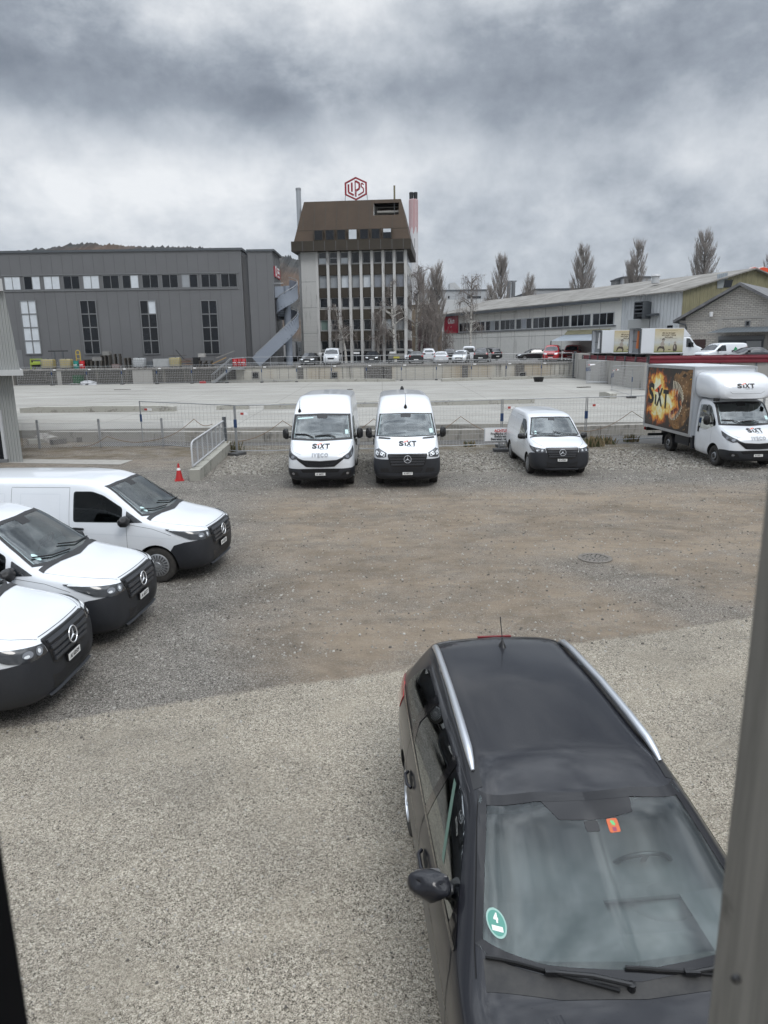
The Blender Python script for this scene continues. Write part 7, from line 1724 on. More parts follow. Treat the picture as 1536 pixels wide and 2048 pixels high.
# ---------------------------------------------------------------- yard stock on the upper level by the hall
YP=81.6
def X(px,Y=YP): return at(px,725,Y).x
ibm=mat('tank_yellowed',(.50,.42,.20),.5,nscale=1.5,namt=.25); ibw=mat('tank_white',(.55,.57,.58),.5,nscale=1.5,namt=.2)
def ibc(px,label,m,s=1):
    r_=thing('ibc_tank',label,'liquid tank',(X(px),YP,UP)); q=MB(); bx=bmesh.new(); bmesh.ops.create_cube(bx,size=1); bmesh.ops.bevel(bx,geom=bx.edges[:],offset=.08,segments=3,affect='EDGES')
    for v in bx.verts: v.co=Vector((v.co.x*1.12*s,v.co.y*.96,.64+v.co.z*.98))
    q.bm(bx,m); q.lathe([(.12,0),(.12,.06),(.01,.06)],M['black'],12,Matrix.Translation((0,0,1.13))); q.build('tank',r_)
    q=MB()
    for k in range(7): x=(-.58+1.16*k/6)*s; q.tube([(x,-.51,.14),(x,-.51,1.12)],.016,B['steel'],5)
    for k in range(5): z=.16+.95*k/4; q.tube([(-.59*s,-.51,z),(.59*s,-.51,z),(.59*s,.51,z),(-.59*s,.51,z),(-.59*s,-.51,z)],.016,B['steel'],5)
    q.build('cage',r_); q=MB()
    for x in (-.5,0,.5): q.box((x*s-.06,-.5,0),(x*s+.06,.5,.14),B['wood'])
    q.build('pallet',r_)
ibc(97,'yellowed caged liquid tank beside the green machine',ibm,1.15); ibc(133,'yellowed caged liquid tank next to the teal drum',ibm,1.05); ibc(351,'yellowed caged liquid tank between the grey box and the timber offcuts',ibm,1.0); ibc(279,'white caged liquid tank in front of the third window column',ibw,1.15)
def drum(px,label,m,txt=None,Y=YP,z=UP):
    r_=thing('drum',label,'drum',(X(px,Y),Y,z)); q=MB(); q.lathe([(.01,0),(.29,0),(.29,.28),(.305,.30),(.29,.32),(.29,.58),(.305,.60),(.29,.62),(.29,.88),(.27,.89),(.27,.86),(.01,.86)],m,20); q.build('barrel',r_)
    if txt: q=MB(); q.box((-.20,-.31,.42),(.20,-.29,.50),MATS['sign_white']); q.build('label_band',r_)
dr=mat('drum_red',(.45,.015,.02),.4); dteal=mat('drum_teal',(.01,.20,.17),.4)
drum(152,'teal drum with a white mark standing beside the red drum',dteal,1); drum(164,'red drum with a white band standing beside the teal drum',dr,1)
for i,px in enumerate((470,479,487)):
    drum(px,['left one of three red drums at the head of the steel steps','middle one of three red drums at the head of the steel steps','right one of three red drums at the head of the steel steps'][i],dr,1,82.2+.3*(i%2))
PAL=None
OR=['','second','third','fourth','fifth','sixth','seventh','eighth','ninth','tenth','eleventh']
def pallet_mesh():
    q=MB()
    for k in range(5): y=-.36+.18*k; q.box((-.6,y-.05,.122),(.6,y+.05,.144),B['wood'])
    for x in (-.53,0,.53): q.box((x-.06,-.4,.022),(x+.06,.4,.12),B['wood']); q.box((x-.06,-.4,0),(x+.06,.4,.02),B['wood'])
    o=q.build('pallet',norm=False); return o
def pstack(px,n,label,Y=YP,rz=0,s=1.0):
    global PAL
    for k in range(n):
        if PAL is None: PAL=pallet_mesh(); o=PAL
        else: o=PAL.copy(); COL.objects.link(o)
        o.location=(X(px,Y)+rn.uniform(-.03,.03),Y+rn.uniform(-.03,.03),UP+k*.146+.002); o.rotation_euler=(0,0,rz+rn.uniform(-.03,.03)); o.scale=(s,1,1)
        tag(o,('top' if k==n-1 else ('bottom' if k==0 else OR[k]+' from bottom'))+' pallet of '+label,'pallet','wooden pallets stored in stacks')
pstack(177,7,'the stack right of the red drum',82.3,0,.75); pstack(194,6,'the short stack left of the tall pallet stacks'); pstack(213.5,10,'the tall stack below the second window column',YP,0,.85); pstack(232,11,'the taller wide stack left of the single pallet stack',82.2,.1,1.0); pstack(260,8,'the narrow stack left of the white tank',YP,0,.85)
pstack(412,5,'the stack under the fourth window column',82.0,0,1.2); pstack(407,3,'the small stack beside the black bin',YP,0,.7)
def boxthing(name,label,cat,px0,px1,h,m,Y=YP,dep=.9,z=0,top=None):
    q=MB(); q.box((X(px0,Y),Y,UP+z),(X(px1,Y),Y+dep,UP+z+h),m)
    if top: q.box((X(px0,Y)-.04,Y-.04,UP+z+h),(X(px1,Y)+.04,Y+dep+.04,UP+z+h+.06),top)
    o=q.build(name); tag(o,label,cat); return o
crate=mat('grey_crate',(.24,.235,.225),.8,nscale=3,namt=.3)
boxthing('crate','wide grey crate lying on top of the short pallet stack','crate',185,204,.36,crate,YP-.4,.8,.90); boxthing('crate','grey crate on top of the tall pallet stack','crate',206,220,.42,crate,YP-.3,.8,1.48)
boxthing('crate','grey crate on the ground left of the narrow pallet stack','crate',223,237,.5,mat('crate_reddish',(.20,.15,.14),.8,nscale=2,namt=.4),YP-.9,.8); boxthing('crate','small dark crate beside the white tank','crate',293,305,.75,B['steeld'],YP,.8)
boxthing('container_box','pale grey metal box on short legs between two tanks','metal box',306,339,.85,mat('box_galvanised',(.40,.41,.41),.5,nscale=2,namt=.2),YP-.1,1.0,.14)
boxthing('waste_bin','black waste bin left of the pallets by the steps','bin',386,398,1.05,M['black'],YP,.7,0,M['clad'])
boxthing('crate','whitish crate on top of the pallets under the fourth window column','crate',397,410,.40,mat('crate_whitish',(.42,.41,.39),.8,nscale=3,namt=.3),YP,.7,1.12)
q=MB(); q.box((X(60),YP,UP+.3),(X(63),YP+.9,UP+1.2),B['olive']); lime=mat('lime_paint',(.28,.36,.05),.5)
for px in (61,83): q.bar((X(px),YP,UP),(X(px+1),YP,UP+1.15),.12,.12,lime); q.bar((X(px),YP+.9,UP),(X(px+1),YP+.9,UP+1.15),.12,.12,lime)
q.bar((X(61),YP,UP+1.15),(X(85),YP,UP+1.15),.10,.10,lime); q.bar((X(61),YP,UP+.65),(X(84),YP,UP+.7),.35,.25,lime); q.box((X(64),YP+.1,UP+.25),(X(81),YP+.8,UP+.95),M['black']); q.tube([(X(66),YP+.1,UP+.75),(X(80),YP+.1,UP+.75)],.16,lime,10)
o=q.build('farm_implement'); tag(o,'lime green machine frame at the left end of the stored goods','machine')
q=MB(); 
for px in (107,124): q.bar((X(px),YP+.5,UP),(X(px),YP+.5,UP+1.95),.10,.10,B['steeld'])
q.bar((X(95),YP+.5,UP+2.0),(X(134),YP+.5,UP+2.0),.12,.10,M['black']); q.bar((X(112),YP+.4,UP+.15),(X(121),YP+.4,UP+.15),.6,.1,B['steeld']); q.bar((X(112),YP+.4,UP+.15),(X(112),YP+.4,UP+.8),.06,.06,B['steel']); q.bar((X(121),YP+.4,UP+.15),(X(121),YP+.4,UP+.8),.06,.06,B['steel'])
o=q.build('steel_rack'); tag(o,'thin dark steel rack with a long top bar between two yellow tanks','rack')
q=MB(); ht=mat('trolley_yellow',(.50,.36,.06),.5)
for px in (148.5,156.5): q.tube([(X(px),YP+.7,UP+.1),(X(px),YP+.7,UP+1.9),(X(px)+(.12 if px<150 else -.12),YP+.7,UP+2.05)],.05,ht,6)
q.tube([(X(148.5)+.12,YP+.7,UP+2.05),(X(156.5)-.12,YP+.7,UP+2.05)],.05,ht,6)
for z in (.5,1.1,1.6): q.tube([(X(148.5),YP+.7,UP+z),(X(156.5),YP+.7,UP+z)],.04,ht,6)
o=q.build('hand_trolley'); tag(o,'yellow hand trolley standing upright behind the teal drum','trolley')
q=MB()
for (a,b_,w_,m_) in (((X(424),YP,UP+.35),(X(452),YP+.3,UP+1.05),.5,B['timber']),((X(432),YP+.3,UP+1.0),(X(468),YP+.6,UP+1.75),.4,crate),((X(422),YP+.2,UP+.15),(X(450),YP+.6,UP+.55),.5,B['wood'])): q.bar(a,b_,w_,.10,m_)
o=q.build('board_pile'); tag(o,'slanting pile of boards and a tan beam left of the red drums','boards')
q=MB()
for i in range(9): y=YP+rn.uniform(0,.9); x=X(rn.uniform(363,382)); q.bar((x-.7,y,UP+.2+i*.09),(x+.8,y+rn.uniform(-.3,.3),UP+.2+i*.09+rn.uniform(-.08,.08)),.16,.05,[B['wood'],B['timber'],mat('reddish_plank',(.16,.07,.05),.8)][i%3])
q.bar((X(352),YP+.3,UP+1.95),(X(367),YP+.3,UP+.9),.06,.06,M['black']); q.bar((X(335),YP+.4,UP+1.30),(X(372),YP+.4,UP+1.34),.10,.05,B['wood'])
o=q.build('scrap_pile'); tag(o,'pile of timber offcuts and planks right of the last yellow tank','planks')
q=MB(); q.box((X(146,79.2)-.1,78.9,.5),(X(161,79.2),79.7,1.5),mat('bin_green',(.012,.075,.03),.5)); q.box((X(146,79.2)-.15,78.85,1.5),(X(161,79.2)+.05,79.75,1.58),MATS['bin_green']); o=q.build('wheelie_bin'); tag(o,'green wheeled bin at the foot of the stained wall behind the far fence','bin')
def lump(name,label,cat,px,py,Y,w,h,m,seed,z0=None):
    rnd=random.Random(seed); b=bmesh.new(); bmesh.ops.create_icosphere(b,subdivisions=3,radius=1); p=at(px,py,Y)
    for v in b.verts: k=1+.35*mnoise.noise(v.co*2.1+Vector((seed,0,0)))+.15*mnoise.noise(v.co*6); v.co=Vector((p.x+v.co.x*w*k,Y+v.co.y*w*.6*k,(z0 if z0 is not None else slz(Y))+max(v.co.z,-.1)*h*k))
    q=MB(); q.bm(b,m,False); o=q.build(name); tag(o,label,cat); return o
shm=mat('white_plastic_sheet',(.55,.56,.58),.35,nscale=4,namt=.4)
lump('plastic_sheet','crumpled white plastic sheet on the kerb right of the green bin','sheet',176,765,79.0,1.0,.42,shm,2)
lump('plastic_sheet','small grey crumpled sheet on the kerb left of the green bin','sheet',152,766,79.1,.7,.25,MATS['grey_crate'],5)
lump('sand_heap','small tan sand heap at the foot of the wall beside the black tub','sand',1050,755,79.0,1.0,.25,mat('sand',(.34,.26,.15),.95,nscale=5,namt=.3),8)
lump('rubble','broken white and grey concrete lumps beside the chain link fence','rubble',98,883,33.6,.75,.42,mat('rubble_mix',(.50,.48,.45),.9,nscale=3,namt=.8,col2=(.10,.09,.08)),11,.0)
for i,(px,py) in enumerate(((150,880),(168,884),(70,888),(115,889))):
    p=gz(px,py); q=MB(); q.box((p.x-.35,p.y,.0),(p.x+.30,p.y+.3,.22),[B['curb'],B['wood']][i%2],rz=.3*i); o=q.build('broken_block'); tag(o,['broken concrete block right of the rubble behind the chain link fence','dark broken block farthest right behind the chain link fence','broken concrete block nearest the corrugated building','dark broken block in front of the white rubble'][i],'block')
tubq=MB(); p=gz(1077,763,.55); tubq.lathe([(.42,0),(.55,.45),(.52,.45),(.40,.1),(.01,.1)],M['black'],16,Matrix.Translation((p.x,p.y,slz(p.y)))); o=tubq.build('mortar_tub'); tag(o,'round black tub standing alone on the slab near the far wall','tub')
for i,(x0,y0,x1,y1,w_) in enumerate(((1157,775,1178,774,.5),(1024,762,1042,761,.4),(228,780,262,779,.5),(695,779,705,779,.3))):
    a=gz(x0,y0,.5); b_=gz(x1,y1,.5); q=MB(); q.bar(a,b_,w_,.07,mat('dark_plank',(.07,.065,.055),.9)); o=q.build('plank'); tag(o,['dark plank lying on the slab in front of the leaning fence panels','dark plank lying left of the black tub','dark scraps lying on the slab in front of the stained wall','small dark scrap on the slab behind the slatted grille van'][i],'plank')
# steel steps down from the upper yard
ss=thing('steel_steps','grey steel steps with railing down the stained wall below the red drums','steps'); q=MB(); a_=at(425,768,79.2); b_=at(462,737,79.2)
for y in (78.9,79.8): q.bar((a_.x,y,a_.z),(b_.x,y,b_.z),.08,.28,B['steel'],up=(0,0,1))
q.build('stringer',ss); q=MB()
for k in range(9): t=k/8; q.box((a_.x+(b_.x-a_.x)*t-.14,78.9,a_.z+(b_.z-a_.z)*t),(a_.x+(b_.x-a_.x)*t+.14,79.8,a_.z+(b_.z-a_.z)*t+.03),B['steeld'])
q.box((b_.x,78.9,UP-.25),(at(488,735,79.2).x,80,UP-.02),B['steel']); q.build('tread',ss); q=MB()
for y in (78.9,79.8):
    q.tube([(a_.x,y,a_.z+1.0),(b_.x,y,b_.z+1.05),(at(488,735,79.2).x,y,UP+1.05)],.035,B['steel'],6)
    for k in range(7): t=k/6; q.tube([(a_.x+(b_.x-a_.x)*t,y,a_.z+(b_.z-a_.z)*t),(a_.x+(b_.x-a_.x)*t,y,a_.z+(b_.z-a_.z)*t+1.0)],.02,B['steel'],5)
    for k in range(4): x=b_.x+(at(488,735,79.2).x-b_.x)*k/3; q.tube([(x,y,UP),(x,y,UP+1.05)],.02,B['steel'],5)
q.build('handrail',ss)
q=MB(); p=at(406,767,78.9); q.box((p.x-.35,78.8,.55),(p.x+.30,79.1,.78),dr); o=q.build('red_box'); tag(o,'small red box on the kerb left of the steel steps','box')
# ---------------------------------------------------------------- distant vehicles
def scale_keys(K,L,W,H): l0=K[-1][0]; w0=.92 if l0<5 else .964; h0=max(k[13] for k in K); return [(k[0]*L/l0,k[1]*H/h0,k[2]*W/w0,k[3]*W/w0,k[4]*H/h0,k[5]*W/w0,k[6]*H/h0,k[7]*W/w0,k[8]*H/h0,k[9]*W/w0,k[10]*H/h0,k[11]*W/w0,k[12]*H/h0,k[13]*H/h0) for k in K]
SED=[k if k[0]<3.2 else None for k in EST]; SED=[k for k in SED if k]+[(3.45,.18,.76,.90,.30,.91,.60,.88,.94,.64,1.26,.55,1.36,1.39),(3.95,.18,.76,.89,.30,.90,.60,.86,.95,.72,1.04,.60,1.08,1.10),(4.45,.22,.72,.86,.34,.87,.60,.82,.93,.70,.99,.58,1.02,1.03),(4.66,.34,.60,.74,.40,.76,.60,.70,.86,.58,.92,.44,.94,.95)]
PC={'black':mat('car_black',(.012,.013,.015),.3,coat=1),'white':M['white'],'red':mat('van_red',(.40,.018,.022),.35,coat=.8),'grey':mat('car_grey',(.10,.105,.11),.3,coat=1)}
def far_car(kind,color,label,px,py,Y,head,wins=True,L=None,H=None,zb=UP,W=.92,dark_rear=False,mark=None):
    """head: direction the front points, degrees from +x, anticlockwise"""
    van=kind=='van'
    K={'van':VITO,'hatch':EST,'suv':EST,'sedan':SED}[kind]; dim={'van':(4.95,.96,1.93),'hatch':(4.35,.90,1.48),'suv':(4.5,.93,1.68),'sedan':(4.85,.92,1.44)}[kind]
    l_,w_,h_=dim; l_=L or l_; h_=H or h_; K=scale_keys(K,l_,w_,h_); sy=l_/(5.12 if van else 4.66); sz=h_/(1.905 if van else 1.465)
    loc=at(px,py,Y); r_=thing('parked_'+('van' if van else 'car'),label,'van' if van else 'car',(loc.x,loc.y,zb),radians(head)+pi/2)
    yc=l_/2; wy=((.895,4.095) if van else (.88,3.50)); wy=[q*sy for q in wy]; wr=.33
    cut=[]; b=loft([(k[0]-yc,)+tuple(k[1:]) for k in K],.16,2); bvh=BVHTree.FromBMesh(b); me=bm_mesh(b,[PC[color]]); b.free()
    for y in wy:
        for s in (-1,1): cut.append(cylx(y-yc,wr,wr+.05,*sorted((s*.62,s*1.5)),M['well'],20))
    me=boolean(me,cut); q=MB(); mesh_into(q,me); bpy.data.meshes.remove(me); q.build('body',r_,35)
    T=lambda y:y*sy-yc
    if van: wind=[(-.78,1.22),(0,1.2),(.78,1.22),(.63,1.74),(-.63,1.74)]; sides=[[(1.2,1.13),(2.42,1.13),(2.42,1.67),(2.0,1.66),(1.5,1.38)]]+([[(2.6,1.13),(3.55,1.13),(3.55,1.67),(2.6,1.68)],[(3.7,1.13),(4.85,1.15),(4.8,1.62),(3.7,1.67)]] if wins else []); rear=[(-.66,1.12),(.66,1.12),(.58,1.62),(-.58,1.62)]
    elif kind=='sedan': wind=[(-.76,1.0),(0,.975),(.76,1.0),(.60,1.37),(-.60,1.37)]; sides=[[(1.5,.96),(3.6,.98),(3.25,1.27),(2.2,1.30)]]; rear=[(-.62,1.10),(.62,1.10),(.50,1.33),(-.50,1.33)]
    else: wind=[(-.76,1.0),(0,.975),(.76,1.0),(.60,1.37),(-.60,1.37)]; sides=[[(1.5,.96),(4.1,1.0),(3.85,1.27),(2.2,1.30)]]; rear=[(-.60,1.0),(.60,1.0),(.50,1.26),(-.50,1.26)]
    pane(r_,'windscreen',bvh,rounded([(x,-5,z*sz) for x,z in wind],.05),FD,B['pane2'],.006,.15)
    if wins or not van: pane(r_,'rear_window',bvh,rounded([(x,5,z*sz) for x,z in rear],.06),(0,-1,0),M['opq'],.006,.15)
    for s in (-1,1):
        for sd in sides: pane(r_,'side_window',bvh,rounded([(s,T(y),z*sz) for y,z in sd],.05),side_d(s),M['opq'],.006,.2)
        z0,z1=((.80,.97) if van else (.60,.72)); z0*=sz; z1*=sz
        pane(r_,'headlight',bvh,rounded([(s*.45,-yc,z1),(s*.45,-yc,z0),(s*.80,-yc,z0+.02),(s*.86,-yc+.3,z1+.05)],.03),(-s*.45,.89,0),M['clear'],.012,.12)
        z0,z1=((.95,1.5) if van else (.78,.94)); z0*=sz; z1*=sz
        pane(r_,'tail_light',bvh,rounded([(s*(.62 if not van else .80),yc,z0),(s*.88,yc-.1,z0),(s*.88,yc-.1,z1),(s*(.62 if not van else .78),yc,z1)],.03),(-s*.3,-.95,0),M['red'],.012,.12)
        for y in wy: wheel(r_,s,y-yc,wr,.21,w_-.035,'far',16)
        q=MB(); my=T(1.45 if van else 1.6); mz=(1.15 if van else .98)*sz; q.box((s*(w_-.02)-.0,my-.05,mz),(s*(w_+.20),my+.08,mz+.18),M['black']); q.build('mirror',r_)
    g=MB()
    zz=.72 if van else .52; g.bm(patch(bvh,rounded([(-.40,-5,zz*sz+.09),(.40,-5,zz*sz+.09),(.34,-5,zz*sz-.09),(-.34,-5,zz*sz-.09)],.04),FD,.012,.15),M['black']); g.bm(patch(bvh,[(-.6,-5,.26*sz),(.6,-5,.26*sz),(.55,-5,.36*sz),(-.55,-5,.36*sz)],FD,.012,.15),M['clad']); g.build('grille',r_,norm=False)
    g=MB()
    for d_,yy in ((FD,-5),((0,-1,0),5)): g.bm(patch(bvh,[(-.26,yy,.42*sz),(.26,yy,.42*sz),(.26,yy,.52*sz),(-.26,yy,.52*sz)],d_,.02,0),M['plate'])
    g.build('licence_plate',r_,norm=False)
    if mark: g=MB(); g.bm(patch(bvh,[(1*mark,T(3.2),1.05),(1*mark,T(3.55),1.37),(1*mark,T(3.9),1.05),(1*mark,T(3.55),.72)],side_d(mark),.008,.1),mat('diamond_green',(.01,.22,.08),.4)); g.build('diamond_mark',r_,norm=False)
    return r_
F_=-90; Bk=90
far_car('sedan','black','black saloon facing the camera beside the outside stair',621,730,86.5,F_-4)
far_car('van','white','white passenger van facing the camera in front of the tower',665.5,730,86.5,F_-1,True,4.8)
far_car('hatch','black','black hatchback facing the camera in front of the tower fins',745.5,724,96-3.5,F_-3)
far_car('suv','white','small white car facing the camera half hidden behind the black one with red lamps',817,722,96,F_,L=4.1,H=1.55)
far_car('hatch','black','black estate seen from behind with red lamps lit up, right of the small trailer',832.5,728,86.5,Bk-3)
far_car('suv','white','white sport utility car seen from behind between two rows',856,722,95,Bk,H=1.75)
far_car('sedan','white','white coupe seen from behind with a dark sloping rear window',882,727,87,Bk-5,H=1.36)
far_car('suv','black','dark car half hidden behind the white coupe and white hatchback',897,722,95.5,Bk)
far_car('hatch','white','white hatchback facing the camera with a black grille, right of the white coupe',922,727,87,F_-14)
far_car('van','white','white van seen from behind with a wide dark rear window',937,722,97,Bk-6,True,4.8)
far_car('suv','black','large black sport utility car seen from behind at the right end of the row',965,727,87.5,Bk-14,H=1.72,L=4.7)
far_car('suv','black','black sport utility car behind the end of the row, by the pale hall',974,719,98,Bk+30,H=1.7)
far_car('hatch','black','black estate side on, alone left of the red vans',1066,718,95,185)
far_car('van','red','red passenger van facing the camera, left one of the red pair',1104,722,88,F_-18,True,4.9)
far_car('van','red','red passenger van, right one of the red pair beside the canopy',1144,721,92,F_-22,True,4.9)
far_car('van','white','white cargo van with a green diamond on its side above the maroon barrier',1438,720,63.0,196,False,4.4,1.72,UP+.2,mark=1)
far_car('sedan','black','black low car behind the maroon barrier at the right edge',1494,722,60.5,190,L=4.2,H=1.36,zb=UP+.2)
# small trailer
tr=thing('box_trailer','small grey flat trailer with a yellow plate between the parked cars','trailer',tuple(Vector((at(793,727,86.5).x,86.5,UP)))); q=MB(); q.box((-.95,-.2,.55),(.95,2.4,1.15),mat('trailer_grey',(.20,.195,.18),.7,nscale=2,namt=.3)); q.build('body',tr)
q=MB(); q.box((-.35,-.22,.62),(.35,-.205,.82),mat('plate_yellow',(.50,.45,.08),.5)); q.build('number_plate',tr)
for s in (-1,1): q=MB(); q.tube([(s*.80,1.1,.32),(s*.98,1.1,.32)],.32,M['tyre'],16); q.build('wheel',tr)
q=MB(); q.box((-1.02,-.2,.48),(1.02,0,.58),B['steeld']); q.build('bumper_bar',tr)
# small name plates on posts before the tower
for i,(px,py) in enumerate(((643,707),(713,706),(785,705))):
    p=at(px,py,93.2); q=MB(); q.box((p.x-.38,93.2,p.z-.12),(p.x+.38,93.23,p.z+.12),MATS['sign_white']); q.tube([(p.x,93.24,UP),(p.x,93.24,p.z)],.03,B['steel'],5); o=q.build('bay_sign'); tag(o,['small white bay sign left of the white passenger van','small white bay sign in front of the middle fins','small white bay sign behind the small trailer'][i],'sign')
# poster trucks
poster=NT('poster_print'); pz=poster.z; f=poster.noise(3,6,.6); pc=poster.ramp(poster.mr(pz,.9,3.0),[(.0,(.36,.34,.20)),(.22,(.46,.44,.32)),(.38,(.52,.55,.55)),(.62,(.58,.54,.42)),(1,(.52,.42,.24))]); PM=poster.done(poster.mix(poster.mr(f,.4,.7,0,.25),pc,(.40,.32,.18)),.5)
def poster_truck(label,px,Y,rz,door,SC=1.08):
    p=at(px,716,Y); r_=thing('poster_truck',label,'box truck',(p.x,Y,UP+.2),radians(rz)); L,Wd,z0,z1=3.9,2.05,.75,2.85; q=MB(); wh=M['white']
    q.box((0,0,z1-.06),(L,Wd,z1),wh); q.box((0,0,z0),(L,Wd,z0+.08),wh); q.box((0,0,z0+.08),(L,.05,z1-.06),wh); q.box((0,Wd-.05,z0+.08),(L,Wd,z1-.06),wh); q.box((L-.05,.05,z0+.08),(L,Wd-.05,z1-.06),wh); q.box((.3,.06,z0+.09),(.34,Wd-.06,z1-.07),mat('cargo_grey',(.22,.23,.24),.6))
    bo=q.build('box_body',r_); q=MB()
    for y in (0,Wd): q.box((-.03,y-.04,z0-.02),(.04,y+.04,z1+.02),B['steeld'])
    for z in (z0,z1): q.box((-.03,.05,z-.04),(.03,Wd-.05,z+.03),B['steeld'])
    q.box((.28,.06,1.75),(.30,Wd-.06,1.83),B['steeld']); q.build('door_frame',bo)
    q=MB(); q.box((.10,-.09,z0+.06),(1.22,-.05,z1-.06),wh); q.box((.05,-.11,z0+.03),(.11,-.04,z1-.03),B['frame']); q.build('open_door',r_)
    q=MB(); q.box((.2,.7,2.2),(.27,.95,2.65),door); q.tube([(.24,.8,2.5),(.24,.84,1.2)],[.09,.16],door,8); q.build('hanging_strap',r_)
    q=MB(); x0,x1=1.30,L-.06; q.poly([(x0,-.006,z0+.10),(x1,-.006,z0+.10),(x1,-.006,z1-.05),(x0,-.006,z1-.05)],PM)
    tx=mat('poster_brown',(.08,.05,.025),.6); fg=mat('poster_figure',(.07,.055,.045),.6); fg2=mat('poster_figure_light',(.34,.30,.26),.6); xc=(x0+x1)/2
    for k,t_ in enumerate(('Mit uns im Lager','wird jeder Umzug','leicht ganz')): put_text(q,t_,tx,(xc-.05,-.010,z1-.40-.17*k),(1,0,0),(0,0,1),.17,.006,.15,thick=.001,res=1)
    for z in (z1-.22,z1-.88): q.box((x0+.45,-.010,z),(x1-.55,-.008,z+.012),tx)
    def blobp(P,m,o=.010): q.poly([(xc+a,-o,z0+b_) for a,b_ in P],m)
    blobp([(-.95,.50),(-.80,.62),(-.55,.66),(-.40,.58),(-.32,.36),(-.36,.12),(-.44,.12),(-.44,.36),(-.62,.44),(-.84,.42),(-.92,.20),(-1.02,.20)],fg)
    blobp([(-.66,.60),(-.74,.80),(-.64,.98),(-.48,1.0),(-.38,.86),(-.36,.70),(-.50,.60)],fg2,.011)
    blobp([(-.56,.98),(-.62,1.08),(-.56,1.18),(-.44,1.20),(-.36,1.10),(-.40,1.0)],fg2,.012); blobp([(-.64,1.12),(-.56,1.26),(-.42,1.26),(-.30,1.14),(-.44,1.18)],fg,.013)
    blobp([(.42,.16),(.38,.45),(.44,.72),(.56,.80),(.70,.72),(.76,.45),(.72,.18)],fg); blobp([(.46,.80),(.44,.92),(.54,1.02),(.66,.96),(.66,.82),(.56,.76)],fg2,.011); blobp([(.48,.40),(.46,.66),(.58,.70),(.60,.40)],fg2,.012)
    blobp([(-.02,.30),(.20,.30),(.20,.36),(-.02,.36)],fg); blobp([(.02,.62),(.06,.62),(.06,.86),(.02,.86)],mat('poster_blue',(.12,.20,.32),.6))
    q.box((x0,-.010,z0+.10),(x1,-.007,z0+.19),mat('poster_grass',(.22,.24,.10),.6)); q.build('poster_panel',bo,norm=False)
    # cab and wedge fairing
    K=[(k[0],)+tuple(k[1:]) for k in DAI if k[0]<1.8]; K[-1]=(1.75,.26,.88,1.0,.42,1.01,.7,1.0,1.40,.93,2.05,.83,2.15,2.2); K.append((2.0,.3,.88,1.0,.42,1.01,.7,1.0,1.4,.92,2.05,.82,2.15,2.2))
    b=loft(K,.14,2); 
    for v in b.verts: v.co=Vector((L+2.02-v.co.y,Wd/2+v.co.x,v.co.z))
    bmesh.ops.recalc_face_normals(b,faces=b.faces); bv=BVHTree.FromBMesh(b); q=MB(); q.bm(b,wh); q.build('cab',r_,35)
    q=MB(); q.bm(patch(bv,rounded([(L+.25,-1,1.25),(L+.95,-1,1.25),(L+.85,-1,1.55),(L+.55,-1,1.98),(L+.25,-1,2.0)],.05),(0,1,0),.006,.15),M['opq']); q.build('side_window',r_,norm=False)
    q=MB(); q.bm(patch(bv,rounded([(9,Wd/2-.85,1.48),(9,Wd/2+.85,1.48),(9,Wd/2+.78,2.05),(9,Wd/2-.78,2.05)],.05),(-1,0,0),.006,.15),B['pane2']); q.build('windscreen',r_,norm=False)
    q=MB(); q.add([(L+.02,.12,2.15),(L+.02,Wd-.12,2.15),(L+.02,Wd-.12,2.85),(L+.02,.12,2.85),(L+.75,.25,2.15),(L+.75,Wd-.25,2.15)],[(0,3,2,1),(0,4,3),(1,2,5),(3,4,5,2),(0,1,5,4)],wh); q.build('wedge_fairing',r_)
    r_.scale=(SC,SC,SC)
    q=MB(); q.box((L+.55,-.22,1.30),(L+.75,-.02,1.65),M['black']); q.build('mirror',r_)
    for x in (.95,L+1.05):
        for y in (.05,Wd-.05-.22): q=MB(); q.tube([(x,y,.36),(x,y+.22,.36)],.36,M['tyre'],20); q.build('wheel',r_)
    q=MB(); q.box((0,.5,.45),(L,.65,.72),M['black']); q.box((0,Wd-.65,.45),(L,Wd-.5,.72),M['black']); q.build('chassis',r_)
poster_truck('nearer box truck with an orange strap in its open rear and a sepia poster',1277,66.5,5,mat('strap_orange',(.55,.17,.06),.7)); poster_truck('farther box truck with a white sheet in its open rear and a sepia poster',1199,72.6,5,MATS['sign_white'])
# ---------------------------------------------------------------- window frame posts beside the camera
jw=NT('weathered_window_wood'); f=jw.noise(14,8,.6,.3,jw.vec((3,3,.25))); k=jw.noise(9,5,.6); JW=jw.done(jw.mix(jw.mr(k,.62,.72,0,.7),jw.mix(jw.mr(f,.35,.65),(.21,.20,.18),(.13,.125,.112)),(.02,.019,.017)),.7)
jw.bump(f,.4,.004)
a=at(1458,1560,.60); q=MB()
pts_=[(a.x,.50),(a.x+.006,.485),(a.x+.16,.47),(a.x+.16,.60),(a.x+.01,.60),(a.x,.59)]
for z0,z1 in ((1.5,7.0),): q.add([(x,y,z) for z in (z0,z1) for x,y in pts_],[tuple(range(6))[::-1],tuple(range(6,12))]+[(i,(i+1)%6,6+(i+1)%6,6+i) for i in range(6)],JW)
c_=at(1488,1440,.52); q.lathe([(.001,-.018),(.008,-.014),(.010,0),(.008,.014),(.001,.018)],JW,12,Matrix.Translation((a.x,.52,c_.z)))
for (px,py) in ((1452,1925),(1445,2040)):
    s=at(px-8,py,.50); q.lathe([(.0045,0),(.0035,.003),(.001,.0035)],M['ink'],10,Matrix.Translation((s.x+.004,.4845,s.z))@Matrix.Rotation(pi/2,4,'X'))
o=q.build('window_post'); tag(o,'weathered grey wooden post close to the camera at the right edge','post')
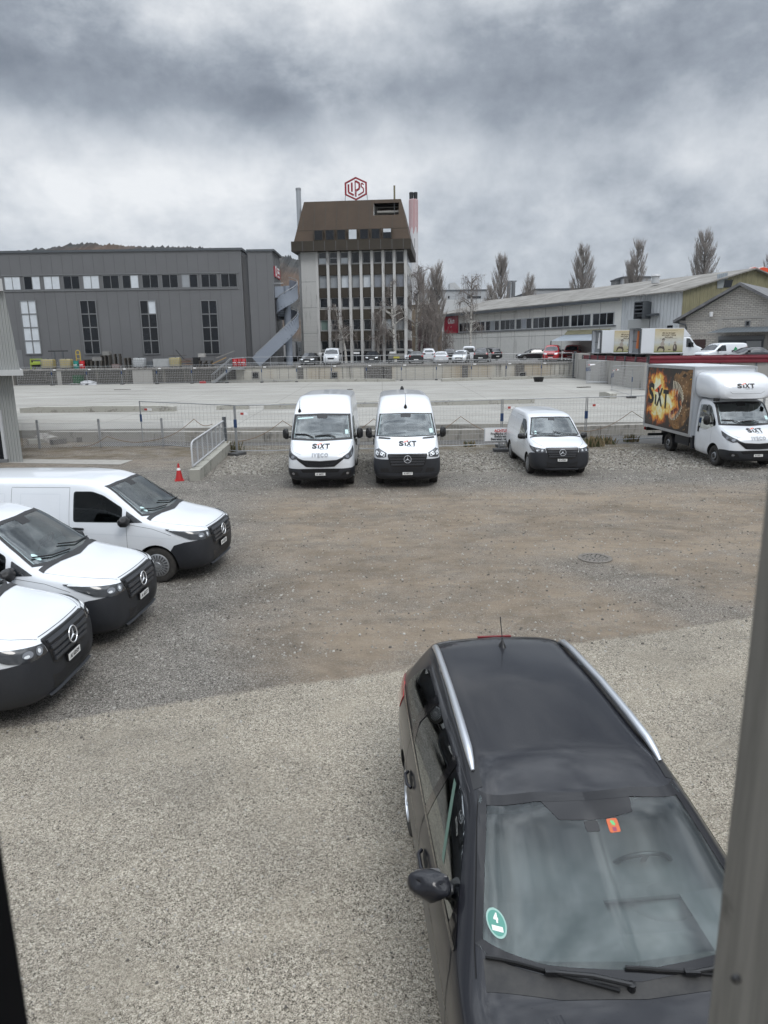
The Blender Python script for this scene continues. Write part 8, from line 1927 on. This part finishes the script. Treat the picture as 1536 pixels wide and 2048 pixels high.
a=at(28,1860,.44); q=MB(); q.box((a.x-.15,.33,1.5),(a.x,.44,7.0),mat('black_window_frame',(.003,.003,.004),.8,spec=.1)); o=q.build('window_frame'); tag(o,'black window frame close to the camera at the lower left corner','window frame')
# ---------------------------------------------------------------- bare trees
bark=mat('poplar_bark',(.22,.205,.19),.95,nscale=2,namt=.4); bark2=mat('bare_twig',(.27,.245,.225),.95); birchb=NT('birch_bark'); f=birchb.noise(1.5,6,.7,0,birchb.vec((1,1,3.5))); BB=birchb.done(birchb.mix(birchb.mr(f,.52,.60),(.55,.53,.49),(.07,.06,.055)),.8); twigd=mat('birch_twig',(.19,.165,.15),.95)
def limb(o,P,r0,r1,m,n=3):
    k=len(P); o.tube(P,[r0+(r1-r0)*i/(k-1) for i in range(k)],m,n,False,False)
def poplar(px,pyt,pyb,Y,w,label,seed,dens=1.0,zb=UP):
    rnd=random.Random(seed); t=at(px,pyt,Y); H=t.z-zb; R=w*.45*Y/1420
    r_=thing('poplar_tree',label,'tree',(t.x,Y,zb),0,'bare poplars behind the pale hall')
    q=MB(); limb(q,[Vector((0,0,0)),Vector((rnd.uniform(-.2,.2),0,H*.4)),Vector((rnd.uniform(-.3,.3),0,H*.7)),Vector((0,0,H*.97))],.42,.05,bark,7); q.build('trunk',r_,norm=False)
    c=MB(); env=lambda s: R*min(1,(s/.25)**.6)*(1-max(0,(s-.45)/.57)**2.2)**.8+.15
    n=int(112*dens)
    for i in range(n):
        s0=.10+.80*rnd.random()**.9; a=rnd.uniform(0,2*pi); d=Vector((cos(a),sin(a),0)); z=H*s0
        ln=H*rnd.uniform(.12,.24)*(1.1-s0*.6); e0=min(z+ln,H*rnd.uniform(.94,1.0)); rr=env(e0/H*.97)*rnd.uniform(.55,1.12); p0=Vector((0,0,z)); p1=d*rr*.62+Vector((0,0,z+(e0-z)*.38)); p2=d*rr+Vector((0,0,e0))
        limb(c,[p0,p1,p1.lerp(p2,.5)+d*.06*rr,p2],.075,.022,bark,4)
        for k in range(int(12*max(dens,.8))):
            t_=rnd.uniform(.25,1); b0=(p0.lerp(p1,t_*2) if t_<.5 else p1.lerp(p2,t_*2-1)); a2=a+rnd.uniform(-1.3,1.3); l2=rnd.uniform(.9,2.6)*(1.1-.5*s0)
            dd=Vector((cos(a2)*.42,sin(a2)*.42,1)).normalized()*l2; m_=b0+dd*.5+Vector((rnd.uniform(-.1,.1),0,0)); e=b0+dd
            limb(c,[b0,m_,e],.022,.012,bark2,3)
            for _ in range(2): o_=Vector((rnd.uniform(-.35,.35),rnd.uniform(-.35,.35),rnd.uniform(.5,1.1))); limb(c,[m_,m_+o_],.014,.009,bark2,3)
    c.build('crown',r_,norm=False); return r_
poplar(1003,513,600,165,34,'bare columnar poplar beside the twin silos',1,1.0,4)
poplar(1060,556,592,165,26,'shortest bare poplar between the silos and the long hall roof',2,.5,8)
poplar(1168,495,580,165,48,'broad bare poplar left of the rooftop plant boxes',3,1.1,6)
poplar(1279,482,575,165,42,'bare poplar rising behind the grey rooftop plant box',4,1.0,6); poplar(1260,524,575,167,20,'slim low bare poplar close beside the one behind the plant box',5,.4,6)
poplar(1413,462,560,165,56,'tallest bare poplar behind the ridge of the pale hall',6,1.2,6); poplar(1540,508,580,180,30,'bare poplar cut off by the right edge above the orange letters',7,.6,6)
poplar(872,532,690,120,32,'dense dark bare poplar between the tower and the red advert board',8,.8)
poplar(848,545,690,128,34,'thin bare poplar directly right of the tower',9,.5); poplar(985,575,625,150,34,'low bushy bare tree at the left foot of the silo poplar',10,.5,6)
def birch(px,pyt,pyb,Y,w,label,seed,leanpx=0,twigs=1.0,fork=False,m=None,grp='bare birch trees'):
    rnd=random.Random(seed); b0=at(px,pyb,Y); t=at(px+leanpx,pyt,Y); H=t.z-UP; R=w/2*Y/1420; lx_=t.x-b0.x
    r_=thing('birch_tree',label,'tree',(b0.x,Y,UP),0,grp); q=MB()
    P=[Vector((lx_*s**1.3+rnd.uniform(-.12,.12)*(s>0),rnd.uniform(-.1,.1),H*s*.96)) for s in (0,.2,.4,.6,.8,1)]
    limb(q,P,.19,.04,m or BB,7)
    q.build('trunk',r_,norm=False); c=MB()
    def pt(s): k=min(int(s*5),4); return P[k].lerp(P[k+1],s*5-k)
    for i in range(int(34*twigs)):
        s=rnd.uniform(.30,.97); a=rnd.uniform(0,2*pi); p0=pt(s); ln=R*rnd.uniform(.5,1.15)*(1.25-.55*s); up=rnd.uniform(.5,1.1)
        d=Vector((cos(a),sin(a),up)).normalized(); p1=p0+d*ln*.6; p2=p0+d*ln+Vector((0,0,-ln*.1)); p3=p2+Vector((cos(a)*ln*.25,sin(a)*ln*.25,-ln*.35))
        limb(c,[p0,p1,p2,p3],.055,.015,(m or BB) if s<.6 else twigd,4)
        for k in range(9):
            t_=rnd.uniform(.3,1); b_=(p1.lerp(p2,t_) if rnd.random()<.5 else p2.lerp(p3,t_)); o1=Vector((rnd.uniform(-.5,.5),rnd.uniform(-.5,.5),rnd.uniform(-.2,.5))); l3=rnd.uniform(.8,2.2)
            limb(c,[b_,b_+o1,b_+o1*1.5+Vector((rnd.uniform(-.2,.2),0,-l3))],.018,.010,twigd,3)
            limb(c,[b_+o1*.7,b_+o1*1.3+Vector((rnd.uniform(-.5,.5),rnd.uniform(-.4,.4),rnd.uniform(-.3,.5)))],.014,.009,twigd,3)
    c.build('crown',r_,norm=False); return r_
birch(832,528,706,98,64,'tall white birch close to the right corner of the tower',21,6,1.1)
birch(843,590,706,97,44,'leaning pale birch between the tall birch and the red advert board',22,14,.7)
birch(939,541,694,104,58,'white birch standing in front of the windows of the pale hall',23,6,1.0)
birch(791,556,706,93.4,56,'white birch in front of the tower fins at their right end',24,-10,.7)
birch(692,604,716,93.2,44,'thin birch leaning left in front of the tower beside the white passenger van',25,-22,.5)
birch(757,628,712,93.5,40,'low thin tree in front of the middle tower fins',26,4,.5,m=bark2,grp='low bare trees')
birch(862,628,706,96,40,'dark bushy bare tree below the dense poplar',27,0,1.0,m=bark,grp='low bare trees'); birch(893,668,706,101,36,'low dark shrub under the red advert board',28,0,.45,m=bark,grp='low bare trees')
# weeds by the ramp and fence
wd=MB(); rnd=random.Random(31); wm1=mat('weed_green',(.055,.065,.025),.9); wm2=mat('dry_stalk',(.20,.155,.09),.9)
for (px,py,n_,s) in ((462,905,90,.45),(1185,893,160,.40),(1215,888,90,.3),(640,898,60,.22),(940,893,80,.22),(1262,884,80,.3),(20,920,60,.2)):
    p=gz(px,py)
    for i in range(n_):
        a=rnd.uniform(0,6.28); r=rnd.random()*s*1.3; b0=Vector((p.x+cos(a)*r,p.y+sin(a)*r*.6,0)); h=s*rnd.uniform(.4,1.3); l=Vector((rnd.uniform(-.4,.4)*h,rnd.uniform(-.4,.4)*h,h)); w=.012
        wd.add([b0+Vector((-w,0,0)),b0+Vector((w,0,0)),b0+l*.6+Vector((w*1.6,0,0)),b0+l,b0+l*.6+Vector((-w*1.6,0,0))],[(0,1,2,3,4)],wm1 if rnd.random()<.45 else wm2)
o=wd.build('weeds',norm=False); tag(o,'weeds and dry stalks along the foot of the near mesh fence','weeds',kind='stuff')
# ---------------------------------------------------------------- the rented vans, the truck and the estate
V4 = make_vito(); V4.location=(5.70,22.4,0); V4.rotation_euler=(0,0,0.0)
tag(V4,'white compact van parked alone between the warning board and the box truck','van')
V1=copy_tree(V4,(-3.14,13.20,0),radians(84),'white compact van farthest back of the three at the left')
V2=copy_tree(V4,(-3.70,10.22,0),radians(86.5),'white compact van in the middle of the three at the left')
V3=copy_tree(V4,(-3.86,8.08,0),radians(89),'white compact van nearest the camera, cut off by the left edge')
plate(V4,'AI 67005',(0,-.045,.565)); plate(V1,'AI 68124',(0,-.045,.565)); plate(V2,'AI 68377',(0,-.045,.565)); plate(V3,'AI 68509',(0,-.045,.565))
for v in (V1,V2,V3): v['group']='white compact vans parked side by side on the left'
T1,_,_=make_tall('bars','white tall van with a slatted grille, left of the two','AI 66021',(-1.88,20.9,0),.0)
T2,_,_=make_tall('star','tall white van with a grey lower front and star grille','AI 69717',(.72,20.9,0),.0)
TR=make_truck()
EC=make_estate(); EC.scale=(1.050,1.09,1.04)
# give every group its base: move roots built in world space under their parts
bpy.context.view_layer.update()
for o in [o for o in COL.objects if o.type=='EMPTY' and o.parent is None and o.location.length<1e-6]:
    lo=Vector((1e9,)*3); hi=-lo
    for c in kids(o):
        for v in c.data.vertices: lo=Vector(map(min,lo,v.co)); hi=Vector(map(max,hi,v.co))
    p=Vector(((lo.x+hi.x)/2,(lo.y+hi.y)/2,lo.z)); o.location=p
    for c in kids(o): c.location=c.location-p
# ---------------------------------------------------------------- thin haze over the whole place
hz=bpy.data.materials.new('haze_air'); hz.use_nodes=True; t_=hz.node_tree; t_.nodes.clear(); pv=t_.nodes.new('ShaderNodeVolumePrincipled'); pv.inputs['Density'].default_value=.00006; pv.inputs['Color'].default_value=(.86,.91,1.0,1); ho=t_.nodes.new('ShaderNodeOutputMaterial'); t_.links.new(pv.outputs[0],ho.inputs['Volume'])
q=MB(); q.box((-2000,-260,-1.5),(2000,2000,300),hz); o=q.build('haze'); o['kind']='stuff'; o['label']='thin pale haze in the air'
